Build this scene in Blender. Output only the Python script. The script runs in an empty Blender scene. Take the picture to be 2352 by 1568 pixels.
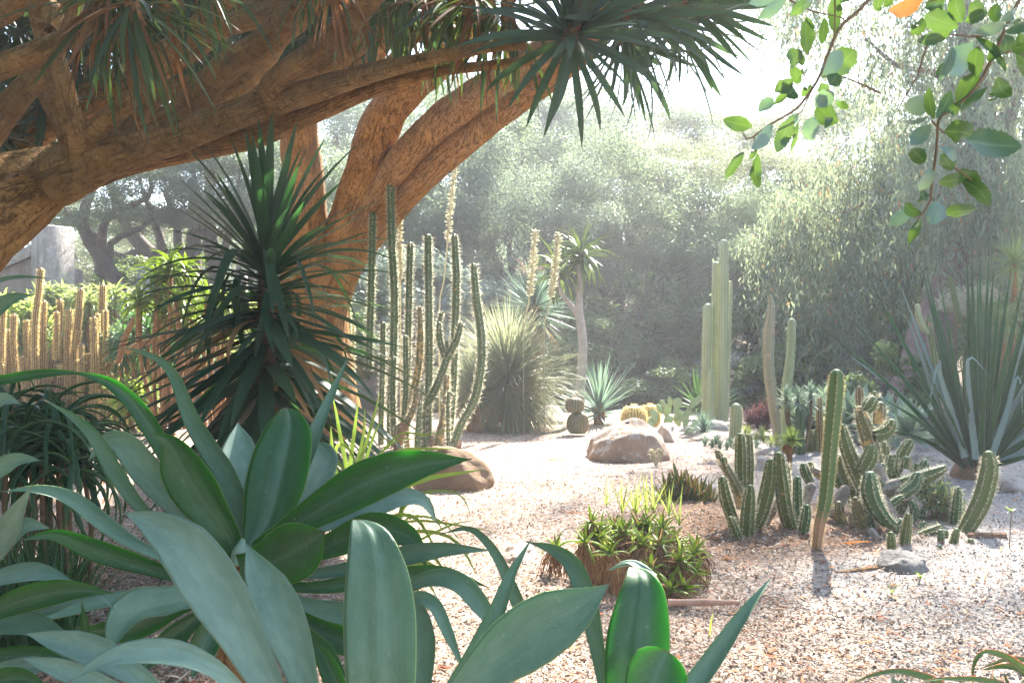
import bpy, math, random
import numpy as np
from mathutils import Vector, Matrix

random.seed(7)
RNG = np.random.default_rng(7)
scene = bpy.context.scene
COL = scene.collection

# ---------------------------------------------------------------- camera, light, exposure
CAM_Z = 1.5
cam_data = bpy.data.cameras.new("camera")
cam = bpy.data.objects.new("camera", cam_data)
COL.objects.link(cam)
cam.location = (0, 0, CAM_Z)
cam.rotation_euler = (math.radians(90), 0, 0)
cam_data.lens = 35.0
cam_data.sensor_width = 36.0
cam_data.clip_start = 0.05
cam_data.clip_end = 600
cam_data.dof.use_dof = True
cam_data.dof.focus_distance = 5.0
cam_data.dof.aperture_fstop = 16.0
scene.camera = cam

SUN_EL, SUN_AZ = 45.0, 22.0          # degrees; azimuth is clockwise from the view axis (+Y)
world = bpy.data.worlds.new("World")
scene.world = world
world.use_nodes = True
wn = world.node_tree.nodes
wl = world.node_tree.links
wn.clear()
sky = wn.new("ShaderNodeTexSky")
sky.sky_type = 'NISHITA'
sky.sun_disc = False
sky.sun_elevation = math.radians(SUN_EL)
sky.sun_rotation = math.radians(SUN_AZ)
sky.air_density = 1.0
sky.dust_density = 1.2
bg = wn.new("ShaderNodeBackground")
bg.inputs[1].default_value = 0.105
wo = wn.new("ShaderNodeOutputWorld")
wl.new(sky.outputs[0], bg.inputs[0])
wl.new(bg.outputs[0], wo.inputs[0])

sun_d = bpy.data.lights.new("sun", 'SUN')
sun_d.energy = 5.0
sun_d.angle = math.radians(0.9)
sun_d.color = (1.0, 0.945, 0.86)
sun = bpy.data.objects.new("sun", sun_d)
COL.objects.link(sun)
_el, _az = math.radians(SUN_EL), math.radians(SUN_AZ)
SUN_DIR = Vector((math.sin(_az) * math.cos(_el), math.cos(_az) * math.cos(_el), math.sin(_el)))
sun.rotation_euler = SUN_DIR.to_track_quat('Z', 'Y').to_euler()
sun.location = (6, 20, 30)

vs = scene.view_settings
vs.view_transform = 'Standard'
vs.look = 'None'
vs.exposure = 2.75
vs.gamma = 1.0
vs.use_curve_mapping = False
cy = scene.cycles
cy.use_denoising = True
try:
    cy.denoiser = 'OPENIMAGEDENOISE'
except Exception:
    pass
cy.max_bounces = 7
cy.diffuse_bounces = 4
cy.glossy_bounces = 2
cy.transmission_bounces = 4
cy.transparent_max_bounces = 4
cy.volume_bounces = 0
cy.caustics_reflective = False
cy.caustics_refractive = False
cy.sample_clamp_indirect = 8.0

# ---------------------------------------------------------------- coordinates
# distances and sizes were measured from the photograph; F turns an angle into metres at a depth
F = 2286.67
SP = {'p': (0, 0, 1), '1': (0, 0, 2.381), '2': (752.6, 0, 2.381), '3': (1552.3, 0, 2.381), '4': (0, 517.4, 2.941),
      '5': (752.6, 470.4, 2.381), '6': (1552.3, 517.4, 2.381), '7': (0, 893.8, 2.0), '8': (1176, 940.8, 2.0),
      '9': (1128.96, 1081.9, 4.1667), 'b': (1881.6, 1411.2, 5.0), 'r': (1928.6, 564.5, 2.5652), 'l': (0, 893.8, 4.1667),
      'm': (705.6, 893.8, 3.3333), 'q': (1787.5, 846.7, 3.3333)}


def P(c, x, y, d):
    ox, oy, s = SP[c]
    px, py = ox + x / s, oy + y / s
    return np.array(((px - 1176) / F * d, d, CAM_Z - (py - 784) / F * d))


def S(c, w, d):
    return w / SP[c][2] / F * d


def ground_d(c, y):
    ox, oy, s = SP[c]
    return F * CAM_Z / (oy + y / s - 784)


# ---------------------------------------------------------------- mesh helpers (all quads, numpy)
class Geo:
    def __init__(self):
        self.v, self.q, self.uv, self.n = [], [], [], 0

    def add(self, v, q, uv):
        v = np.asarray(v, float).reshape(-1, 3)
        self.v.append(v)
        self.q.append(np.asarray(q, int).reshape(-1, 4) + self.n)
        self.uv.append(np.asarray(uv, float).reshape(-1, 2))
        self.n += len(v)
        return self

    def get(self):
        return np.concatenate(self.v), np.concatenate(self.q), np.concatenate(self.uv)


def mesh(name, geo, mat, smooth=True):
    """geo = (verts, quads, per-vertex uv)"""
    v, q, uv = geo.get() if isinstance(geo, Geo) else geo
    me = bpy.data.meshes.new(name)
    me.vertices.add(len(v))
    me.vertices.foreach_set("co", np.ascontiguousarray(v, dtype=np.float32).ravel())
    me.loops.add(len(q) * 4)
    me.loops.foreach_set("vertex_index", np.ascontiguousarray(q, dtype=np.int32).ravel())
    me.polygons.add(len(q))
    me.polygons.foreach_set("loop_start", np.arange(0, len(q) * 4, 4, dtype=np.int32))
    try:
        me.polygons.foreach_set("loop_total", np.full(len(q), 4, dtype=np.int32))
    except Exception:
        pass
    lay = me.uv_layers.new(name="UVMap")
    lay.data.foreach_set("uv", np.ascontiguousarray(uv[q.ravel()], dtype=np.float32).ravel())
    me.polygons.foreach_set("use_smooth", np.full(len(q), smooth, dtype=bool))
    me.update(calc_edges=True)
    me.validate()
    if mat is not None:
        me.materials.append(mat)
    return me


ROOT_LOC = {}


def thing(name, label, cat, loc=(0, 0, 0), group=None, kind=None):
    o = bpy.data.objects.new(name, None)
    o.empty_display_size = 0.1
    COL.objects.link(o)
    o.location = tuple(float(a) for a in loc)
    o['label'] = label
    o['category'] = cat
    if group:
        o['group'] = group
    if kind:
        o['kind'] = kind
    ROOT_LOC[o.name] = np.array(loc, float)
    return o


def sub(name, parent, label=None):
    """an empty part at its thing's base"""
    o = bpy.data.objects.new(name, None)
    o.empty_display_size = 0.05
    COL.objects.link(o)
    o.parent = parent
    if label:
        o['label'] = label
    ROOT_LOC[o.name] = base_of(parent)
    return o


def base_of(o):
    return ROOT_LOC.get(o.name, np.zeros(3))


def part(name, geo, mat, parent, kind=None, label=None, smooth=True):
    """geometry given in world coordinates"""
    v, q, uv = geo.get() if isinstance(geo, Geo) else geo
    b = base_of(parent)
    o = bpy.data.objects.new(name, mesh(name, (v - b, q, uv), mat, smooth))
    COL.objects.link(o)
    o.parent = parent
    ROOT_LOC[o.name] = b
    if kind:
        o['kind'] = kind
    if label:
        o['label'] = label
    return o


def inst(name, me, M, parent, label=None):
    """an object sharing mesh data; M = 4x4 world matrix"""
    o = bpy.data.objects.new(name, me)
    COL.objects.link(o)
    o.parent = parent
    b = base_of(parent)
    M = M.copy()
    M.translation = M.translation - Vector(b)
    o.matrix_local = M
    ROOT_LOC[o.name] = b
    if label:
        o['label'] = label
    return o


def solo(name, geo, mat, label, cat, loc=(0, 0, 0), group=None, kind=None, smooth=True):
    """a thing that is one mesh; geometry in world coordinates"""
    v, q, uv = geo.get() if isinstance(geo, Geo) else geo
    loc = np.array(loc, float)
    o = bpy.data.objects.new(name, mesh(name, (v - loc, q, uv), mat, smooth))
    COL.objects.link(o)
    o.location = tuple(loc)
    if kind:
        o['kind'] = kind
    if label:
        o['label'] = label
    if cat:
        o['category'] = cat
    if group:
        o['group'] = group
    ROOT_LOC[o.name] = loc
    return o


def spline(pts, n):
    """Catmull-Rom through pts (k x m), n samples, roughly even in arc length"""
    p = np.asarray(pts, float)
    if len(p) == 2:
        t = np.linspace(0, 1, n)[:, None]
        return p[0] * (1 - t) + p[1] * t
    ext = np.vstack([2 * p[0] - p[1], p, 2 * p[-1] - p[-2]])
    out = []
    for i in range(1, len(ext) - 2):
        t = np.linspace(0, 1, 16, endpoint=False)[:, None]
        a, b, c, d = ext[i - 1], ext[i], ext[i + 1], ext[i + 2]
        out.append(0.5 * (2 * b + (c - a) * t + (2 * a - 5 * b + 4 * c - d) * t ** 2 + (3 * b - a - 3 * c + d) * t ** 3))
    out.append(p[-1:])
    o = np.vstack(out)
    L = np.concatenate([[0], np.cumsum(np.linalg.norm(np.diff(o[:, :3], axis=0), axis=1))])
    s = np.linspace(0, L[-1], n)
    return np.stack([np.interp(s, L, o[:, k]) for k in range(o.shape[1])], 1)


def unit(a):
    a = np.asarray(a, float)
    return a / np.maximum(np.linalg.norm(a, axis=-1, keepdims=True), 1e-9)


def wob(p, s, seed=0):
    """cheap smooth noise -1..1 for arrays of points"""
    x, y, z = (p[..., 0] * s + seed * 1.7, p[..., 1] * s + seed * 2.3, p[..., 2] * s + seed * 0.9)
    return (np.sin(x * 1.3 + 1.9 * np.sin(y * 0.9 + z)) + np.sin(y * 1.7 + 1.5 * np.sin(z * 1.1 + x * 0.7)) +
            np.sin(z * 1.5 + 1.7 * np.sin(x * 1.2 - y * 0.6))) / 3


PROF = {
    'agave': ([0, .12, .3, .46, .58, .7, .82, .91, .96, 1], [.5, .48, .7, .94, 1, .9, .6, .28, .1, .01]),
    'front': ([0, .2, .45, .68, .8, .88, .95, 1], [.72, .86, 1, .97, .87, .7, .4, .02]),
    'blunt': ([0, .12, .3, .5, .65, .78, .88, .95, 1], [.5, .48, .7, .93, 1, .93, .7, .36, .03]),
    'round': ([0, .15, .35, .6, .8, .92, .98, 1], [.6, .7, .9, 1, .9, .62, .3, .04]),
    'spike': ([0, .2, .45, .7, .88, 1], [1, .95, .8, .52, .22, .02]),
    'strap': ([0, .2, .5, .75, .92, 1], [.75, .95, 1, .75, .3, .02]),
    'wide': ([0, .15, .4, .7, .9, 1], [.8, .95, 1, .85, .45, .03]),
    'oak': ([0, .08, .25, .5, .75, .92, 1], [.08, .4, .85, 1, .8, .4, .04]),
    'even': ([0, .5, .85, 1], [1, .9, .55, .03]),
}


def strap(pts, width, hint, prof='agave', roll=0.0, cup=0.12, thick=0.0, nseg=14, ncross=5, wave=0.0, serr=0.0, seed=0, twist=0.0, fixed=None, pleat=0.0):
    """a leaf along pts. hint: direction the upper face looks to. closed body if thick > 0"""
    n = nseg + 1
    c = spline(pts, n)
    t = unit(np.gradient(c, axis=0))
    h = np.broadcast_to(np.asarray(hint, float), c.shape)
    side = unit(np.cross(t, h))
    if fixed is not None:
        fx = np.broadcast_to(np.asarray(fixed, float), c.shape)
        side = unit(fx - t * np.sum(fx * t, 1, keepdims=True))
    nor = np.cross(side, t)
    rl = np.radians(roll + twist * np.linspace(0, 1, n))[:, None]
    s2 = side * np.cos(rl) + nor * np.sin(rl)
    nor = unit(np.cross(s2, t))
    side = s2
    v = np.linspace(0, 1, n)
    w = np.interp(v, *PROF[prof]) * width * 0.5
    u = np.linspace(-1, 1, ncross)
    if serr:
        k = np.arange(n)
        jag = 1 + serr * ((k % 2) * 2 - 1) * (v > .05) * (v < .97)
    else:
        jag = np.ones(n)
    if wave:
        ph = seed * 1.3
        jag = jag * (1 + 0.25 * wave * np.sin(v * 17 + ph))
    edge = np.abs(u)[None, :] > .99
    ww = w[:, None] * np.where(edge, jag[:, None], 1.0)
    top = c[:, None, :] + side[:, None, :] * (u[None, :] * ww)[..., None] + nor[:, None, :] * (cup * (u[None, :] ** 2) * 2 * w[:, None])[..., None]
    if pleat:
        pl_ = np.sin(u[None, :] * 6.5 + seed * 1.7 + .5 * np.sin(v[:, None] * 5 + seed)) * (1 - u[None, :] ** 2) + .6 * np.sin(u[None, :] * 11 + seed)* (1 - u[None, :] ** 2)
        top = top + nor[:, None, :] * (pleat * w[:, None] * pl_ * np.minimum(1, v[:, None] * 4) * np.minimum(1, (1 - v[:, None]) * 3))[..., None]
    if wave:
        top = top + nor[:, None, :] * (wave * w[:, None] * (u[None, :] ** 2) * np.sin(v[:, None] * 13 + seed * 2.1 + u[None, :] * 1.5))[..., None]
    uv = np.stack(np.broadcast_arrays((u[None, :] + 1) / 2, v[:, None]), -1).reshape(-1, 2)
    idx = np.arange(n * ncross).reshape(n, ncross)
    q = np.stack([idx[:-1, :-1], idx[:-1, 1:], idx[1:, 1:], idx[1:, :-1]], -1).reshape(-1, 4)
    V = top.reshape(-1, 3)
    if thick > 0:
        th = thick * (1 - 0.75 * v)[:, None] * (1 - u[None, :] ** 2)
        bot = top - nor[:, None, :] * th[..., None]
        V2 = bot.reshape(-1, 3)
        idx2 = idx + n * ncross
        idx2[:, 0] = idx[:, 0]
        idx2[:, -1] = idx[:, -1]
        q2 = np.stack([idx2[:-1, :-1], idx2[1:, :-1], idx2[1:, 1:], idx2[:-1, 1:]], -1).reshape(-1, 4)
        V = np.vstack([V, V2])
        uv = np.vstack([uv, uv])
        q = np.vstack([q, q2])
        used = np.unique(q)
        remap = np.full(len(V), -1)
        remap[used] = np.arange(len(used))
        V, uv, q = V[used], uv[used], remap[q]
    return V, q, uv


def tube(pts, radii, sides=16, ribs=0, depth=0.25, nring=None, cap=True, step=0.06, lump=0.0, lump_s=2.0, seed=0, ref=(0.31, -0.95, 0.05), wrinkle=0.0):
    """tapered tube along pts; ribs > 0 gives a fluted cactus stem with uv.x = rib height"""
    pts = np.asarray(pts, float)
    rad = np.asarray(radii, float)
    if rad.ndim == 0:
        rad = np.full(len(pts), float(rad))
    L = np.sum(np.linalg.norm(np.diff(pts, axis=0), axis=1))
    n = nring or int(np.clip(L / step, 6, 90))
    s = spline(np.hstack([pts, rad[:, None]]), n)
    c, r = s[:, :3], s[:, 3]
    if cap:
        rr = r[-1]
        d = unit(c[-1] - c[-2])
        ex, er = [], []
        for a in (25, 50, 70, 84):
            ex.append(c[-1] + d * rr * 1.0 * math.sin(math.radians(a)))
            er.append(rr * math.cos(math.radians(a)))
        ex.append(c[-1] + d * rr * 1.0)
        er.append(rr * 0.01)
        c = np.vstack([c, ex])
        r = np.concatenate([r, er])
        n = len(c)
    t = unit(np.gradient(c, axis=0))
    x = unit(np.cross(t, np.broadcast_to(np.array(ref) + 1e-4, t.shape)))
    y = np.cross(t, x)
    if ribs:
        sides = ribs * 4
        th = np.arange(sides) / sides * 2 * np.pi
        prof = np.tile([1, 1 - depth * .62, 1 - depth, 1 - depth * .62], ribs)
        ux = np.tile([1, .4, 0, .4], ribs)
    else:
        th = np.arange(sides) / sides * 2 * np.pi
        prof = np.ones(sides)
        ux = np.abs(np.arange(sides) / sides * 2 - 1)
    ring = (np.cos(th)[None, :, None] * x[:, None, :] + np.sin(th)[None, :, None] * y[:, None, :])
    R = r[:, None] * prof[None, :]
    base = c[:, None, :] + ring * R[..., None]
    if lump:
        R = R * (1 + lump * wob(base, lump_s, seed) + 0.5 * lump * wob(base, lump_s * 2.7, seed + 3) + 0.22 * lump * wob(base, lump_s * 9, seed + 5))
    cl = np.concatenate([[0], np.cumsum(np.linalg.norm(np.diff(c, axis=0), axis=1))])
    if wrinkle:
        R = R * (1 + wrinkle * np.sin(cl[:, None] * 38 + 2.0 * np.sin(th[None, :] * 2 + seed) + 3 * np.sin(cl[:, None] * 5 + seed)))
    V = c[:, None, :] + ring * R[..., None]
    uv = np.stack(np.broadcast_arrays(ux[None, :], cl[:, None]), -1).reshape(-1, 2)
    idx = np.arange(n * sides).reshape(n, sides)
    nx = np.roll(idx, -1, 1)
    q = np.stack([idx[:-1], nx[:-1], nx[1:], idx[1:]], -1).reshape(-1, 4)
    return V.reshape(-1, 3), q, uv


def spines_for(pts, rad, ribs, gap, length, width, per=4, rng=RNG, up=0.35):
    """needle clusters along the ribs of a tube made by tube() with the same arguments"""
    pts = np.asarray(pts, float)
    rad = np.asarray(rad, float)
    if rad.ndim == 0:
        rad = np.full(len(pts), float(rad))
    L = np.sum(np.linalg.norm(np.diff(pts, axis=0), axis=1))
    n = max(4, int(L / gap))
    s = spline(np.hstack([pts, rad[:, None]]), n)
    c, r = s[:, :3], s[:, 3]
    t = unit(np.gradient(c, axis=0))
    x = unit(np.cross(t, np.broadcast_to(np.array((0.31, -0.95, 0.05)) + 1e-4, t.shape)))
    y = np.cross(t, x)
    th = np.arange(ribs) / ribs * 2 * np.pi
    ring = np.cos(th)[None, :, None] * x[:, None, :] + np.sin(th)[None, :, None] * y[:, None, :]
    o = (c[:, None, :] + ring * r[:, None, None] * .99).reshape(-1, 3)
    rg = ring.reshape(-1, 3)
    tt = np.repeat(t, ribs, 0)
    o, rg, tt = (np.repeat(a, per, 0) for a in (o, rg, tt))
    m = len(o)
    o = o + tt * (rng.random((m, 1)) - .5) * gap * .7
    d = unit(rg + tt * (rng.normal(up, .6, (m, 1))) + rng.normal(0, .45, (m, 3)))
    ln = length * rng.uniform(.45, 1.1, (m, 1))
    sd = unit(np.cross(d, rng.normal(0, 1, (m, 3)))) * width * .5
    v = np.stack([o - sd, o + sd, o + d * ln + sd * .15, o + d * ln - sd * .15], 1).reshape(-1, 3)
    q = np.arange(m * 4).reshape(-1, 4)
    uv = np.tile([[0, 0], [1, 0], [1, 1], [0, 1]], (m, 1))
    return v, q, uv


def blade(length, width, droop=0.3, prof='strap', cup=0.2, nseg=8, ncross=3, power=1.6, thick=0.0, serr=0.0, curl=0.0, seed=0, kink=None):
    """local leaf: starts at the origin along +X, upper face +Z, bends down by droop radians"""
    s = np.linspace(0, 1, 24)
    a = -droop * s ** power
    if kink:
        a = a - kink[1] / (1 + np.exp(-(s - kink[0]) * 40))
    yb = curl * s
    dx = np.stack([np.cos(a) * np.cos(yb), np.sin(yb) * np.ones_like(a), np.sin(a)], 1) * (length / 23)
    p = np.vstack([[0, 0, 0], np.cumsum((dx[1:] + dx[:-1]) / 2, 0)])
    # the hint turns with the blade so that it never flips where it passes straight down
    n = nseg + 1
    c = spline(p[::3] if len(p) > 9 else p, n)
    t = unit(np.gradient(c, axis=0))
    hint = np.cross(t, np.array([0, 1.0, 0]))
    return strap(c, width, -hint if hint[0, 2] < 0 else hint, prof, 0, cup, thick, nseg, ncross, 0, serr, seed)


def frame(pos, az, el, roll=0.0, scale=1.0):
    """matrix carrying a blade so that +X points to azimuth az / elevation el"""
    return (Matrix.Translation(Vector(pos)) @ Matrix.Rotation(az, 4, 'Z') @ Matrix.Rotation(-el, 4, 'Y') @ Matrix.Rotation(roll, 4, 'X') @ Matrix.Scale(scale, 4))


def aim(pos, direction, up=(0, 0, 1), roll=0.0, scale=1.0):
    x = Vector(direction).normalized()
    z = Vector(up) - x * x.dot(Vector(up))
    if z.length < 1e-4:
        z = Vector((0, -1, 0)) - x * x.dot(Vector((0, -1, 0)))
    z.normalize()
    y = z.cross(x)
    M = Matrix((x, y, z)).transposed().to_4x4()
    return Matrix.Translation(Vector(pos)) @ M @ Matrix.Rotation(roll, 4, 'X') @ Matrix.Scale(scale, 4)


def join(geos, mats, tint=None):
    """many copies of small geometries as one: list of (geo index, 4x4)"""
    G = Geo()
    for gi, M in mats:
        v, q, uv = geos[gi]
        A = np.array(M)
        G.add(v @ A[:3, :3].T + A[:3, 3], q, uv)
    return G


GOLD = math.pi * (3 - math.sqrt(5))


def rosette_frames(pos, n, el_hi, el_lo, scale=(.9, 1.1), axis=None, rng=random, power=1.0, rad=0.0, spread=.12, zdrop=0.0, azr=None):
    """leaf matrices of a spiral rosette: first leaves stand up (el_hi), last ones hang (el_lo); degrees"""
    out = []
    R = Vector((0, 0, 1)).rotation_difference(Vector(axis)).to_matrix().to_4x4() if axis is not None else None
    a0 = rng.random() * 6.28
    for i in range(n):
        f = (i + .5) / n
        el = math.radians(el_hi + (el_lo - el_hi) * f ** power) + rng.gauss(0, spread)
        az = a0 + i * GOLD + rng.gauss(0, .1)
        if azr is not None:
            az = azr[0] + (azr[1] - azr[0]) * rng.random()
        M = frame((0, 0, -zdrop * f), az, el, rng.gauss(0, .15), rng.uniform(*scale))
        if rad:
            M.translation = M.translation + Vector((math.cos(az), math.sin(az), 0)) * rad
        if R is not None:
            M = R @ M
        M = Matrix.Translation(Vector(pos)) @ M
        out.append((f, M))
    return out


def rows_leaf(c, rows, d0, d1, cup=.1, thick=.012, n=30, ncross=15, pleat=.018, seed=0, bow=.0):
    """a broad leaf measured as rows (y, left x, right x) from base to tip, leaning from depth d0 to d1"""
    rows = np.array(rows, float)
    t = np.linspace(0, 1, len(rows))
    d = d0 + (d1 - d0) * t + bow * np.sin(t * np.pi)
    a = np.array([np.concatenate([P(c, xl, y, dd), P(c, xr, y, dd)]) for (y, xl, xr), dd in zip(rows, d)])
    a = spline(a, n)
    L, R = a[:, :3], a[:, 3:]
    mid, half = (L + R) / 2, (R - L) / 2
    w = np.linalg.norm(half, axis=1)
    v = np.linspace(0, 1, n)
    u = np.linspace(-1, 1, ncross)
    tg = unit(np.gradient(mid, axis=0))
    nor = unit(np.cross(unit(half), tg))
    nor = np.where((nor[:, 1:2] > 0), -nor, nor)
    pl = np.sin(u[None, :] * 6.5 + seed) + .6 * np.sin(u[None, :] * 11 + seed + .5 * np.sin(v[:, None] * 5))
    off = cup * 2 * (u[None, :] ** 2) * w[:, None] + pleat * 2 * w[:, None] * pl * (1 - u[None, :] ** 2)
    top = mid[:, None] + half[:, None] * u[None, :, None] + nor[:, None] * off[..., None]
    bot = top - nor[:, None] * (thick * (1 - .7 * v)[:, None] * (1 - u[None, :] ** 2))[..., None]
    uv = np.stack(np.broadcast_arrays((u[None, :] + 1) / 2, v[:, None]), -1).reshape(-1, 2)
    idx = np.arange(n * ncross).reshape(n, ncross)
    q = np.stack([idx[:-1, :-1], idx[:-1, 1:], idx[1:, 1:], idx[1:, :-1]], -1).reshape(-1, 4)
    i2 = idx + n * ncross
    i2[:, 0], i2[:, -1] = idx[:, 0], idx[:, -1]
    q2 = np.stack([i2[:-1, :-1], i2[1:, :-1], i2[1:, 1:], i2[:-1, 1:]], -1).reshape(-1, 4)
    return np.vstack([top.reshape(-1, 3), bot.reshape(-1, 3)]), np.vstack([q, q2]), np.vstack([uv, uv])


# ---------------------------------------------------------------- materials
def nodes(name):
    m = bpy.data.materials.new(name)
    m.use_nodes = True
    nt = m.node_tree
    nt.nodes.clear()
    out = nt.nodes.new("ShaderNodeOutputMaterial")
    return m, nt, out


class NT:
    def __init__(self, nt):
        self.nt = nt

    def n(self, t, **kw):
        x = self.nt.nodes.new(t)
        for k, v in kw.items():
            setattr(x, k, v)
        return x

    def l(self, a, b):
        self.nt.links.new(a, b)

    def val(self, sock, v):
        if hasattr(v, 'is_output') or isinstance(v, bpy.types.NodeSocket):
            self.l(v, sock)
        else:
            sock.default_value = v

    def math(self, op, a, b=0.0, clamp=False):
        x = self.n("ShaderNodeMath", operation=op, use_clamp=clamp)
        self.val(x.inputs[0], a)
        self.val(x.inputs[1], b)
        return x.outputs[0]

    def mix(self, f, a, b):
        x = self.n("ShaderNodeMix", data_type='RGBA')
        self.val(x.inputs[0], f)
        self.val(x.inputs[6], (*a, 1) if isinstance(a, tuple) else a)
        self.val(x.inputs[7], (*b, 1) if isinstance(b, tuple) else b)
        return x.outputs[2]

    def noise(self, vec, scale, detail=3.0, rough=.55, dist=0.0):
        x = self.n("ShaderNodeTexNoise")
        if vec is not None:
            self.l(vec, x.inputs['Vector'])
        x.inputs['Scale'].default_value = scale
        x.inputs['Detail'].default_value = detail
        x.inputs['Roughness'].default_value = rough
        x.inputs['Distortion'].default_value = dist
        return x.outputs['Fac']

    def ramp(self, f, lo, hi):
        x = self.n("ShaderNodeMapRange", clamp=True)
        self.l(f, x.inputs[0])
        x.inputs[1].default_value = lo
        x.inputs[2].default_value = hi
        return x.outputs[0]

    def scale(self, vec, s):
        x = self.n("ShaderNodeMapping")
        self.l(vec, x.inputs[0])
        x.inputs['Scale'].default_value = s
        return x.outputs[0]

    def bump(self, h, strength, dist=0.01):
        x = self.n("ShaderNodeBump")
        x.inputs['Strength'].default_value = strength
        x.inputs['Distance'].default_value = dist
        self.l(h, x.inputs['Height'])
        return x.outputs[0]


def leaf_mat(name, c1, c2, tcol, edge=None, edge_w=.93, trans=.35, rough=.42, spec=.4, streak=.25, tip=None, rand=.5, mott=6.0, mid=None, bump=.15, wear=0.0, tip_from=.93):
    m, nt, out = nodes(name)
    k = NT(nt)
    tc = k.n("ShaderNodeTexCoord")
    oi = k.n("ShaderNodeObjectInfo")
    sep = k.n("ShaderNodeSeparateXYZ")
    k.l(tc.outputs['UV'], sep.inputs[0])
    nz = k.noise(tc.outputs['Object'], mott, 4, .6)
    st = k.noise(k.scale(tc.outputs['UV'], (26, 1.6, 1)), 1.0, 3, .6)
    f = k.math('ADD', k.math('MULTIPLY', k.ramp(nz, .3, .7), 1 - rand), k.math('MULTIPLY', oi.outputs['Random'], rand), True)
    f = k.math('ADD', f, k.math('MULTIPLY', k.math('SUBTRACT', st, .5), streak * 2), True)
    col = k.mix(f, c1, c2)
    tr = k.mix(f, tcol, tuple(a * .75 for a in tcol))
    ax = k.math('MULTIPLY', k.math('ABSOLUTE', k.math('SUBTRACT', sep.outputs[0], .5)), 2.0)
    if mid is not None:
        fm = k.ramp(ax, .16, .0)
        col = k.mix(k.math('MULTIPLY', fm, .6), col, mid)
    if edge is not None:
        fe = k.ramp(ax, edge_w, edge_w + .04)
        col = k.mix(fe, col, edge)
        tr = k.mix(fe, tr, edge)
    if tip is not None:
        ft = k.ramp(sep.outputs[1], tip_from, min(1.0, tip_from + .06))
        col = k.mix(ft, col, tip)
        tr = k.mix(ft, tr, tip)
    rg_ = rough
    if wear:
        # waxy bloom rubbed off in patches, dust specks and small brown scars
        wb = k.noise(k.scale(tc.outputs['UV'], (3.2, 5, 1)), 1.6, 5, .65, .6)
        col = k.mix(k.math('MULTIPLY', k.ramp(wb, .42, .7), .55 * wear), col, tuple(min(1, a * 1.45 + .04) for a in c2))
        ds = k.noise(tc.outputs['Object'], 85, 2, .5)
        col = k.mix(k.math('MULTIPLY', k.ramp(ds, .66, .74), .5 * wear), col, (.42, .42, .36))
        sc = k.noise(tc.outputs['Object'], 26, 4, .7, .4)
        col = k.mix(k.math('MULTIPLY', k.ramp(sc, .69, .73), .8 * wear), col, (.16, .12, .06))
        rg_ = k.math('ADD', k.math('MULTIPLY', wb, .3), rough - .12)
    pb = k.n("ShaderNodeBsdfPrincipled")
    k.l(col, pb.inputs['Base Color'])
    k.val(pb.inputs['Roughness'], rg_)
    pb.inputs['Specular IOR Level'].default_value = spec
    if bump:
        k.l(k.bump(st, bump, .004), pb.inputs['Normal'])
    tl = k.n("ShaderNodeBsdfTranslucent")
    k.l(tr, tl.inputs[0])
    mx = k.n("ShaderNodeMixShader")
    if wear:
        # a fleshy blade is thin at the margins and thick along the middle
        k.l(k.math('MULTIPLY', k.math('ADD', k.math('MULTIPLY', k.math('POWER', ax, 2.0), 1.3), .3), trans, True), mx.inputs[0])
    else:
        mx.inputs[0].default_value = trans
    k.l(pb.outputs[0], mx.inputs[1])
    k.l(tl.outputs[0], mx.inputs[2])
    k.l(mx.outputs[0], out.inputs[0])
    return m


def foliage_mat(name, c1, c2, tcol, trans=.45, gloss=.04, dead=None):
    """for crowns of many small leaves; uv.x is random per leaf"""
    m, nt, out = nodes(name)
    k = NT(nt)
    tc = k.n("ShaderNodeTexCoord")
    oi = k.n("ShaderNodeObjectInfo")
    sep = k.n("ShaderNodeSeparateXYZ")
    k.l(tc.outputs['UV'], sep.inputs[0])
    nz = k.noise(tc.outputs['Object'], .9, 3, .6)
    f = k.math('ADD', k.math('MULTIPLY', sep.outputs[0], .36), k.math('MULTIPLY', k.ramp(nz, .3, .7), .3))
    f = k.math('ADD', f, k.math('MULTIPLY', oi.outputs['Random'], .32), True)
    col = k.mix(f, c1, c2)
    tr = k.mix(f, tuple(a * .8 for a in tcol), tcol)
    if dead is not None:
        fd = k.math('GREATER_THAN', sep.outputs[0], dead[0])
        col = k.mix(fd, col, dead[1])
        tr = k.mix(fd, tr, dead[1])
    df = k.n("ShaderNodeBsdfDiffuse")
    k.l(col, df.inputs[0])
    tl = k.n("ShaderNodeBsdfTranslucent")
    k.l(tr, tl.inputs[0])
    mx = k.n("ShaderNodeMixShader")
    mx.inputs[0].default_value = trans
    k.l(df.outputs[0], mx.inputs[1])
    k.l(tl.outputs[0], mx.inputs[2])
    gl = k.n("ShaderNodeBsdfGlossy")
    gl.inputs['Roughness'].default_value = .4
    m2 = k.n("ShaderNodeMixShader")
    m2.inputs[0].default_value = gloss
    k.l(mx.outputs[0], m2.inputs[1])
    k.l(gl.outputs[0], m2.inputs[2])
    k.l(m2.outputs[0], out.inputs[0])
    return m


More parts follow.
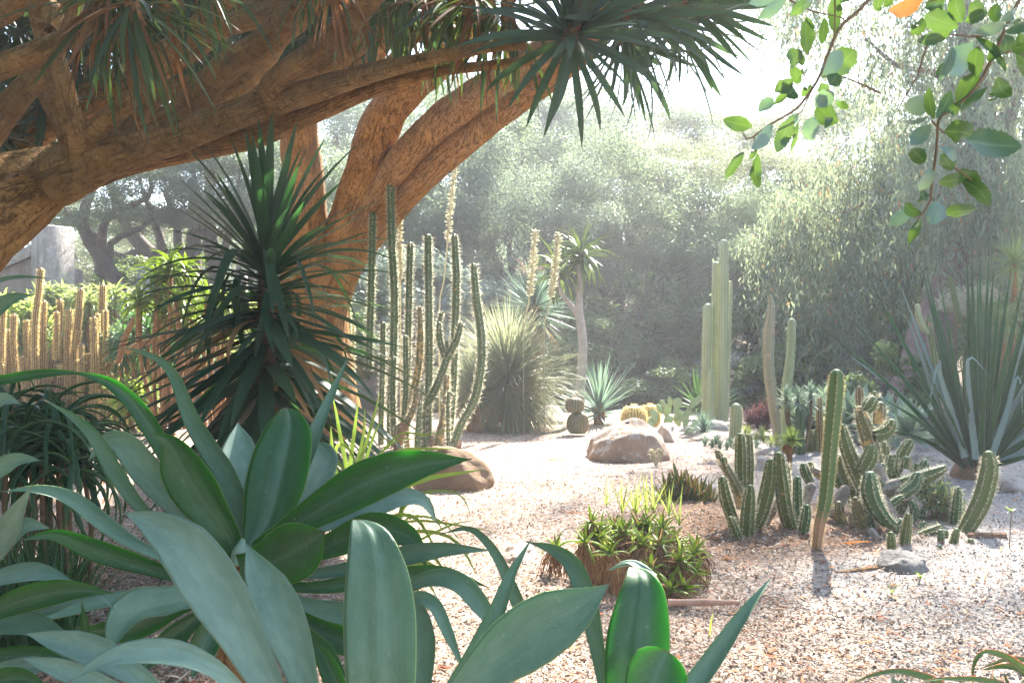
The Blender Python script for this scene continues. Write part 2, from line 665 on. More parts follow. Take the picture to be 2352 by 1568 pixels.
def bark_mat(name, c1, c2, c3, scale=3.0, bump=.6, ring=0.0, crack=.5, rough=.85, flake=None, dist=.02, grain=0.0):
    m, nt, out = nodes(name)
    k = NT(nt)
    tc = k.n("ShaderNodeTexCoord")
    ob = tc.outputs['Object']
    n1 = k.noise(ob, scale, 5, .62)
    n2 = k.noise(ob, scale * 6, 4, .65)
    col = k.mix(k.ramp(n1, .32, .68), c1, c2)
    col = k.mix(k.math('MULTIPLY', k.ramp(n2, .5, .75), .7), col, c3)
    vo = k.n("ShaderNodeTexVoronoi", feature='DISTANCE_TO_EDGE')
    dn = k.n("ShaderNodeVectorMath", operation='ADD')
    nv = k.n("ShaderNodeTexNoise")
    k.l(ob, nv.inputs['Vector'])
    nv.inputs['Scale'].default_value = scale * 2
    k.l(k.scale(ob, (1, 1, 1)), dn.inputs[0])
    k.l(k.scale(nv.outputs['Color'], (.25, .25, .25)), dn.inputs[1])
    k.l(dn.outputs[0], vo.inputs['Vector'])
    vo.inputs['Scale'].default_value = scale * 2.2
    cr = k.ramp(vo.outputs['Distance'], .0, .07)
    h = k.math('ADD', k.math('MULTIPLY', n2, .6), k.math('MULTIPLY', cr, crack))
    h = k.math('ADD', h, k.math('MULTIPLY', n1, .8))
    if ring:
        uvs = k.scale(tc.outputs['UV'], (1.2, 34, 1))
        rg = k.noise(uvs, 1.0, 3, .6, .6)
        h = k.math('ADD', h, k.math('MULTIPLY', rg, ring))
        col = k.mix(k.math('MULTIPLY', k.ramp(rg, .55, .75), .35), col, tuple(a * .45 for a in c1))
    if grain:
        gr = k.noise(k.scale(tc.outputs['UV'], (9, 1.7, 1)), 2.2, 6, .7, .8)
        fg = k.ramp(gr, .47, .40)
        col = k.mix(k.math('MULTIPLY', fg, .75 * grain), col, tuple(a * .28 for a in c1))
        wz = k.noise(ob, scale * .55, 6, .72, .6)
        col = k.mix(k.math('MULTIPLY', k.ramp(wz, .52, .66), .6 * grain), col, (.20, .155, .11))
        h = k.math('SUBTRACT', h, k.math('MULTIPLY', fg, 1.1 * grain))
    if flake is not None:
        nf = k.noise(ob, scale * 1.6, 5, .7, .4)
        col = k.mix(k.ramp(nf, .56, .6), col, flake)
    col = k.mix(k.math('MULTIPLY', k.math('SUBTRACT', 1.0, cr), .55 * crack), col, tuple(a * .3 for a in c1))
    pb = k.n("ShaderNodeBsdfPrincipled")
    k.l(col, pb.inputs['Base Color'])
    pb.inputs['Roughness'].default_value = rough
    pb.inputs['Specular IOR Level'].default_value = .2
    k.l(k.bump(h, bump, dist), pb.inputs['Normal'])
    k.l(pb.outputs[0], out.inputs[0])
    return m


def cactus_mat(name, g1, g2, ridge, scar, scar_t=.64, ridge_w=.85, trans=.0, corky=None, rough=.55, areole=0.0):
    """uv.x = rib height, uv.y = metres along the stem. corky = (height in m, colour)"""
    m, nt, out = nodes(name)
    k = NT(nt)
    tc = k.n("ShaderNodeTexCoord")
    sep = k.n("ShaderNodeSeparateXYZ")
    k.l(tc.outputs['UV'], sep.inputs[0])
    ob = tc.outputs['Object']
    n1 = k.noise(ob, 3.0, 4, .6)
    n2 = k.noise(ob, 9.0, 5, .7)
    col = k.mix(k.ramp(n1, .3, .7), g1, g2)
    col = k.mix(k.math('MULTIPLY', k.ramp(sep.outputs[0], ridge_w - .1, 1.0), .55), col, ridge)
    fs = k.ramp(n2, scar_t, scar_t + .03)
    col = k.mix(fs, col, scar)
    if areole:
        w = k.math('SINE', k.math('MULTIPLY', sep.outputs[1], areole))
        fa = k.math('MULTIPLY', k.ramp(w, .75, .95), k.ramp(sep.outputs[0], .8, .95))
        col = k.mix(fa, col, (.75, .7, .55))
    if corky is not None:
        g = k.n("ShaderNodeNewGeometry")
        s2 = k.n("ShaderNodeSeparateXYZ")
        k.l(g.outputs['Position'], s2.inputs[0])
        hz = k.math('ADD', s2.outputs[2], k.math('MULTIPLY', k.math('SUBTRACT', n2, .5), .5))
        col = k.mix(k.ramp(hz, corky[0] + .06, corky[0] - .06), col, corky[1])
    pb = k.n("ShaderNodeBsdfPrincipled")
    k.l(col, pb.inputs['Base Color'])
    pb.inputs['Roughness'].default_value = rough
    pb.inputs['Specular IOR Level'].default_value = .3
    k.l(k.bump(k.math('ADD', n2, k.math('MULTIPLY', fs, .4)), .35, .008), pb.inputs['Normal'])
    sh = pb.outputs[0]
    if trans:
        tl = k.n("ShaderNodeBsdfTranslucent")
        k.l(col, tl.inputs[0])
        mx = k.n("ShaderNodeMixShader")
        mx.inputs[0].default_value = trans
        k.l(sh, mx.inputs[1])
        k.l(tl.outputs[0], mx.inputs[2])
        sh = mx.outputs[0]
    k.l(sh, out.inputs[0])
    return m


def spine_mat(name, c):
    m, nt, out = nodes(name)
    k = NT(nt)
    df = k.n("ShaderNodeBsdfDiffuse")
    df.inputs[0].default_value = (*c, 1)
    tl = k.n("ShaderNodeBsdfTranslucent")
    tl.inputs[0].default_value = (*c, 1)
    mx = k.n("ShaderNodeMixShader")
    mx.inputs[0].default_value = .5
    k.l(df.outputs[0], mx.inputs[1])
    k.l(tl.outputs[0], mx.inputs[2])
    k.l(mx.outputs[0], out.inputs[0])
    return m


def rock_mat(name, c1, c2, lich, lich_t=.58, scale=4.0, stain=0.0):
    m, nt, out = nodes(name)
    k = NT(nt)
    tc = k.n("ShaderNodeTexCoord")
    ob = tc.outputs['Object']
    n1 = k.noise(ob, scale, 6, .6)
    n2 = k.noise(ob, scale * 7, 5, .7)
    n3 = k.noise(ob, scale * 2.3, 6, .75, .3)
    col = k.mix(k.ramp(n1, .35, .65), c1, c2)
    g = k.n("ShaderNodeNewGeometry")
    sn = k.n("ShaderNodeSeparateXYZ")
    k.l(g.outputs['Normal'], sn.inputs[0])
    up = k.ramp(sn.outputs[2], -.2, .8)
    fl = k.ramp(k.math('ADD', n3, k.math('MULTIPLY', up, .16)), lich_t, lich_t + .1)
    fl = k.math('MULTIPLY', fl, k.ramp(n2, .35, .6))
    col = k.mix(fl, col, lich)
    if stain:
        ns = k.noise(k.scale(ob, (5, 5, .45)), 1.0, 6, .7, .3)
        col = k.mix(k.math('MULTIPLY', k.ramp(ns, .5, .68), stain), col, tuple(a * .5 for a in c1))
    pb = k.n("ShaderNodeBsdfPrincipled")
    k.l(col, pb.inputs['Base Color'])
    pb.inputs['Roughness'].default_value = .9
    pb.inputs['Specular IOR Level'].default_value = .15
    h = k.math('ADD', k.math('MULTIPLY', n1, 1.5), k.math('MULTIPLY', n2, .5))
    n4 = k.noise(ob, scale * 22, 3, .7)
    h = k.math('ADD', h, k.math('MULTIPLY', n4, .35))
    k.l(k.bump(h, .9, .04), pb.inputs['Normal'])
    k.l(pb.outputs[0], out.inputs[0])
    return m


def plain_mat(name, c1, c2, scale=8.0, rough=.85, bump=.3, dist=.01, uv_random=False):
    m, nt, out = nodes(name)
    k = NT(nt)
    tc = k.n("ShaderNodeTexCoord")
    n1 = k.noise(tc.outputs['Object'], scale, 5, .65)
    f = k.ramp(n1, .3, .7)
    if uv_random:
        sep = k.n("ShaderNodeSeparateXYZ")
        k.l(tc.outputs['UV'], sep.inputs[0])
        f = sep.outputs[0]
    col = k.mix(f, c1, c2)
    pb = k.n("ShaderNodeBsdfPrincipled")
    k.l(col, pb.inputs['Base Color'])
    pb.inputs['Roughness'].default_value = rough
    pb.inputs['Specular IOR Level'].default_value = .2
    if bump:
        k.l(k.bump(n1, bump, dist), pb.inputs['Normal'])
    k.l(pb.outputs[0], out.inputs[0])
    return m


M = {}
M['agave'] = leaf_mat("agave_leaf", (.075, .16, .09), (.15, .25, .165), (.12, .42, .05), edge=(.42, .55, .25), edge_w=.955, trans=.15, rough=.46, spec=.4, streak=.4, rand=.3, mott=7, wear=.4, tip=(.13, .07, .03), tip_from=.965)
M['agave_dark'] = leaf_mat("agave_dark_leaf", (.022, .085, .024), (.05, .135, .05), (.13, .5, .035), edge=(.36, .5, .2), edge_w=.95, trans=.42, rough=.38, spec=.55, streak=.55, rand=.35, mott=4, mid=(.1, .19, .12), wear=.55, tip=(.13, .07, .03), tip_from=.965)  # agave leaf again, shade of leaves turned from the sky put into the colour
M['agave_pale'] = leaf_mat("agave_pale_leaf", (.15, .25, .18), (.24, .345, .265), (.13, .38, .08), edge=(.45, .55, .35), edge_w=.96, trans=.12, rough=.5, spec=.35, streak=.4, rand=.3, mott=7, wear=.45, tip=(.13, .07, .03), tip_from=.965)  # agave leaf again, skylight on the paler leaves put into the colour
M['dracaena'] = leaf_mat("dracaena_leaf", (.014, .045, .026), (.035, .085, .05), (.08, .25, .05), trans=.2, rough=.5, spec=.28, streak=.2, mott=2.5)
M['dragon'] = leaf_mat("dragon_leaf", (.022, .05, .036), (.055, .095, .072), (.12, .26, .06), edge=(.10, .06, .04), edge_w=.86, trans=.22, rough=.5, spec=.3, streak=.3, mott=2.5)
M['dragon_green'] = leaf_mat("dragon_hanging_leaf", (.018, .05, .02), (.06, .10, .03), (.2, .3, .05), trans=.2, rough=.45, streak=.3, mott=2.5, tip=(.3, .13, .04))
M['dragon_dead'] = leaf_mat("dragon_dead_leaf", (.10, .045, .02), (.24, .12, .05), (.35, .15, .05), trans=.25, rough=.7, spec=.2, streak=.3)
M['strappy'] = leaf_mat("strappy_leaf", (.05, .11, .03), (.11, .18, .06), (.38, .55, .08), trans=.4, rough=.42, streak=.3, mott=2.5)
M['aloe_dark'] = leaf_mat("aloe_dark_leaf", (.02, .075, .035), (.04, .12, .055), (.12, .32, .06), edge=(.16, .3, .08), edge_w=.8, trans=.25, rough=.4, streak=.15, mott=3)
M['aloe_bright'] = leaf_mat("aloe_bright_leaf", (.09, .16, .035), (.17, .25, .06), (.6, .74, .14), trans=.52, rough=.45, streak=.2, mott=3)
M['aloe_tree'] = leaf_mat("tree_aloe_leaf", (.12, .18, .08), (.19, .25, .12), (.5, .6, .16), trans=.4, rough=.45, streak=.2, tip=(.35, .2, .06))
M['aloe_red'] = leaf_mat("aloe_red_edged_leaf", (.07, .15, .035), (.13, .21, .05), (.35, .45, .06), edge=(.55, .2, .08), edge_w=.8, trans=.3, rough=.4, streak=.15, tip=(.5, .15, .06))
M['furcraea'] = leaf_mat("furcraea_leaf", (.025, .075, .022), (.06, .135, .045), (.14, .32, .07), edge=(.3, .4, .22), edge_w=.9, trans=.15, rough=.5, spec=.12, streak=.3, tip=(.12, .06, .03))
M['furcraea_pale'] = leaf_mat("furcraea_pale_leaf", (.2, .29, .24), (.3, .38, .33), (.2, .35, .2), trans=.2, rough=.45, streak=.3)
M['glauc'] = leaf_mat("glaucous_leaf", (.18, .27, .22), (.27, .35, .28), (.3, .42, .22), edge=(.5, .55, .4), edge_w=.88, trans=.3, rough=.5, streak=.2)
M['yucca'] = leaf_mat("yucca_leaf", (.09, .16, .125), (.16, .25, .2), (.26, .4, .26), trans=.3, rough=.5, streak=.2)
M['dry'] = leaf_mat("dry_leaf", (.26, .15, .07), (.42, .28, .15), (.5, .3, .14), trans=.3, rough=.8, spec=.15, streak=.3)
M['purple'] = leaf_mat("purple_leaf", (.10, .05, .06), (.19, .10, .10), (.3, .12, .1), trans=.3, rough=.45)
M['oak_leaf'] = leaf_mat("oak_leaf", (.016, .055, .022), (.04, .10, .038), (.2, .36, .05), trans=.2, rough=.33, spec=.55, streak=.08, rand=.7, mott=30, mid=(.14, .22, .08), bump=.05)
M['oak_leaf_pale'] = leaf_mat("oak_leaf_underside", (.13, .21, .2), (.2, .28, .27), (.2, .35, .1), trans=.22, rough=.4, spec=.5, streak=.08, mott=30, mid=(.2, .27, .18), bump=.05)
M['oak_dead'] = leaf_mat("oak_dead_leaf", (.4, .16, .05), (.5, .22, .07), (.6, .25, .06), trans=.4, rough=.6, streak=.1)
M['dasy'] = leaf_mat("grass_tree_leaf", (.14, .18, .095), (.23, .255, .145), (.42, .45, .25), trans=.4, rough=.5, streak=.1, tip=(.45, .35, .2))
M['bulb'] = leaf_mat("flower_bracts", (.46, .43, .28), (.58, .54, .39), (.6, .56, .36), trans=.45, rough=.7, streak=.1)

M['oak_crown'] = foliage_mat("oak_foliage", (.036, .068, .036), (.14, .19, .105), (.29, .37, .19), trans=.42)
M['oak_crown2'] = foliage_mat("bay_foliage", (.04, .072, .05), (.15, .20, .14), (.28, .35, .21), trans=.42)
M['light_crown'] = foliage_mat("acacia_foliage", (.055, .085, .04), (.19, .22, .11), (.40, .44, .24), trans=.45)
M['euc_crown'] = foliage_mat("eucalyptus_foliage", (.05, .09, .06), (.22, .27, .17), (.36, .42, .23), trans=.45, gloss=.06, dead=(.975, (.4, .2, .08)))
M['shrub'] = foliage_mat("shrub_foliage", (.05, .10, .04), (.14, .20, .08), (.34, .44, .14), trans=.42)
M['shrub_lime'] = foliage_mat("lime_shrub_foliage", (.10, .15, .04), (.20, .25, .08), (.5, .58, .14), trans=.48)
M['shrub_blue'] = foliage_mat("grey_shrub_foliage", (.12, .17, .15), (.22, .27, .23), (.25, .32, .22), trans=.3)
M['plume'] = foliage_mat("plume_flowers", (.5, .48, .33), (.68, .65, .48), (.6, .58, .4), trans=.4)

M['dragon_bark'] = bark_mat("dragon_bark", (.29, .14, .038), (.46, .25, .085), (.06, .03, .014), scale=3.4, bump=1.0, crack=.2, dist=.05, grain=.6)
M['dragon_limb'] = bark_mat("dragon_limb_bark", (.30, .16, .052), (.47, .28, .11), (.055, .033, .017), scale=3.6, bump=1.0, ring=1.6, crack=.1, dist=.05, grain=.5)
M['oak_bark'] = bark_mat("oak_bark", (.11, .085, .07), (.17, .135, .115), (.07, .055, .045), scale=3, bump=.8)
M['euc_bark'] = bark_mat("eucalyptus_bark", (.15, .10, .085), (.26, .185, .16), (.08, .05, .04), scale=1.8, bump=.7, crack=.25, dist=.04)
M['aloe_bark'] = bark_mat("tree_aloe_bark", (.36, .31, .27), (.46, .41, .37), (.3, .24, .2), scale=5, bump=.5, crack=.4)
M['fibre'] = bark_mat("dead_fibre", (.25, .13, .06), (.36, .21, .1), (.14, .07, .04), scale=6, bump=.8)
M['twig'] = plain_mat("twig_bark", (.14, .09, .055), (.24, .17, .11), 30)
M['stick'] = plain_mat("stick_bark", (.38, .22, .15), (.50, .32, .24), 12)
M['grey_wood'] = bark_mat("dead_cactus_wood", (.22, .18, .145), (.38, .34, .29), (.11, .08, .06), scale=7, bump=.8)
M['log'] = bark_mat("brown_dead_cactus", (.22, .12, .07), (.34, .2, .12), (.12, .07, .04), scale=6, bump=.8)

M['cereus'] = cactus_mat("cereus_skin", (.055, .10, .04), (.085, .13, .055), (.17, .19, .09), (.46, .28, .11), scar_t=.645)
M['cereus_old'] = cactus_mat("cereus_old_skin", (.12, .12, .05), (.17, .15, .07), (.28, .22, .11), (.5, .31, .12), scar_t=.55)
M['cereus_big'] = cactus_mat("large_cereus_skin", (.07, .13, .035), (.11, .17, .055), (.36, .32, .18), (.4, .26, .12), scar_t=.68, corky=(.27, (.36, .22, .13)), areole=130)
M['cereus_mid'] = cactus_mat("spreading_cactus_skin", (.065, .10, .024), (.11, .135, .036), (.22, .21, .1), (.34, .22, .1), scar_t=.62, areole=140)
M['cereus_deep'] = cactus_mat("deep_green_cactus_skin", (.035, .085, .03), (.06, .12, .045), (.18, .2, .11), (.35, .26, .13), scar_t=.7, areole=140)
M['saguaro'] = cactus_mat("column_cactus_skin", (.26, .30, .15), (.32, .35, .195), (.44, .45, .3), (.4, .34, .22), scar_t=.74)
M['column_tan'] = cactus_mat("tan_column_skin", (.24, .25, .14), (.32, .27, .18), (.42, .38, .25), (.48, .31, .2), scar_t=.6)
M['torch'] = cactus_mat("torch_skin", (.13, .09, .032), (.20, .14, .055), (.45, .33, .14), (.26, .16, .07), scar_t=.66, ridge_w=.5)
M['barrel'] = cactus_mat("barrel_skin", (.09, .10, .045), (.14, .13, .065), (.34, .22, .15), (.3, .18, .12), scar_t=.62)
M['gold_barrel'] = cactus_mat("golden_barrel_skin", (.30, .28, .10), (.36, .33, .14), (.66, .58, .32), (.5, .45, .25), scar_t=.75, ridge_w=.6)
M['pear'] = cactus_mat("prickly_pear_skin", (.20, .29, .13), (.28, .35, .18), (.3, .38, .2), (.45, .4, .25), scar_t=.74, ridge_w=2)
M['spine'] = spine_mat("pale_spines", (.72, .66, .5))
M['spine_gold'] = spine_mat("golden_spines", (.78, .60, .28))
M['spine_red'] = spine_mat("rusty_spines", (.40, .22, .15))

M['rock_brown'] = rock_mat("brown_boulder", (.18, .115, .07), (.26, .175, .11), (.36, .28, .2), lich_t=.72)
M['rock_lichen'] = rock_mat("lichen_boulder", (.28, .19, .125), (.38, .275, .20), (.58, .54, .48), lich_t=.6)
M['rock_grey'] = rock_mat("grey_stone", (.24, .22, .205), (.33, .31, .29), (.42, .4, .37), lich_t=.7, scale=7)
M['rock_tan'] = rock_mat("tan_stone", (.42, .34, .28), (.52, .44, .38), (.6, .56, .5), lich_t=.65, scale=6)
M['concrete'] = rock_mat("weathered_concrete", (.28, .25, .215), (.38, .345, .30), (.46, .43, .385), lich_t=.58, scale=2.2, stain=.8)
M['concrete_dark'] = rock_mat("dark_stucco", (.25, .205, .17), (.31, .265, .23), (.36, .33, .295), lich_t=.66, scale=1.3, stain=.8)  # darker stucco tone for the wall panels and one post

# ================================================================ ground
def ground_h(x, y):
    """height of the planted ground; near flat where the plants stand"""
    x, y = np.asarray(x, float), np.asarray(y, float)
    h = .018 * np.sin(x * 1.3 + .6 * y) + .014 * np.sin(y * 1.9 - .8 * x + 1.0) + .008 * np.sin(x * 4.1 + 2 * np.sin(y * 2.3))
    far = np.clip((y - 24) / 40, 0, 1)
    return h * (1 - far) + far ** 1.5 * 5.0


def grid_axis(parts):
    return np.unique(np.concatenate([np.linspace(*p) for p in parts]))


gx = grid_axis([(-110, -12, 26), (-12, 12, 170), (12, 110, 26)])
gy = grid_axis([(-12, 2, 8), (2, 24, 200), (24, 150, 40)])
X, Y = np.meshgrid(gx, gy)
Z = ground_h(X, Y)
v = np.stack([X, Y, Z], -1).reshape(-1, 3)
idx = np.arange(len(v)).reshape(X.shape)
q = np.stack([idx[:-1, :-1], idx[:-1, 1:], idx[1:, 1:], idx[1:, :-1]], -1).reshape(-1, 4)


def make_ground_mat():
    m, nt, out = nodes("mulch_and_gravel")
    k = NT(nt)
    g = k.n("ShaderNodeNewGeometry")
    ps = g.outputs['Position']
    sep = k.n("ShaderNodeSeparateXYZ")
    k.l(ps, sep.inputs[0])
    big = k.noise(ps, .55, 4, .6)
    fine = k.noise(ps, 26, 5, .75)
    vor = k.n("ShaderNodeTexVoronoi")
    k.l(ps, vor.inputs['Vector'])
    vor.inputs['Scale'].default_value = 42
    sv = k.n("ShaderNodeSeparateColor")
    k.l(vor.outputs['Color'], sv.inputs[0])
    mulch = k.mix(k.ramp(fine, .3, .7), (.20, .13, .09), (.44, .34, .27))
    mulch = k.mix(k.math('GREATER_THAN', sv.outputs[0], .72), mulch, (.54, .45, .38))
    grav = k.mix(sv.outputs[1], (.20, .18, .165), (.38, .35, .32))
    # gravel lies to the right of a wandering line, mulch to the left
    side = k.math('ADD', k.math('ADD', sep.outputs[0], k.math('MULTIPLY', k.math('SUBTRACT', big, .5), 5.0)), k.math('MULTIPLY', sep.outputs[1], -.16))
    fg = k.ramp(side, .1, 1.2)
    col = k.mix(fg, mulch, grav)
    vd = k.n("ShaderNodeVectorMath", operation='DISTANCE')
    vd.inputs[1].default_value = (2.15, 8.2, 0)
    k.l(ps, vd.inputs[0])
    rim = k.math('ADD', vd.outputs['Value'], k.math('MULTIPLY', k.math('SUBTRACT', big, .5), 2.0))
    litter_c = k.mix(k.ramp(fine, .3, .7), (.10, .055, .032), (.30, .19, .12))
    col = k.mix(k.ramp(rim, 1.55, 1.0), col, litter_c)
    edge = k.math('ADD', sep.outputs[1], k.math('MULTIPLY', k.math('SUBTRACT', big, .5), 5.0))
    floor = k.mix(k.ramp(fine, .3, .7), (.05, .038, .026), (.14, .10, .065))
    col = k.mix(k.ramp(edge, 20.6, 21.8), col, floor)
    pb = k.n("ShaderNodeBsdfPrincipled")
    k.l(col, pb.inputs['Base Color'])
    pb.inputs['Roughness'].default_value = .95
    pb.inputs['Specular IOR Level'].default_value = .1
    h = k.math('ADD', k.math('MULTIPLY', fine, 1.0), k.math('MULTIPLY', sv.outputs[2], .7))
    k.l(k.bump(h, .8, .02), pb.inputs['Normal'])
    k.l(pb.outputs[0], out.inputs[0])
    return m


solo('ground', (v, q, v[:, :2] * .1), make_ground_mat(), None, None, kind='structure')


def chip_mat(name, stops):
    m, nt, out = nodes(name)
    k = NT(nt)
    tc = k.n("ShaderNodeTexCoord")
    sep = k.n("ShaderNodeSeparateXYZ")
    k.l(tc.outputs['UV'], sep.inputs[0])
    r = k.n("ShaderNodeValToRGB")
    r.color_ramp.interpolation = 'CONSTANT'
    el = r.color_ramp.elements
    el[0].position, el[0].color = stops[0][0], (*stops[0][1], 1)
    el[1].position, el[1].color = stops[1][0], (*stops[1][1], 1)
    for p_, c_ in stops[2:]:
        e = el.new(p_)
        e.color = (*c_, 1)
    k.l(sep.outputs[0], r.inputs[0])
    pb = k.n("ShaderNodeBsdfPrincipled")
    k.l(r.outputs[0], pb.inputs['Base Color'])
    pb.inputs['Roughness'].default_value = .8
    pb.inputs['Specular IOR Level'].default_value = .2
    k.l(pb.outputs[0], out.inputs[0])
    return m


def scatter_chips(n, lo, hi, long_, wide, keep, rng, zoff=.004, tilt=.35, brown=True):
    """small bent flakes on the ground, denser near the viewer"""
    u = rng.random(n)
    y = 1 / (1 / lo + u * (1 / hi - 1 / lo))
    x = (rng.random(n) * 2 - 1) * (y * .56 + .6)
    k = keep(x, y, rng.random(n))
    x, y = x[k], y[k]
    n = len(x)
    a = rng.random(n) * 2 * np.pi
    l = rng.uniform(*long_, n) * (1 + .02 * y)
    w = rng.uniform(*wide, n) * (1 + .02 * y)
    e = np.stack([np.cos(a), np.sin(a), rng.normal(0, tilt, n)], 1)
    s = np.stack([-np.sin(a), np.cos(a), rng.normal(0, tilt, n)], 1)
    c = np.stack([x, y, ground_h(x, y) + zoff + rng.random(n) * .012], 1)
    L, W_ = l[:, None] / 2, w[:, None] / 2
    j = lambda: rng.uniform(.55, 1.0, (n, 1))
    p = [c - e * L * j() - s * W_ * j(), c + e * L * j() - s * W_ * j(), c + e * L * j() + s * W_ * j(), c - e * L * j() + s * W_ * j(),
         c + np.array([0, 0, 1]) * (w[:, None] * .22) + e * L * rng.uniform(-.4, .4, (n, 1))]
    V = np.stack(p, 1).reshape(-1, 3)
    b = np.arange(n)[:, None] * 5
    # two bent quads per flake, ridge through the middle point
    q = np.concatenate([b + np.array([[0, 1, 4, 3]]), b + np.array([[1, 2, 3, 4]])], 0)
    rr = rng.random(n)
    if brown:
        near = np.minimum(np.hypot(x - 2.15, y - 8.2), np.where(y < 13, x + 2.0 + .08 * y, 9)) + rng.normal(0, .25, n)
        rr = np.where((near < 1.35) & (rng.random(n) < .75), .42 + .42 * rr, rr)
    r = np.repeat(rr, 5)
    return V, q, np.stack([r, r], 1)


def gravel_side(x, y):
    return x + 1.2 * np.sin(y * .9) * .8 - .16 * y - .1


rg = np.random.default_rng(21)
wood = scatter_chips(140000, 3.6, 21, (.011, .036), (.006, .015), lambda x, y, r: (r < 1.0 - .8 / (1 + np.exp(-gravel_side(x, y) * 2.5))) | (np.hypot(x - 2.15, y - 8.2) < 1.2), rg)
solo('wood_chips', wood, chip_mat("wood_chip", [(0, (.47, .36, .26)), (.2, (.56, .455, .35)), (.42, (.31, .19, .125)), (.58, (.39, .27, .195)), (.72, (.19, .125, .09)), (.84, (.50, .41, .34)), (.96, (.42, .21, .12))]),
     None, None, kind='stuff', smooth=False)
grav = scatter_chips(80000, 3.6, 21, (.008, .021), (.007, .015), lambda x, y, r: r < .1 + .9 / (1 + np.exp(-gravel_side(x, y) * 2.5)), rg, tilt=.5, brown=False)
solo('gravel', grav, chip_mat("gravel_stone", [(0, (.27, .245, .225)), (.25, (.38, .345, .315)), (.5, (.18, .16, .15)), (.68, (.46, .42, .385)), (.85, (.33, .25, .2))]),
     None, None, kind='stuff', smooth=False)
litter = scatter_chips(3000, 3.6, 21, (.04, .10), (.010, .02), lambda x, y, r: r < .8, rg, zoff=.012, tilt=.25)
solo('leaf_litter', litter, chip_mat("leaf_litter", [(0, (.42, .20, .10)), (.3, (.52, .34, .22)), (.55, (.30, .12, .06)), (.72, (.6, .48, .38)), (.9, (.5, .17, .06))]),
     None, None, kind='stuff', smooth=False)

# ================================================================ concrete walls behind the torch cacti
def wall_strip(xs, zs, y, thick, z0=-.2, bevel=.03):
    """wall whose top follows zs over xs, real thickness"""
    xs, zs = np.asarray(xs, float), np.asarray(zs, float)
    n = len(xs)
    y = np.broadcast_to(np.asarray(y, float), n)
    fb = np.stack([xs, y, z0 + np.zeros(n)], 1)
    ft = np.stack([xs, y, zs - bevel], 1)
    ftb = np.stack([xs, y + bevel, zs], 1)
    btb = np.stack([xs, y + thick - bevel, zs], 1)
    bt = np.stack([xs, y + thick, zs - bevel], 1)
    bb = np.stack([xs, y + thick, z0 + np.zeros(n)], 1)
    R = np.stack([fb, ft, ftb, btb, bt, bb], 0)
    V = R.reshape(-1, 3)
    idx = np.arange(6 * n).reshape(6, n)
    q = [np.stack([idx[:-1, :-1], idx[:-1, 1:], idx[1:, 1:], idx[1:, :-1]], -1).reshape(-1, 4)]
    for c, fl in ((0, False), (n - 1, True)):
        a = idx[:, c]
        qs = np.array([[a[0], a[1], a[4], a[5]], [a[1], a[2], a[3], a[4]]])
        q.append(qs[:, ::-1] if fl else qs)
    return V, np.concatenate(q), np.stack([V[:, 0], V[:, 2]], 1)


def box_rot(cx, cy, z0, z1, w, dpt, ang, bev=.03):
    """a pillar with bevelled edges"""
    G = Geo()
    prof = []
    hw, hd = w / 2, dpt / 2
    ring = [(-hw + bev, -hd), (hw - bev, -hd), (hw, -hd + bev), (hw, hd - bev), (hw - bev, hd), (-hw + bev, hd), (-hw, hd - bev), (-hw, -hd + bev)]
    ca, sa = math.cos(ang), math.sin(ang)
    lv = [(z0, 1.0), (z1 - bev, 1.0), (z1, 1 - bev / hw), (z1, .02)]
    V = []
    for z, s in lv:
        for (x, y) in ring:
            x, y = x * s, y * s
            V.append((cx + x * ca - y * sa, cy + x * sa + y * ca, z))
    idx = np.arange(32).reshape(4, 8)
    nx = np.roll(idx, -1, 1)
    q = np.stack([idx[:-1], nx[:-1], nx[1:], idx[1:]], -1).reshape(-1, 4)
    return np.array(V), q, np.array(V)[:, [0, 2]]


b = P('p', 100, 784, 20.0)
wl_root = thing('concrete_wall', 'weathered grey concrete wall ending in a tall square pillar, beneath the big limb', 'wall', (b[0], 20.2, 0))
part('pillar', box_rot(b[0], 20.4, -.1, P('p', 0, 516, 20)[2], .62, .62, math.radians(-38)), M['concrete'], wl_root)
xs = np.linspace(P('p', -260, 0, 20)[0], P('p', 62, 0, 20)[0], 24)
t = np.linspace(0, 1, 24)
zt = P('p', 0, 640, 20)[2] + (P('p', 0, 552, 20)[2] - P('p', 0, 640, 20)[2]) * t ** 1.7
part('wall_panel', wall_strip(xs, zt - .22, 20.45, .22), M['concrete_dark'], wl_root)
part('coping', wall_strip(xs, zt, 20.36, .4, z0=zt - .24), M['concrete'], wl_root)

b = P('p', 332, 784, 21.5)
w2 = thing('garden_wall', 'low scalloped concrete wall with a square post, behind the tree aloes', 'wall', (b[0], 21.6, 0))
part('post', box_rot(b[0], 21.7, -.1, P('p', 0, 611, 21.5)[2], .34, .34, math.radians(-12)), M['concrete'], w2)
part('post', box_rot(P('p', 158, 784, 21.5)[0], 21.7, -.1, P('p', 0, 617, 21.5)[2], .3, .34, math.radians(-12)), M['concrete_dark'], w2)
xa, xb = P('p', 166, 0, 21.5)[0], P('p', 322, 0, 21.5)[0]
tt = np.linspace(0, 1, 22)
z_hi, z_lo = P('p', 0, 632, 21.5)[2], P('p', 0, 676, 21.5)[2]
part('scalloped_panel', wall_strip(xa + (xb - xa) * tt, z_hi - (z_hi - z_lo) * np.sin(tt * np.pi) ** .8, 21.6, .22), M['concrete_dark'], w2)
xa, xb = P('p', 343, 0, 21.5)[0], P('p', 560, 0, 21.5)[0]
part('scalloped_panel', wall_strip(xa + (xb - xa) * tt, z_hi - (z_hi - z_lo) * np.sin(tt * np.pi) ** .8, 21.6, .22), M['concrete_dark'], w2)

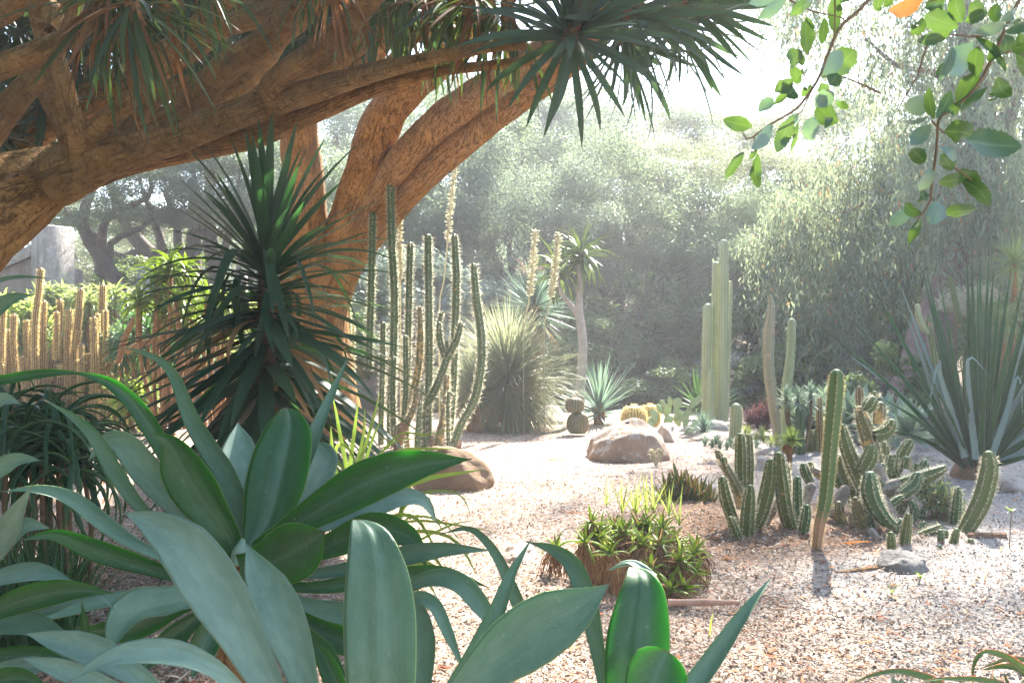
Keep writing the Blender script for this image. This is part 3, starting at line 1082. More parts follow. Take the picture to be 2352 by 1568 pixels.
# ================================================================ dragon tree
dt = thing('dragon_tree', 'huge dragon tree with orange bark and limbs arching over the garden', 'tree', (P('p', 720, 0, 15.7)[0], 15.7, 0))


def limb(pts, mat='dragon_limb', name='limb', seed=0, lump=.10, wr=.012, sides=22, step=.05, lump_s=1.6):
    """pts: (px, py, depth, radius px)"""
    a = np.array([np.append(P('p', x, y, d), r / F * d) for x, y, d, r in pts])
    return part(name, tube(a[:, :3], a[:, 3], sides, lump=lump, lump_s=lump_s, seed=seed, step=step, wrinkle=wr), M[mat], dt)


trunks = [
    [(690, 1020, 15.8, 110), (690, 900, 15.8, 84), (690, 760, 15.7, 68), (700, 620, 15.5, 58), (700, 450, 15.0, 50), (690, 330, 14.4, 46), (690, 200, 13.6, 42), (700, 60, 12.5, 38), (690, -120, 11.4, 34)],
    [(750, 1015, 15.7, 90), (742, 800, 15.7, 62), (752, 670, 15.6, 54), (782, 560, 15.4, 50), (815, 470, 15.1, 50), (838, 400, 14.8, 50), (870, 300, 14.2, 52), (905, 240, 13.6, 47), (975, 170, 12.5, 42), (1060, 90, 11.4, 38), (1120, -40, 10.4, 32)],
    [(745, 900, 15.5, 50), (752, 700, 15.5, 42), (795, 575, 15.3, 36), (860, 462, 14.9, 33), (915, 380, 14.3, 35), (985, 302, 13.3, 37), (1080, 228, 11.8, 37), (1180, 165, 10.2, 34), (1290, 92, 8.6, 32), (1400, -20, 7.4, 28)],
    [(740, 970, 15.5, 50), (752, 760, 15.5, 42), (776, 670, 15.4, 37), (815, 590, 15.3, 34), (900, 483, 15.0, 34), (985, 393, 14.2, 34), (1085, 307, 12.9, 34), (1180, 238, 11.4, 33), (1280, 165, 9.8, 31), (1390, 70, 8.4, 28), (1500, -60, 7.4, 25)],
]
for i, tpts in enumerate(trunks):
    limb(tpts, 'dragon_bark', 'trunk', seed=i * 3 + 1, lump=.09, wr=.004, sides=34, step=.05, lump_s=1.1)

limbs = [
    # the great limb from the left and the two long branches that leave it
    ([(-820, 1390, 5.8, 230), (-700, 1120, 5.9, 205), (-540, 860, 6.1, 190), (-330, 655, 6.4, 172), (-150, 545, 6.7, 150), (0, 460, 7.0, 108), (120, 405, 7.2, 74), (230, 375, 7.3, 52), (320, 358, 7.3, 38), (420, 342, 7.2, 32), (565, 318, 6.9, 26), (700, 270, 6.5, 22), (850, 208, 6.1, 18), (1000, 166, 5.8, 14), (1110, 152, 5.5, 12), (1215, 140, 5.2, 11)], 'dragon_bark'),
    ([(130, 410, 7.0, 60), (240, 365, 6.9, 46), (330, 335, 6.9, 40), (430, 304, 6.8, 38), (565, 256, 6.6, 36), (700, 214, 6.3, 30), (850, 168, 5.8, 22), (950, 144, 5.5, 18), (1060, 120, 5.3, 15), (1140, 107, 5.1, 13), (1200, 106, 5.0, 12)], 'dragon_limb'),
    # the fan of limbs that climbs to the upper right
    ([(632, 236, 6.45, 26), (622, 205, 6.35, 27), (650, 172, 6.25, 29), (720, 122, 6.05, 31), (800, 55, 5.85, 30), (865, -20, 5.65, 27)], 'dragon_limb'),
    ([(405, 262, 7.0, 30), (440, 235, 6.95, 34), (480, 195, 6.85, 33), (530, 145, 6.75, 31), (600, 105, 6.6, 33), (675, 30, 6.4, 31), (725, -50, 6.2, 27)], 'dragon_limb'),
    ([(290, 285, 7.3, 26), (330, 245, 7.25, 26), (370, 215, 7.2, 24), (450, 190, 7.15, 22), (500, 168, 7.2, 20)], 'dragon_limb'),
    ([(330, 165, 7.3, 26), (400, 105, 7.2, 25), (500, 66, 7.1, 24), (615, 30, 7.0, 24), (700, -15, 6.9, 22)], 'dragon_limb'),
    ([(430, 85, 7.7, 22), (550, 36, 7.6, 22), (640, -10, 7.5, 20)], 'dragon_limb'),
    ([(470, 232, 7.5, 24), (550, 192, 7.45, 25), (600, 150, 7.4, 25), (640, 90, 7.3, 24), (700, 40, 7.2, 23), (760, -20, 7.1, 22)], 'dragon_limb'),
    ([(500, 245, 8.0, 24), (600, 212, 7.9, 24), (700, 165, 7.8, 24), (790, 130, 7.7, 22)], 'dragon_limb'),
    ([(740, 165, 7.0, 20), (800, 120, 6.9, 22), (875, 65, 6.8, 22), (950, -10, 6.6, 20)], 'dragon_limb'),
    ([(815, 190, 9.0, 34), (855, 115, 8.8, 34), (895, 50, 8.6, 31), (915, -30, 8.4, 28)], 'dragon_bark'),
    ([(895, 145, 7.9, 15), (960, 80, 7.6, 15), (1025, 28, 7.3, 14), (1080, -30, 7, 13)], 'dragon_limb'),
    # the fork at the left and what crosses behind it
    ([(178, 414, 7.12, 32), (176, 370, 6.9, 31), (170, 320, 6.75, 32), (150, 245, 6.65, 30), (132, 170, 6.55, 28), (112, 100, 6.45, 26), (95, 30, 6.3, 26), (80, -60, 6.1, 24)], 'dragon_limb'),
    ([(180, 385, 6.95, 26), (200, 322, 6.8, 27), (262, 262, 6.7, 25), (320, 218, 6.6, 24), (365, 150, 6.5, 23), (420, 85, 6.4, 22), (500, 20, 6.3, 21), (560, -50, 6.2, 19)], 'dragon_limb'),
    ([(-130, 205, 5.6, 34), (-40, 168, 5.6, 31), (30, 143, 5.6, 29), (100, 115, 5.6, 27), (160, 85, 5.6, 24), (220, 30, 5.5, 22), (270, -50, 5.4, 20)], 'dragon_limb'),
    ([(-120, 420, 7.6, 46), (-30, 310, 7.5, 38), (40, 225, 7.4, 32), (95, 160, 7.3, 28), (140, 80, 7.2, 26), (175, -40, 7.0, 24)], 'dragon_limb'),
    ([(60, 160, 7.8, 16), (100, 215, 7.7, 17), (140, 285, 7.5, 20), (165, 350, 7.3, 24)], 'dragon_limb'),
    ([(-80, 60, 7.6, 30), (20, 20, 7.5, 28), (60, -50, 7.4, 26)], 'dragon_limb'),
    ([(110, 66, 5.75, 20), (120, 30, 5.8, 24), (95, 5, 5.85, 24), (70, -40, 5.9, 22)], 'dragon_limb'),
    ([(-100, 380, 8.8, 60), (90, 290, 8.7, 46), (260, 205, 8.5, 38), (430, 110, 8.3, 34), (600, -10, 8.1, 30)], 'dragon_bark'),
    ([(120, 380, 8.4, 44), (300, 305, 8.3, 36), (480, 240, 8.2, 30), (640, 175, 8.0, 26)], 'dragon_bark'),
]
for i, (lp, mt) in enumerate(limbs):
    limb(lp, mt, 'limb', seed=i * 5 + 2, wr=.016 if mt == 'dragon_limb' else .006, sides=30 if i < 7 else 22, step=.03 if i < 7 else .045)

# rosettes of sword leaves; leaves share a few meshes
dr_len = (.62, .56, .66, .6)
DR = [mesh('leaf', blade(l, .046, dp, 'strap', .18, 9, 3, 1.5), M['dragon']) for l, dp in zip(dr_len, (.15, .4, .75, 1.1))]
DH = [mesh('leaf', blade(l, .028, dp, 'strap', .22, 9, 3, 1.2), M['dragon_green']) for l, dp in ((.58, .5), (.5, .9), (.66, .35))]
DD = [mesh('leaf', blade(l, .022, dp, 'strap', .3, 9, 3, 1.1), M['dragon_dead']) for l, dp in ((.55, .5), (.45, 1.0), (.62, .3))]


def rosette(pos, axis, n, hi, lo, kinds, scale=(.85, 1.1), zd=.1, single=1.0):
    r = sub('rosette', dt)
    part('growing_tip', tube([np.array(pos) - np.array(unit(axis)) * .14, np.array(pos) + np.array(unit(axis)) * .03], [.05, .035], 10, step=.03), M['fibre'], r)
    rest = {}
    for f, Mx in rosette_frames(pos, n, hi, lo, scale, axis, rad=.03, spread=.16, zdrop=zd):
        bank = kinds(f)
        # gravity: leaves bend further down in world space the longer they lie flat
        if random.random() < single:
            inst('leaf', random.choice(bank), Mx, r)
        else:
            rest.setdefault(bank[0].materials[0].name, []).append((random.randrange(3), Mx))
    for mn, lst in rest.items():
        part('leaves', join(HB, lst), bpy.data.materials[mn], r, kind='stuff')


HB = [blade(l, .027, dp, 'strap', .22, 8, 3, 1.2) for l, dp in ((.58, .5), (.5, .9), (.66, .35))]
rosette(P('p', 1318, 62, 5.0), (.25, -.75, .45), 66, 86, -28, lambda f: DR[:2] if f < .4 else DR[1:], (.8, 1.12))
rosette(P('p', 1470, 30, 5.3), (.75, -.1, -.1), 50, 80, -30, lambda f: DR[:3], (.85, 1.15))
rosette(P('p', 1600, 10, 5.7), (.9, .1, -.05), 44, 75, -30, lambda f: DR[:3] if f < .8 else DH, (.8, 1.05))
rosette(P('p', 1440, 100, 5.8), (.6, .0, -.75), 40, 70, -10, lambda f: DR[:3], (.85, 1.1), single=.5)
rosette(P('p', 1560, 60, 6.1), (.6, .0, -.7), 40, 75, -10, lambda f: DR[:3], (.85, 1.1), single=.5)
hang = [(300, 0, 5.1, 22, .35), (240, -10, 5.3, 20, .4), (370, -30, 5.4, 16, .3), (255, -70, 5.2, 22, .5), (455, -90, 5.5, 20, .1), (700, -70, 5.9, 16, .3), (760, -50, 5.6, 26, .8), (870, -60, 6.0, 18, .35), (930, -40, 5.9, 26, .25), (985, -20, 5.9, 30, .4), (820, -40, 6.3, 24, .4), (905, -30, 6.2, 28, .2), (1125, 5, 5.7, 30, .2), (1010, 10, 6.3, 26, .3), (1040, -10, 5.8, 30, .3), (1090, -20, 5.5, 32, .3), (1165, 20, 5.4, 30, .2)]
for hx, hy, hd, hn, dead in hang:
    lng = hx in (300, 240, 255, 380)
    hn = int(hn * (1.5 if lng else 1.05))
    rosette(P('p', hx, hy, hd), (random.uniform(-.2, .2), -.2, 1), hn, 5, -82, lambda f, dead=dead: DD if random.random() < dead else (DH if random.random() < .75 else DR[1:3]), (.85, 1.35) if lng else (.7, 1.05), single=.25)

# the rest of the umbrella, above the frame: joined sword leaves, spread for the shade below
LT = [blade(l, .05, dp, 'strap', .15, 3, 3, 1.4) for l, dp in ((.6, .2), (.62, .6), (.58, 1.0))]
cm = []
rc = random.Random(5)
for i in range(560):
    for _ in range(60):
        x, y = rc.uniform(-8.5, 3.2), rc.uniform(-3.5, 16.5)
        if ((x + 2.6) / 5.8) ** 2 + ((y - 6.0) / 10.5) ** 2 < 1 and (x < .9 or (y < 9 and x < 2.5)) and (y > 1.2 or x < -1.3):
            break
    top = 6.4 - .035 * ((x + 2.6) ** 2 + .6 * (y - 10) ** 2)
    z = max(top + rc.uniform(-.3, .3), CAM_Z + max(y, 2) * .352 + (.3 if y > 4 and x < .3 else .65))
    for f, Mx in rosette_frames((x, y, z), 38, 85, -55, (.85, 1.2), (rc.uniform(-.4, .4), rc.uniform(-.4, .4), 1), rng=rc):
        cm.append((rc.randrange(3), Mx))
for i in range(190):  # leaf mass added behind the limbs so the gaps between them go dark
    px_, d_ = rc.uniform(-260, 960), rc.uniform(8.0, 11.5)
    py_ = rc.uniform(-120, 330 - .33 * max(px_, 0))
    for f, Mx in rosette_frames(P('p', px_, py_, d_), 40, 85, -75, (.7, 1.0), (rc.uniform(-.4, .4), rc.uniform(-.4, .4), 1), rng=rc):
        cm.append((rc.randrange(3), Mx))
part('crown', join(LT, cm), M['dragon'], dt, kind='stuff')

# ================================================================ background trees
def foliage(rng, centers, radii, nleaf, size, aspect=.55, up=.35, shell=.78, flat=.8):
    """leaf clumps: centers (k,3), radii (k,), nleaf leaves in all"""
    centers, radii = np.asarray(centers), np.asarray(radii)
    w = radii ** 2
    ci = rng.choice(len(centers), nleaf, p=w / w.sum())
    d = unit(rng.normal(0, 1, (nleaf, 3)))
    d[:, 2] = np.where(d[:, 2] < -.2, d[:, 2] * .6, d[:, 2])
    rr = (rng.random(nleaf) ** (1 - shell)) * (1 + .22 * rng.normal(0, 1, nleaf))
    p = centers[ci] + d * (radii[ci] * rr)[:, None] * np.array([1, 1, flat])
    nrm = unit(d * .9 + rng.normal(0, .6, (nleaf, 3)) + np.array([0, 0, up]))
    a = unit(np.cross(nrm, rng.normal(0, 1, (nleaf, 3))))
    b = np.cross(nrm, a)
    L = (size * rng.uniform(.6, 1.3, nleaf))[:, None] * .5
    Wd = L * aspect
    V = np.stack([p - a * L, p + b * Wd - a * L * .1, p + a * L, p - b * Wd - a * L * .1], 1).reshape(-1, 3)
    q = np.arange(nleaf * 4).reshape(-1, 4)
    r = np.repeat(rng.random(nleaf), 4)
    return V, q, np.stack([r, r], 1)


def crown_clumps(rng, rx, ry, rz, k, rmin=.16, rmax=.34, fill=.5):
    d = unit(rng.normal(0, 1, (k, 3)))
    f = rng.uniform(fill, 1.0, k) ** .6
    c = d * f[:, None] * np.array([rx, ry, rz])
    c[:, 2] = np.where(c[:, 2] < -.5 * rz, c[:, 2] * .8, c[:, 2])
    return c, rng.uniform(rmin, rmax, k) * (rx + rz) / 2


CROWNS = {}
crng = np.random.default_rng(3)
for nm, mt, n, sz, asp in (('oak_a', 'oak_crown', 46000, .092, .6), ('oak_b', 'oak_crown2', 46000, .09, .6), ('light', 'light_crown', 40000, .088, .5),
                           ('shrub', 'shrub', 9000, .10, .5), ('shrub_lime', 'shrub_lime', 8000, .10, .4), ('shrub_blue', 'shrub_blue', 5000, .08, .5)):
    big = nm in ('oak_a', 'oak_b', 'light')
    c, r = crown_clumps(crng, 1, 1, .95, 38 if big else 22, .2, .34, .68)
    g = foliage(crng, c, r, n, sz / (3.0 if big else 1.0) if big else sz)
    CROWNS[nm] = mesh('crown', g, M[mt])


def trunk_geo(base, top, r0, r1, seed=0, bend=.3, sides=10):
    base, top = np.array(base, float), np.array(top, float)
    rs = np.random.default_rng(seed)
    k = 5
    p = base[None] + (top - base)[None] * np.linspace(0, 1, k)[:, None]
    p[1:-1] += rs.normal(0, bend, (k - 2, 3)) * np.array([1, 1, .2])
    return tube(p, np.linspace(r0, r1, k), sides, step=.25, lump=.1, lump_s=1.5, seed=seed)


def tree(name, label, cat, px, py, d, w, h, crown='oak_a', bark='oak_bark', group=None, seed=0, tr=.2, limbs_=2):
    """crown centre at (px,py) and depth d, w x h metres in radius"""
    c = P('p', px, py, d)
    gz = float(ground_h(c[0], c[1]))
    root = thing(name, label, cat, (c[0], c[1], gz), group)
    G = Geo()
    G.add(*trunk_geo((c[0], c[1], gz - .1), (c[0], c[1], c[2] + h * .3), tr, tr * .35, seed))
    rs = random.Random(seed)
    for i in range(limbs_):
        a = rs.random() * 6.28
        z0 = gz + (c[2] - gz) * rs.uniform(.35, .75)
        G.add(*trunk_geo((c[0], c[1], z0), (c[0] + math.cos(a) * w * .6, c[1] + math.sin(a) * w * .6, c[2] + h * rs.uniform(-.3, .4)), tr * .5, tr * .15, seed + i + 1, .2, 8))
    part('trunk', G, M[bark], root)
    Mx = Matrix.Translation(Vector(c)) @ Matrix.Rotation(rs.random() * 6.28, 4, 'Z') @ Matrix.Diagonal((w, w, h, 1))
    o = inst('crown', CROWNS[crown], Mx, root)
    o['kind'] = 'stuff'
    return root


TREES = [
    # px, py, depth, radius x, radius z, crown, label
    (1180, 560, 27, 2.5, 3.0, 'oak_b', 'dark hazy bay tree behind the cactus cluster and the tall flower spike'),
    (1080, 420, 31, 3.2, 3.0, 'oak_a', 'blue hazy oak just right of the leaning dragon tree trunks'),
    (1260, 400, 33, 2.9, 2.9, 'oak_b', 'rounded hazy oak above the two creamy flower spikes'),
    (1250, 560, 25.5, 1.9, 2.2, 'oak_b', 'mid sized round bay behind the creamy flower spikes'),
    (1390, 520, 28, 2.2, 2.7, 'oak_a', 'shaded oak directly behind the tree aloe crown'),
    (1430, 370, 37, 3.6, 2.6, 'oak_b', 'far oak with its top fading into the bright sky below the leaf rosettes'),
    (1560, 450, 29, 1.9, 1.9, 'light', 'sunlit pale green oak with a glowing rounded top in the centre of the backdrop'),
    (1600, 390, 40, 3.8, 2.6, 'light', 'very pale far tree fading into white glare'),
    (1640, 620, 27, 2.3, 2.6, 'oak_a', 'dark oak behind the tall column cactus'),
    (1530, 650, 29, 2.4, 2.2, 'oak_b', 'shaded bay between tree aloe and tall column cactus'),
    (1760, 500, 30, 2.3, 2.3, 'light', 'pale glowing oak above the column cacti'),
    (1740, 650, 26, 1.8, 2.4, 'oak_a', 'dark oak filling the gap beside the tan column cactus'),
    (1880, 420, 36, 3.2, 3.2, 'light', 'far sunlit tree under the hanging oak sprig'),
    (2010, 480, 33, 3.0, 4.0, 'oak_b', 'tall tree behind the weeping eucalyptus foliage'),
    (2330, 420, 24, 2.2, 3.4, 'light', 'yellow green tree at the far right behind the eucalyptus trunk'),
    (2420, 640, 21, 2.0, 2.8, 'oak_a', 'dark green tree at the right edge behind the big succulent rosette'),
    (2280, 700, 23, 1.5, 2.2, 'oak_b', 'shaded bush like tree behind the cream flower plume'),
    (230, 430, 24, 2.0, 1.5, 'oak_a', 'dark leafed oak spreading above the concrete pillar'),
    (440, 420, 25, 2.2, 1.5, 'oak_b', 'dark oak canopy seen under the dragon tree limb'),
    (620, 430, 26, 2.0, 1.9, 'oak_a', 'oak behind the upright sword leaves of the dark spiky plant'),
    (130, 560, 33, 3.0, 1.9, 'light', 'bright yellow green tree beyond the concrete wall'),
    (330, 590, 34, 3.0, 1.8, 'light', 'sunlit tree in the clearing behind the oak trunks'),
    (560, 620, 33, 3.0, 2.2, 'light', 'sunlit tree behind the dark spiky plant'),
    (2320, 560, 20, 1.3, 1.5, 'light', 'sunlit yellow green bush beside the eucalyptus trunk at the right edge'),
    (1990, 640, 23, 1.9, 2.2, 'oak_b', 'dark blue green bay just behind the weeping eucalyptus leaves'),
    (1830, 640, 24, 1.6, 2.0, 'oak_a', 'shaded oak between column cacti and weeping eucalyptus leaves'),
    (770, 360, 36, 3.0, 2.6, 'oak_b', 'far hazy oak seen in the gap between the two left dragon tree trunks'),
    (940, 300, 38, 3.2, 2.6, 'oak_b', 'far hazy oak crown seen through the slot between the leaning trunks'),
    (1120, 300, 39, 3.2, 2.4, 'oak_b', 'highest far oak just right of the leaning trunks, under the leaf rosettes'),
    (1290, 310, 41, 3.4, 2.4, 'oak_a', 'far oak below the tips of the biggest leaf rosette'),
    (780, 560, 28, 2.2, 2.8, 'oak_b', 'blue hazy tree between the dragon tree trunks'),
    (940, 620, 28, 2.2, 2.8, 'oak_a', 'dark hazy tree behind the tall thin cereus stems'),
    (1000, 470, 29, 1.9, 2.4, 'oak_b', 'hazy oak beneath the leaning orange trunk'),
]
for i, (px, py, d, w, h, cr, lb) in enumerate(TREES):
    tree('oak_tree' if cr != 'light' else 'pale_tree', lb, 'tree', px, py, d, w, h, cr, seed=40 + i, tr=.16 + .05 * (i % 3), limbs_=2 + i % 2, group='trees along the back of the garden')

# oaks whose bare trunks show at the left, in front of the clearing
for lb, pts in (
    ('grey oak trunk leaning left, with one long low crooked branch', [[(440, 720, 27.3, 26), (415, 640, 27.3, 21), (350, 585, 27.3, 19), (300, 530, 27.3, 16), (270, 460, 27.3, 13), (240, 400, 27.3, 8)],
                                                                        [(345, 583, 27.3, 10), (310, 580, 27.3, 8), (285, 588, 27.3, 7), (250, 578, 27.3, 5), (235, 582, 27.3, 3)],
                                                                        [(372, 600, 27.3, 12), (368, 550, 27.3, 11), (352, 500, 27.3, 9), (330, 440, 27.3, 6)]]),
    ('straight grey oak trunk forking behind the yellow green tree aloe', [[(452, 740, 26.5, 22), (448, 660, 26.5, 19), (442, 580, 26.5, 17), (450, 500, 26.5, 15), (440, 420, 26.5, 10)],
                                                                            [(440, 610, 26.5, 12), (412, 570, 26.5, 11), (405, 510, 26.5, 9), (380, 440, 26.5, 6)]]),
    ('smooth grey oak trunk nearest the dark spiky plant', [[(478, 760, 25.5, 24), (480, 680, 25.5, 20), (488, 600, 25.5, 17), (476, 500, 25.5, 15), (486, 400, 25.5, 10)],
                                                             [(486, 640, 25.5, 11), (520, 560, 25.5, 9), (540, 480, 25.5, 7), (570, 400, 25.5, 4)]]),
):
    b = P('p', pts[0][0][0], 784, pts[0][0][2])
    root = thing('oak_tree', lb, 'tree', (b[0], b[1], 0), 'oaks with bare trunks behind the garden wall')
    G = Geo()
    for bp in pts:
        a = np.array([np.append(P('p', x, y, d), r / F * d) for x, y, d, r in bp])
        if bp is pts[0]:
            a = np.vstack([[a[0, 0], a[0, 1], -.1, a[0, 3] * 1.25], a])
        G.add(*tube(a[:, :3], a[:, 3], 12, step=.12, lump=.12, lump_s=2.5, seed=len(lb)))
    part('trunk', G, M['oak_bark'], root)
    top = P('p', pts[0][-1][0], pts[0][-1][1] - 60, pts[0][-1][2])
    o = inst('crown', CROWNS['oak_a'], Matrix.Translation(Vector(top)) @ Matrix.Rotation(len(lb), 4, 'Z') @ Matrix.Diagonal((1.5, 1.3, .9, 1)), root)
    o['kind'] = 'stuff'

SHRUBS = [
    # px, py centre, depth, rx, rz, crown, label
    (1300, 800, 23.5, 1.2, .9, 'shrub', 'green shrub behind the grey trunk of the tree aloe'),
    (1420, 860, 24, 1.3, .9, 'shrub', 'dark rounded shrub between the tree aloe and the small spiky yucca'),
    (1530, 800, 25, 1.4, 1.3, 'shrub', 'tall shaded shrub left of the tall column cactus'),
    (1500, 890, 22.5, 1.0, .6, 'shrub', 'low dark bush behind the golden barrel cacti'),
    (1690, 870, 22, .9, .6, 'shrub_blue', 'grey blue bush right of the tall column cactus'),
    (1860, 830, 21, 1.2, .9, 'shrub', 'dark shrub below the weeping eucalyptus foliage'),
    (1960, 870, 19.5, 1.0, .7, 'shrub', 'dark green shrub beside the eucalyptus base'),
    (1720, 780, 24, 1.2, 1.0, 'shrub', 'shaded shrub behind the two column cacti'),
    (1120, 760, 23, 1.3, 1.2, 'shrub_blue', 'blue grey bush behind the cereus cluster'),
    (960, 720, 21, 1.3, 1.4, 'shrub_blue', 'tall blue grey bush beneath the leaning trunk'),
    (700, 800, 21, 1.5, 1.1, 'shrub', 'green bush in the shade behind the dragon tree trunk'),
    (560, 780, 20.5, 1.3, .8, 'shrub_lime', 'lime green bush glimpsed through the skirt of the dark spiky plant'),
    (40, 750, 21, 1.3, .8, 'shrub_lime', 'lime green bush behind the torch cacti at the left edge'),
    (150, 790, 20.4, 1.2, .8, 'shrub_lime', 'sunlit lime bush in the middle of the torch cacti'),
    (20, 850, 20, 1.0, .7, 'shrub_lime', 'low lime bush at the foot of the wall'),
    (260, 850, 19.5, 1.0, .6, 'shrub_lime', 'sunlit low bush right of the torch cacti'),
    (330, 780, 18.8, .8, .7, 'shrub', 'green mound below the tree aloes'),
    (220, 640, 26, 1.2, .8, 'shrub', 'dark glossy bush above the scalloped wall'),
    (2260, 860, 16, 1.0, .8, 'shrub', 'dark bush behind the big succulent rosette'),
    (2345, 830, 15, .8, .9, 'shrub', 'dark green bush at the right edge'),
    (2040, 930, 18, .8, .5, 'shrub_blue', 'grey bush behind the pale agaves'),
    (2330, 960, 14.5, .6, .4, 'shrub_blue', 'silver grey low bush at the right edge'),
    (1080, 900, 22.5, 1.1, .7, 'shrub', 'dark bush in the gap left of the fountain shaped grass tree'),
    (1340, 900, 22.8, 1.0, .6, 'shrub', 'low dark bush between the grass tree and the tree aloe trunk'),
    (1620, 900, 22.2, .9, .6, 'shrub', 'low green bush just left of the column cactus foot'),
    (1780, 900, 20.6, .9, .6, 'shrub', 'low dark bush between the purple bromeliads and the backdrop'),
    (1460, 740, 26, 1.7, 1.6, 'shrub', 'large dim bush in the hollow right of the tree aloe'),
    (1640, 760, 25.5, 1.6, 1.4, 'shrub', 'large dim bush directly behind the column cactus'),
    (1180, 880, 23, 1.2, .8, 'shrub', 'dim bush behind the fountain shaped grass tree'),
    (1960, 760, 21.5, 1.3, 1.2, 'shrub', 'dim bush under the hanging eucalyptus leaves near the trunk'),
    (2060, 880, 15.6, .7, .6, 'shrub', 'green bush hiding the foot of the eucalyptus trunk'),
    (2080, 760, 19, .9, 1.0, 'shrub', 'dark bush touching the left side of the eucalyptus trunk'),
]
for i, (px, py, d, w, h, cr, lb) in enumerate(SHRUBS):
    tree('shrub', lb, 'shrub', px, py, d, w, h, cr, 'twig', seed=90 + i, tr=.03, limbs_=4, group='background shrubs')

# far wooded slope that closes the view
wr_ = np.random.default_rng(12)
cs, rs_ = [], []
for i in range(420):
    x, y = wr_.uniform(-45, 45), wr_.uniform(42, 70)
    cs.append((x, y, float(ground_h(x, y)) + wr_.uniform(.3, 1.0) * (4.5 if x < 10 else 4.0)))
    rs_.append(wr_.uniform(1.2, 2.2))
for i in range(420):  # unseen foliage ring behind and beside the camera, added to cut sky fill
    a_ = wr_.uniform(math.radians(125), math.radians(415))
    rr_ = wr_.uniform(9, 15) if math.radians(150) < a_ < math.radians(265) else wr_.uniform(17, 26)
    x, y = rr_ * math.cos(a_), 2 + rr_ * math.sin(a_)
    if y > 12 and abs(x) < y * .62 + 2:
        continue
    cs.append((x, y, wr_.uniform(.5, 9.0)))
    rs_.append(wr_.uniform(1.2, 2.0))
solo('woodland_and_sky_screen', foliage(wr_, cs, rs_, 170000, .38), M['oak_crown2'], None, None, kind='stuff')

# ================================================================ eucalyptus on the right
def pendulous(rng, centers, nstrand, leaves_per, slen, lsize, lw, spread):
    n = nstrand * leaves_per
    ci = rng.integers(0, len(centers), nstrand)
    o = np.asarray(centers)[ci] + rng.normal(0, 1, (nstrand, 3)) * spread
    ln = slen * rng.uniform(.4, 1.2, nstrand)
    sway = rng.normal(0, .25, (nstrand, 2))
    t = rng.random((nstrand, leaves_per))
    p = o[:, None, :].repeat(leaves_per, 1)
    p[..., 0] += sway[:, None, 0] * t * ln[:, None]
    p[..., 1] += sway[:, None, 1] * t * ln[:, None]
    p[..., 2] -= t * ln[:, None]
    p = p.reshape(-1, 3) + rng.normal(0, .05, (n, 3))
    d = unit(np.stack([rng.normal(0, .45, n), rng.normal(0, .45, n), -np.ones(n)], 1))
    s = unit(np.cross(d, rng.normal(0, 1, (n, 3))))
    L = (lsize * rng.uniform(.6, 1.3, n))[:, None]
    W_ = (lw * rng.uniform(.7, 1.3, n))[:, None] * .5
    V = np.stack([p, p + d * L * .45 + s * W_, p + d * L + s * W_ * .8, p + d * L * .45 - s * W_], 1).reshape(-1, 3)
    q = np.arange(n * 4).reshape(-1, 4)
    r = np.repeat(rng.random(n), 4)
    return V, q, np.stack([r, r], 1)


er = np.random.default_rng(31)
eb = P('p', 2110, 784, 17.0)
eu = thing('eucalyptus_tree', 'big leaning eucalyptus with pinkish peeling trunk and weeping foliage', 'tree', (eb[0], 17.0, 0))
for j, pts in enumerate((
    [(2075, 1040, 17.0, 70), (2098, 930, 17.0, 56), (2128, 820, 17.2, 52), (2170, 700, 17.5, 52), (2208, 590, 17.8, 48), (2235, 480, 18.2, 44), (2255, 360, 18.6, 38), (2250, 240, 19, 32), (2230, 120, 19.4, 26), (2190, -60, 19.8, 20)],
    [(2245, 440, 18.3, 22), (2290, 340, 18.6, 20), (2330, 200, 19, 17), (2360, 60, 19.4, 12)],
    [(2250, 300, 18.8, 14), (2200, 230, 19, 10), (2150, 170, 19.4, 8), (2060, 150, 19.8, 5), (1990, 90, 20, 3)],
    [(2236, 520, 18.1, 9), (2190, 500, 18.6, 6), (2120, 440, 19, 5), (2040, 445, 19.5, 3.5), (1930, 490, 20, 2), (1870, 470, 20.4, 1)],
)):
    a = np.array([np.append(P('p', x, y, d), r / F * d) for x, y, d, r in pts])
    part('trunk' if j == 0 else 'branch', tube(a[:, :3], a[:, 3], 26 if j == 0 else 12, step=.1, lump=.13, lump_s=1.3, seed=j), M['euc_bark'], eu)
cl = [P('p', x, y, d) for x, y, d in [(1790, 560, 22), (1830, 480, 22), (1880, 420, 22), (1950, 400, 21), (1900, 560, 21), (1960, 520, 20.5), (2020, 440, 20), (2060, 540, 19.5), (2000, 620, 19.5), (1900, 650, 20),
                                       (1960, 700, 19.5), (2080, 340, 20), (2150, 280, 19.5), (2130, 420, 19), (2060, 640, 19), (2110, 600, 18.6), (1840, 650, 21), (2000, 330, 21), (1850, 740, 20), (1960, 780, 19)]]
part('foliage', pendulous(er, cl, 2100, 17, 1.25, .15, .032, np.array([.42, .5, .35])), M['euc_crown'], eu, kind='stuff')
cl = [P('p', x, y, d) for x, y, d in [(2190, 100, 19), (2090, 80, 20), (2140, 180, 19), (2220, 40, 19), (2290, 110, 18.5), (2010, 40, 20.5), (2340, 230, 18.5), (2300, 330, 18.4), (2370, 400, 18), (2340, 520, 17.8), (2290, 470, 18), (1990, 170, 20.5),
                                       (1940, 60, 21), (2380, 100, 18.5), (2190, 400, 18.2), (2180, 490, 18), (2260, 560, 17.6)]]
cl += [c + np.array([er.uniform(-1.5, 1.5), er.uniform(-1, 3), er.uniform(1.0, 4.5)]) for c in cl[:11]]
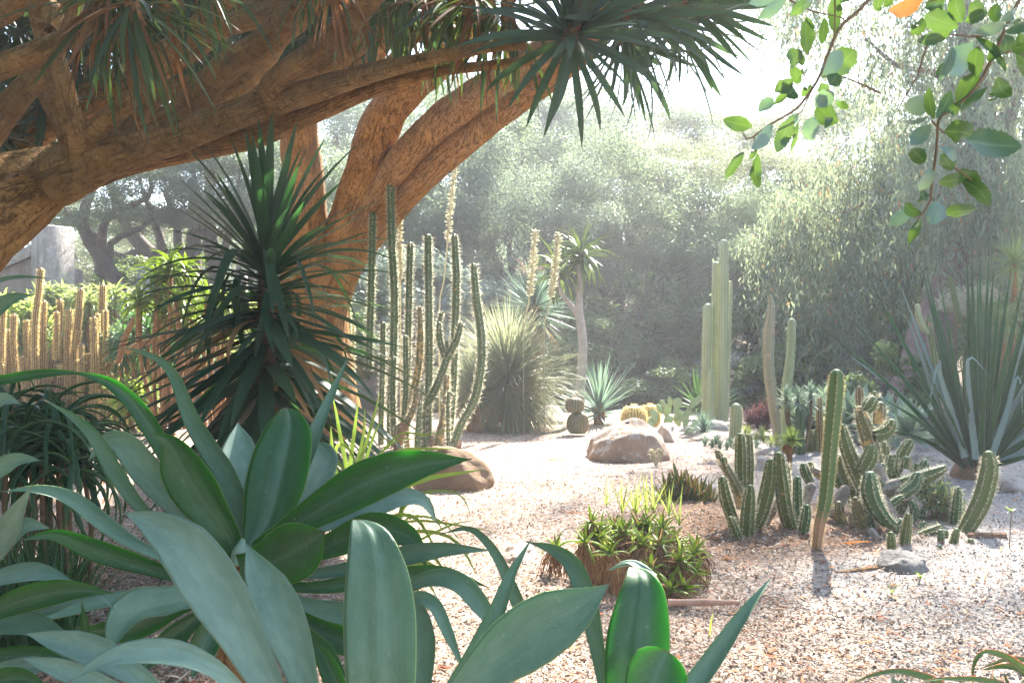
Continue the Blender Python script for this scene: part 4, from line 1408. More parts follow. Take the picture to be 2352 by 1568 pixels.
cl += [P('p', x, y, d) for x, y, d in [(2170, 330, 17.2), (2250, 300, 17.3), (2300, 420, 17), (2200, 430, 17), (2150, 520, 17), (2290, 560, 16.8), (2240, 220, 17.6), (2180, 380, 17), (2330, 480, 17)]]
cl += [np.array([er.uniform(5.2, 11.5), er.uniform(16.5, 24), er.uniform(8.0, 16.5)]) for _ in range(70)]
part('foliage', pendulous(er, cl, 6400, 16, 1.0, .14, .034, np.array([.5, .6, .4])), M['euc_crown'], eu, kind='stuff')

# dead twigs in the understory
G = Geo()
tr_ = random.Random(8)
for i in range(60):
    px, py, d = tr_.uniform(1380, 1900), tr_.uniform(640, 880), tr_.uniform(23, 25)
    p0 = P('p', px, py, d)
    dx = np.array([tr_.uniform(-1, 1), tr_.uniform(-.3, .3), tr_.uniform(-.2, 1)])
    G.add(*tube([p0, p0 + dx * .5 + np.array([0, 0, .05]), p0 + dx], [.016, .01, .004], 5, step=.2))
solo('dead_twigs', G, M['oak_bark'], None, None, kind='stuff')

# ================================================================ cactus builders
FAT = {'spreading_cactus': 1.22}
THIN = .88


def stem(parent, c, pts, r, d, mat, ribs=8, depth=.24, name='stem', spine=None, to_ground=True, spine_mat_='spine', cap=True, lump=.06, seed=0, w0=None, label=None):
    """pts from tip to base in crop coordinates; r in crop units (scalar or list); d depth (scalar or (tip, base))"""
    n = len(pts)
    ds = np.linspace(d[0], d[1], n) if isinstance(d, tuple) else np.full(n, float(d))
    rr = (np.full(n, float(r)) if np.isscalar(r) else np.array(r, float)) * FAT.get(parent.name.split('.')[0], 1.0)
    a = np.array([np.append(P(c, x, y, dd), S(c, q_, dd)) for (x, y), dd, q_ in zip(pts, ds, rr)])
    rmean = float(a[:, 3].mean())
    # the cap adds one radius above the last point
    a[0, :3] += unit(a[1, :3] - a[0, :3]) * a[0, 3] * .9
    if to_ground:
        gz = float(ground_h(a[-1, 0], a[-1, 1])) - .05
        if a[-1, 2] > gz + .02:
            last = a[-1].copy()
            if a[-1, 2] - gz > .12:
                last[2] = gz
                a = np.vstack([a, last])
            else:
                a[-1, 2] = gz
    a = a[::-1]
    o = part(name, tube(a[:, :3], a[:, 3], ribs=ribs, depth=depth, step=max(.03, rmean * .9), lump=lump, lump_s=6, seed=seed, cap=cap), M[mat], parent, label=label)
    if spine:
        gap, ln, wd, per = spine
        part('spines', spines_for(a[:, :3], a[:, 3], ribs, gap, ln, wd, per), M[spine_mat_], o, kind='stuff')
    return o


# ---------------------------------------------------------------- tall dark cereus cluster in front of the orange trunks
cq = thing('cereus_cactus', 'clump of tall dark spiny cactus columns with tan scars, before the orange trunks', 'cactus', (P('5', 560, 0, 14)[0], 14.0, 0))
SPQ = (.05, .065, .0055, 3)
CER = [
    ([(341, -185), (346, 20), (350, 200), (365, 480), (360, 800), (345, 1150)], 26, 14.4, 'cereus'),
    ([(246, 40), (242, 300), (235, 600), (225, 900)], 24, 14.7, 'cereus'),
    ([(452, 205), (445, 500), (440, 740), (430, 1180)], 22, 14.2, 'cereus'),
    ([(549, 160), (553, 500), (556, 850), (552, 1000), (548, 1240)], 25, 13.9, 'cereus'),
    ([(693, 160), (704, 400), (698, 650), (692, 900), (680, 1120), (665, 1290)], [21, 25, 25, 22, 20, 20], 14.0, 'cereus'),
    ([(797, 320), (814, 520), (842, 740), (835, 920), (800, 1070), (735, 1190), (665, 1310)], [20, 26, 28, 28, 27, 25, 22], 13.6, 'cereus'),
    ([(608, 640), (613, 740), (640, 838)], [17, 20, 18], 13.8, 'cereus'),
    ([(732, 640), (705, 740), (655, 835), (610, 960), (560, 1060), (520, 1120)], [17, 22, 24, 26, 27, 24], 13.8, 'cereus'),
    ([(650, 735), (652, 830)], [13, 12], 13.9, 'cereus'),
    ([(625, 580), (607, 660), (590, 760)], 14, 14.3, 'cereus'),
    ([(502, 555), (508, 680), (500, 860), (475, 1000), (430, 1190)], [16, 20, 25, 26, 25], 14.1, 'cereus_old'),
    ([(425, 712), (428, 940), (418, 1150), (400, 1260)], 18, 13.9, 'cereus'),
    ([(304, 640), (300, 900), (292, 1200)], 19, 14.6, 'cereus'),
    ([(362, 828), (356, 1050), (362, 1230)], 19, 14.2, 'cereus'),
    ([(488, 992), (474, 1100), (425, 1200), (380, 1230)], [16, 19, 22, 24], 13.7, 'cereus_old'),
    ([(507, 1072), (496, 1200), (486, 1390)], [13, 18, 19], 12.9, 'cereus'),
    ([(652, 925), (648, 1050), (630, 1190), (585, 1310)], [21, 21, 25, 30], 13.6, 'cereus_old'),
    ([(690, 1035), (660, 1050)], [10, 12], 13.4, 'cereus'),
    ([(690, 860), (688, 1010), (668, 1250)], 14, 14.3, 'cereus'),
    ([(115, 475), (118, 700), (120, 1000)], 12, 16.2, 'saguaro'),
    ([(85, 720), (88, 900), (90, 1050)], 9, 16.4, 'saguaro'),
    ([(140, 650), (140, 900), (140, 1050)], 9, 16.4, 'saguaro'),
]
for i, (pts, r, d, mt) in enumerate(CER):
    stem(cq, '5', pts, np.array(r) * THIN if not np.isscalar(r) else r * THIN, d, mt, 7, .22, spine=SPQ, seed=i, to_ground=pts[-1][1] > 980)
for pts, r in (([(560, 1290), (620, 1300), (700, 1320)], 34), ([(430, 1180), (400, 1260), (380, 1300)], 28)):
    a = np.array([P('5', x, y, 13.7) for x, y in pts])
    a[:, 2] = np.maximum(a[:, 2], .08)
    part('woody_base', tube(a, [S('5', r, 13.7)] * 3, 14, lump=.2, lump_s=4, step=.05), M['log'], cq)

# ---------------------------------------------------------------- tall column cactus, centre right
tc = thing('column_cactus', 'tall pale green column cactus with five ribbed stems, rising clear of its neighbours', 'cactus', (P('6', 215, 0, 18.5)[0], 18.5, 0))
for i, (pts, r, d) in enumerate([
    ([(262, 80), (262, 400), (260, 800), (252, 1075)], 27, 18.5), ([(222, 200), (216, 500), (212, 800), (210, 1060)], 23, 18.7),
    ([(174, 430), (168, 700), (166, 1060)], 26, 18.6), ([(298, 305), (296, 325), (297, 350), (288, 600), (280, 900), (272, 1050)], [9, 7, 13, 14, 14, 14], 18.8),
    ([(190, 785), (190, 950), (192, 1070)], [16, 21, 22], 18.3)]):
    stem(tc, '6', pts, r, d, 'saguaro', 9, .2, seed=i, spine=(.06, .02, .005, 2))
cc = thing('column_cactus', 'pair of tall tan scarred cactus columns, one narrowing to a thin crooked neck', 'cactus', (P('6', 560, 0, 14.3)[0], 14.3, 0))
stem(cc, '6', [(513, 378), (516, 398), (522, 425), (520, 480), (507, 650), (510, 800), (530, 950), (550, 1100), (560, 1205)], [13, 16, 15, 24, 30, 31, 30, 26, 22], 14.3, 'column_tan', 7, .22, spine=(.07, .02, .005, 2))
stem(cc, '6', [(634, 510), (628, 700), (608, 880), (598, 1050), (588, 1180)], [23, 25, 28, 26, 24], 14.5, 'saguaro', 7, .22, spine=(.07, .02, .005, 2))
sc = thing('barrel_cactus', 'short thick white topped spiny column cactus on bare gravel', 'cactus', (P('6', 325, 0, 15.2)[0], 15.2, 0))
stem(sc, '6', [(330, 975), (330, 1070), (320, 1165)], [30, 33, 30], 15.2, 'saguaro', 13, .18, spine=(.03, .035, .005, 4))

# ---------------------------------------------------------------- big single cactus leaning in front of the sprawling clump
bc = thing('cereus_cactus', 'single tall four angled cactus with brown corky base, leaning right', 'cactus', (P('8', 1395, 0, 7.1)[0], 7.1, 0))
a = [P('6', 880, 790, 7.1), P('6', 874, 900, 7.1), P('6', 850, 1150, 7.1), P('8', 1441, 400, 7.1), P('8', 1412, 530, 7.1), P('8', 1395, 655, 7.1)]
px_ = [((v[0] / 7.1 * F + 1176), (784 - (v[2] - CAM_Z) / 7.1 * F)) for v in a]
stem(bc, 'p', px_, [17.5, 19.5, 19, 17, 13.5, 11], 7.1, 'cereus_big', 6, .34, spine=(.028, .022, .0022, 5), spine_mat_='spine_gold', lump=.02)

# ---------------------------------------------------------------- front clumps
fc = thing('spreading_cactus', 'low clump of seven spiny cactus fingers in front of the flowering rosettes', 'cactus', (P('8', 1080, 0, 7.8)[0], 7.8, 0), 'low cactus clumps')
SPF = (.022, .036, .003, 4)
for i, (pts, r, d, mt) in enumerate([
    ([(1048, 108), (1050, 200), (1050, 320), (1052, 430)], [18, 22, 23, 20], 8.2, 'cereus_mid'), ([(1086, 112), (1088, 250), (1085, 400)], [16, 20, 18], 8.3, 'cereus_mid'),
    ([(938, 185), (962, 228), (1000, 300), (1040, 380), (1060, 450)], [12, 17, 19, 22, 24], 8.1, 'cereus_old'), ([(968, 215), (975, 250)], [16, 14], 8.0, 'cereus_mid'),
    ([(964, 305), (980, 400), (1010, 490), (1060, 560)], [17, 23, 23, 20], 7.7, 'cereus_mid'), ([(1000, 490), (1018, 540), (1050, 570)], [14, 18, 17], 7.5, 'cereus_mid'),
    ([(1095, 345), (1087, 440), (1076, 560)], [18, 27, 27], 7.6, 'cereus_mid'), ([(1190, 225), (1180, 330), (1150, 460), (1100, 560)], [19, 27, 28, 22], 7.8, 'cereus_mid')]):
    stem(fc, '8', pts, r, d, mt, 7, .2, spine=SPF, seed=i, to_ground=pts[-1][1] > 500)
fd = thing('spreading_cactus', 'low clump of four dark green cactus fingers left of the tall leaning cactus', 'cactus', (P('8', 1300, 0, 7.8)[0], 7.8, 0), 'low cactus clumps')
for i, (pts, r, d, mt) in enumerate([
    ([(1225, 195), (1235, 320), (1258, 470), (1290, 562)], [19, 27, 28, 22], 7.8, 'cereus_mid'), ([(1310, 305), (1311, 420), (1318, 540)], [15, 18, 18], 7.9, 'cereus_deep'),
    ([(1356, 435), (1350, 500), (1330, 568)], [16, 20, 19], 7.6, 'cereus_deep'), ([(1262, 240), (1266, 330), (1270, 400)], [10, 13, 14], 8.2, 'cereus_mid')]):
    stem(fd, '8', pts, r, d, mt, 7, .2, spine=SPF, seed=i + 20, to_ground=pts[-1][1] > 500)

# ---------------------------------------------------------------- sprawling clump
sp = thing('spreading_cactus', 'big sprawling cactus of tangled upright and lying branches with grey dead limbs', 'cactus', (P('8', 1650, 0, 8.4)[0], 8.4, 0), 'low cactus clumps')
SPS = (.024, .038, .003, 4)
SPR = [
    ('6', [(1002, 990), (1020, 1060), (1055, 1160), (1090, 1300), (1100, 1420)], [20, 30, 36, 36, 36], 8.5, 'cereus_old'), ('6', [(1088, 938), (1065, 975), (1040, 1010)], [26, 30, 26], 8.4, 'cereus_mid'),
    ('6', [(1085, 905), (1088, 935)], [18, 20], 8.5, 'cereus_mid'), ('6', [(1120, 965), (1115, 1020), (1108, 1085)], [24, 30, 26], 8.6, 'cereus_old'), ('6', [(1190, 1062), (1160, 1115), (1120, 1145), (1085, 1150)], [24, 32, 32, 28], 8.3, 'cereus_mid'),
    ('6', [(1003, 882), (1004, 930), (1006, 985)], [16, 19, 18], 10.5, 'torch'), ('6', [(975, 1008), (985, 1012)], [14, 14], 8.5, 'cereus_mid'),
    ('6', [(905, 1085), (930, 1200), (975, 1320), (1030, 1440)], [19, 30, 34, 32], 8.2, 'cereus_mid'), ('6', [(893, 1250), (900, 1310), (935, 1410)], [22, 27, 28], 8.5, 'cereus_mid'),
    ('6', [(1077, 1200), (1058, 1275), (1020, 1345)], [28, 36, 34], 8.1, 'cereus_mid'), ('6', [(1065, 1345), (1072, 1420), (1088, 1500), (1130, 1560)], [26, 34, 34, 28], 7.7, 'cereus_deep'),
    ('6', [(1175, 1252), (1165, 1310), (1160, 1360)], [18, 21, 20], 8.6, 'cereus_mid'), ('6', [(1130, 1300), (1118, 1365)], [18, 22], 8.4, 'cereus_deep'),
    ('6', [(1290, 1170), (1240, 1250), (1190, 1370)], [20, 27, 28], 8.8, 'cereus_mid'), ('6', [(1266, 1262), (1258, 1330)], [20, 26], 8.6, 'cereus_mid'), ('6', [(1370, 1280), (1345, 1350)], [20, 26], 8.7, 'cereus_deep'), ('6', [(1315, 1300), (1305, 1350)], [16, 20], 8.7, 'cereus_mid'),
    ('6', [(1482, 1322), (1400, 1362), (1310, 1395), (1230, 1420)], [18, 32, 35, 34], 8.3, 'cereus_mid'), ('6', [(1390, 1400), (1335, 1460), (1290, 1490)], [18, 26, 26], 8.4, 'cereus_deep'),
    ('6', [(693, 1300), (708, 1350), (735, 1405)], [19, 23, 20], 8.6, 'cereus_deep'), ('6', [(735, 1292), (738, 1330)], [15, 17], 8.7, 'cereus_mid'), ('6', [(973, 1490), (982, 1550)], [15, 18], 7.8, 'cereus_deep'),
    ('8', [(1640, 285), (1642, 370), (1668, 440), (1720, 510), (1755, 530)], [24, 33, 32, 26, 18], 7.6, 'cereus_deep'),
    ('8', [(1575, 400), (1590, 470), (1610, 540)], [15, 20, 20], 7.7, 'cereus_old'), ('8', [(1800, 395), (1770, 412), (1745, 430)], [12, 16, 16], 8.0, 'cereus_deep'), ('8', [(1835, 415), (1850, 470), (1830, 520)], [14, 18, 16], 8.1, 'cereus_deep'),
    ('8', [(1792, 500), (1770, 540), (1780, 580)], [14, 19, 18], 7.7, 'cereus_deep'), ('8', [(1870, 400), (1878, 470), (1860, 530)], [15, 18, 18], 8.3, 'cereus_deep'),
    ('8', [(1975, 532), (1920, 560), (1850, 590)], [12, 20, 20], 7.7, 'cereus_mid'), ('8', [(1900, 515), (1870, 555), (1840, 590)], [13, 17, 17], 7.9, 'cereus_deep'),
]
SPR += [
    ('6', [(1000, 1250), (985, 1330), (1000, 1430)], [24, 30, 28], 8.6, 'cereus_mid'), ('6', [(950, 1180), (960, 1260), (985, 1340)], [20, 26, 26], 8.9, 'cereus_deep'), ('6', [(1140, 1180), (1135, 1260), (1120, 1340)], [22, 28, 26], 8.8, 'cereus_mid'),
    ('6', [(1210, 1400), (1180, 1330), (1200, 1250)][::-1], [18, 24, 24], 8.7, 'cereus_mid'), ('6', [(1330, 1350), (1300, 1420), (1240, 1470)], [22, 28, 28], 8.1, 'cereus_deep'), ('6', [(860, 1300), (880, 1380), (930, 1450)], [20, 26, 26], 8.5, 'cereus_deep'),
    ('8', [(1700, 330), (1690, 420), (1665, 500)], [20, 26, 26], 8.3, 'cereus_mid'), ('8', [(1760, 350), (1750, 430), (1720, 500)], [18, 24, 24], 8.5, 'cereus_deep'), ('8', [(1560, 300), (1570, 400), (1600, 480)], [20, 26, 26], 8.6, 'cereus_mid'),
    ('8', [(1820, 330), (1800, 420), (1760, 490)], [16, 22, 22], 8.6, 'cereus_mid'), ('8', [(1610, 400), (1620, 480), (1650, 560)], [18, 24, 24], 7.9, 'cereus_deep'), ('8', [(1500, 420), (1510, 500), (1540, 570)], [16, 20, 20], 8.0, 'cereus_old'),
]
for i, (c, pts, r, d, mt) in enumerate(SPR):
    stem(sp, c, pts, r, d, mt, 7, .2, spine=SPS, seed=i + 40, to_ground=False)
for i, (c, pts, r, d) in enumerate([
    ('6', [(1240, 1412), (1190, 1430), (1130, 1455), (1090, 1470)], [36, 36, 34, 30], 8.3), ('8', [(1540, 350), (1500, 420), (1455, 490)], [24, 29, 28], 8.1), ('8', [(1690, 395), (1745, 500), (1785, 600), (1885, 665)], [26, 30, 26, 16], 7.8),
    ('8', [(1760, 380), (1830, 410), (1870, 450)], [20, 24, 22], 8.2), ('6', [(730, 1335), (800, 1365), (880, 1400), (960, 1420)], [22, 26, 30, 30], 8.7), ('6', [(750, 1410), (715, 1480), (690, 1540)], [24, 27, 22], 8.0),
    ('8', [(1620, 440), (1600, 520), (1640, 590)], [38, 44, 40], 8.0), ('8', [(1560, 500), (1600, 540), (1680, 580)], [34, 38, 34], 8.2), ('6', [(1090, 1300), (1120, 1450), (1150, 1560)], [34, 36, 38], 8.4),
    ('8', [(1640, 545), (1672, 600), (1715, 645)], [20, 24, 18], 7.5), ('8', [(1800, 590), (1850, 640), (1905, 668)], [14, 15, 10], 7.6)]):
    stem(sp, c, pts, r, d, 'grey_wood', 7, .16, name='dead_branch', seed=i + 80, to_ground=False, lump=.1)

# small pups in front of it
for lb, rows in (
    ('small upright green cactus pup standing right in front of the grey stone', [([(1741, 560), (1743, 620), (1743, 672)], [17, 21, 20], 7.1, 'cereus_mid')]),
    ('taller pale yellow green cactus pup leaning beside the smallest one', [([(1822, 475), (1808, 580), (1795, 662)], [17, 26, 24], 7.3, 'cereus_mid')]),
    ('group of three stubby cactus pups in front of the leaning right hand column', [([(1968, 550), (1972, 640)], [14, 16], 7.4, 'cereus_deep'), ([(2045, 545), (2025, 620), (2000, 668)], [15, 22, 20], 7.4, 'cereus_mid'), ([(1966, 620), (1966, 665)], [13, 16], 7.2, 'cereus_deep'), ([(1990, 550), (2000, 640)], [12, 14], 7.6, 'cereus_deep')]),
    ('tiny round topped cactus pup by itself on the mulch', [([(2110, 592), (2100, 640)], [17, 19], 7.4, 'cereus_mid')]),
    ('pale tiny cactus pup left of the grey stone', [([(1692, 590), (1694, 622)], [10, 12], 7.5, 'cereus_deep')]),
):
    y_, d_ = rows[0][0][-1], rows[0][2]
    t = thing('cactus_pup', lb, 'cactus', (P('8', y_[0], 0, d_)[0], d_, 0), 'young cactus pups')
    for i, (pts, r, d, mt) in enumerate(rows):
        stem(t, '8', pts, r, d, mt, 8, .18, spine=(.018, .016, .002, 4), seed=i)
ra = thing('spreading_cactus', 'tall curved spiny cactus arm leaning to the right below the big succulent rosette', 'cactus', (P('8', 2065, 0, 7.8)[0], 7.8, 0), 'low cactus clumps')
stem(ra, '8', [(2190, 190), (2193, 280), (2160, 410), (2105, 520), (2062, 575)], [26, 34, 34, 32, 26], 7.8, 'cereus_mid', 7, .2, spine=SPF)
stem(ra, '8', [(2050, 352), (2042, 450), (2032, 545)], [14, 18, 18], 8.1, 'cereus_deep', 7, .2, spine=SPF)
for i, (lb, pts, r, mt) in enumerate((('fallen green cactus piece lying on the mulch at the right', [(2230, 612), (2180, 625), (2115, 640)], 14, 'cereus_mid'), ('dead brown cactus piece lying below the fallen green one', [(2268, 655), (2200, 662), (2105, 668)], 15, 'log'), ('grey dead cactus piece lying left of the dark fingers', [(1225, 430), (1190, 500), (1150, 545)], 14, 'grey_wood'))):
    d = 7.6 if i < 2 else 7.9
    a = np.array([P('8', x, y, d) for x, y in pts])
    a[:, 2] = S('8', r, d) * .8 + (np.array([.22, .1, 0]) if i == 2 else 0)
    solo('fallen_branch', tube(a, [S('8', r, d)] * 3, ribs=6, depth=.2, step=.03, lump=.1), M[mt], lb, 'branch', a[-1], 'fallen cactus pieces')

# ---------------------------------------------------------------- small columns behind
bk = thing('column_cactus', 'small group of golden edged green columns behind the tall leaning cactus', 'cactus', (P('6', 760, 0, 13.6)[0], 13.6, 0))
for i, (pts, r) in enumerate([([(784, 935), (786, 1080), (790, 1190)], [15, 18, 17]), ([(740, 1118), (748, 1220)], [11, 13]), ([(718, 1150), (728, 1245)], [12, 15]), ([(764, 1115), (770, 1220)], [11, 14])]):
    stem(bk, '6', pts, r, 13.6, 'torch' if i == 0 else 'cereus_mid', 9, .16, spine=(.03, .02, .004, 4), spine_mat_='spine_gold', seed=i)
bk2 = thing('column_cactus', 'pair of grey green cactus columns in front of the eucalyptus trunk', 'cactus', (P('6', 1400, 0, 14.5)[0], 14.5, 0))
for i, (pts, r, mt) in enumerate([([(1320, 430), (1330, 500), (1352, 555), (1385, 590)], [15, 18, 19, 16], 'saguaro'), ([(1380, 485), (1385, 560), (1400, 640), (1420, 760), (1430, 1000), (1430, 1220)], [12, 18, 18, 19, 20, 20], 'cereus_mid')]):
    stem(bk2, '6', pts, r, 14.5, mt, 8, .2, spine=(.03, .03, .004, 3), spine_mat_='spine_red' if i == 0 else 'spine', to_ground=i == 1)
bk3 = thing('column_cactus', 'slim grey lilac cactus column seen between the long leaves of the big rosette', 'cactus', (P('6', 1560, 0, 15.5)[0], 15.5, 0))
stem(bk3, '6', [(1500, 278), (1512, 340), (1540, 470), (1570, 600), (1585, 700), (1590, 1000), (1590, 1180)], [13, 16, 18, 18, 18, 20, 20], 15.5, 'cereus_mid', 9, .2)

# ---------------------------------------------------------------- torch cacti at the left
tl = thing('torch_cactus', 'thicket of golden fuzzy torch cacti with backlit edges, beside the pillar', 'cactus', (P('4', 400, 0, 18)[0], 18.0, 0))
TOR = [
    ([(276, 285), (262, 450), (240, 650), (236, 900), (240, 1200)], 20), ([(295, 505), (288, 800), (292, 1010)], 20), ([(406, 495), (400, 680), (350, 920), (330, 1010)], [17, 20, 19, 18]),
    ([(384, 580), (378, 900)], 14), ([(546, 425), (532, 600), (502, 850), (500, 1000)], 20), ([(532, 560), (522, 700), (512, 920)], 23), ([(470, 560), (466, 700)], 19), ([(460, 672), (462, 900), (468, 1160)], [20, 24, 26]),
    ([(695, 398), (690, 600), (694, 870), (690, 1250)], [19, 22, 22, 24]), ([(716, 570), (712, 880)], 12), ([(660, 595), (660, 720)], 13), ([(635, 615), (640, 900), (636, 1120), (592, 1330)], [18, 22, 25, 26]), ([(676, 740), (668, 920)], 17),
    ([(766, 805), (758, 900), (725, 965), (680, 975)], [15, 17, 17, 15]), ([(30, 475), (18, 700), (12, 920)], 16), ([(95, 595), (92, 800), (108, 1010)], 18), ([(180, 635), (180, 1010)], 15), ([(220, 700), (214, 900), (200, 1210)], 20),
    ([(258, 770), (262, 1010)], 20), ([(426, 755), (430, 1010)], 14), ([(550, 800), (546, 1010)], 16), ([(512, 850), (512, 1280)], 18), ([(546, 900), (540, 1260)], 16), ([(535, 705), (516, 830)], 15), ([(600, 860), (600, 930)], 13), ([(10, 930), (10, 1020)], 14),
    ([(40, 830), (42, 1020)], 16), ([(968, 1098), (900, 1040), (810, 965), (740, 925), (660, 920), (590, 950), (545, 1080)], [15, 19, 20, 19, 19, 22, 24]), ([(832, 1160), (790, 1188), (745, 1165), (705, 1090)], [10, 14, 14, 13]),
    ([(722, 1155), (700, 1205), (650, 1215)], 14), ([(595, 1170), (588, 1330)], 15), ([(750, 1220), (745, 1310)], 14), ([(745, 990), (736, 1150), (712, 1310)], 17), ([(400, 940), (402, 1020)], 13), ([(340, 965), (340, 1030)], 13), ([(266, 905), (272, 1020)], 15),
    ([(150, 880), (160, 1050), (200, 1250)], 20), ([(330, 1010), (300, 1100), (260, 1250)], 24), ([(20, 940), (60, 1050), (140, 1130)], 20), ([(690, 870), (720, 900), (728, 930)], 12), ([(60, 700), (56, 1000)], 14),
    ([(470, 1040), (468, 1230)], 20), ([(120, 1040), (170, 1120), (240, 1200)], 17), ([(420, 920), (410, 1100), (380, 1230)], 24), ([(650, 1100), (650, 1260)], 16),
]
for i, (pts, r) in enumerate(TOR):
    stem(tl, '4', pts, r, 18.0 + (i * 37 % 11) * .09 - .4, 'torch', 10, .12, spine=(.04, .045, .007, 5), spine_mat_='spine_gold', seed=i, to_ground=pts[-1][1] > 1190, lump=.05)

# ---------------------------------------------------------------- barrel and golden barrel cacti
def globe(parent, c, x, y, rx, ry, d, mat, ribs, spine, sm, name='body'):
    """squat ribbed body standing on (x, y)"""
    base = P(c, x, y, d)
    R, H = S(c, rx, d), S(c, ry, d)
    k = 15
    a = np.linspace(-.95, 1.5, k)
    pts = np.stack([np.full(k, base[0]), np.full(k, base[1]), base[2] + (np.sin(a) + .85) * H / 1.85], 1)
    rad = np.maximum(np.cos(a) ** .8, .03) * R
    o = part(name, tube(pts, rad, ribs=ribs, depth=.16, nring=22, cap=False), M[mat], parent)
    part('spines', spines_for(pts, rad, ribs, *spine), M[sm], o, kind='stuff')
    return o


b1 = thing('barrel_cactus', 'two tiered barrel cactus with rusty spines at the foot of the tree aloe', 'cactus', (P('5', 1368, 0, 16.2)[0], 16.2, 0))
globe(b1, '5', 1368, 1252, 62, 120, 16.2, 'barrel', 20, (.04, .03, .005, 2), 'spine_red', 'lower_body')
globe(b1, '5', 1352, 1136, 52, 84, 16.2, 'barrel', 18, (.04, .03, .005, 2), 'spine_red', 'upper_body')
b2 = thing('golden_barrel_cactus', 'larger golden barrel cactus just behind the lichen covered boulder', 'cactus', (P('5', 1675, 0, 15.5)[0], 15.5, 0), 'golden barrel cacti')
globe(b2, '5', 1675, 1225, 70, 130, 15.5, 'gold_barrel', 24, (.022, .04, .006, 7), 'spine_gold')
b3 = thing('golden_barrel_cactus', 'smaller golden barrel cactus half hidden behind the larger one', 'cactus', (P('5', 1762, 0, 16.2)[0], 16.2, 0), 'golden barrel cacti')
globe(b3, '5', 1764, 1215, 56, 124, 16.2, 'gold_barrel', 24, (.022, .04, .006, 7), 'spine_gold')

# ---------------------------------------------------------------- prickly pears
def pad(parent, c, x, y, w, h, ang, d, yaw=0.0, name='pad'):
    """flat oval pad with its lower end at (x, y)"""
    W_, H = S(c, w, d) / 2, S(c, h, d)
    n, m = 12, 12
    V, UV = [], []
    for i in range(n):
        f = i / (n - 1)
        z = H * f
        ww = W_ * max(.03, math.sin(math.pi * (f * .93 + .05)) ** .62) * (.72 + .4 * f if f < .7 else 1.0)
        tt = .16 * W_ * max(.05, math.sin(math.pi * (f * .96 + .02)) ** .5)
        for j in range(m):
            a = j / m * 2 * math.pi
            V.append((math.cos(a) * ww, math.sin(a) * tt, z))
            UV.append((0, z))
    idx = np.arange(n * m).reshape(n, m)
    nx = np.roll(idx, -1, 1)
    q = np.stack([idx[:-1], nx[:-1], nx[1:], idx[1:]], -1).reshape(-1, 4)
    R = Matrix.Rotation(math.radians(ang), 4, 'Y') @ Matrix.Rotation(yaw, 4, 'Z')
    A = np.array(R)[:3, :3]
    v = np.array(V) @ A.T + P(c, x, y, d)
    return part(name, (v, q, np.array(UV)), M['pear'], parent)


pp = thing('prickly_pear', 'prickly pear with pale round pads right of the golden barrel cacti', 'cactus', (P('5', 1850, 0, 16)[0], 16.0, 0), 'prickly pears')
for x, y, w, h, a in [(1790, 1195, 80, 50, -70), (1800, 1185, 70, 70, -20), (1840, 1195, 75, 60, 50), (1850, 1160, 60, 75, 10), (1830, 1140, 50, 60, -30), (1875, 1110, 40, 65, -5), (1895, 1180, 70, 70, 40), (1900, 1120, 60, 70, 20), (1850, 1110, 40, 55, -35), (1930, 1190, 60, 70, 25)]:
    pad(pp, '5', x, y, w * .8, h, a, 16 + random.uniform(-.15, .15), random.uniform(-.7, .7))
pp2 = thing('prickly_pear', 'prickly pear with small pale pads at the foot of the tall column cactus', 'cactus', (P('6', 50, 0, 16)[0], 16.0, 0), 'prickly pears')
for x, y, w, h, a in [(20, 1100, 45, 70, -20), (10, 1050, 40, 60, -10), (45, 1110, 45, 75, 15), (65, 1050, 45, 70, 10), (85, 1000, 40, 60, 20), (110, 985, 38, 50, 15), (50, 1140, 50, 60, 60), (0, 1000, 34, 50, -15), (80, 1120, 45, 70, 40), (135, 950, 32, 30, 0)]:
    pad(pp2, '6', x, y, w, h, a, 16 + random.uniform(-.15, .15), random.uniform(-.7, .7))

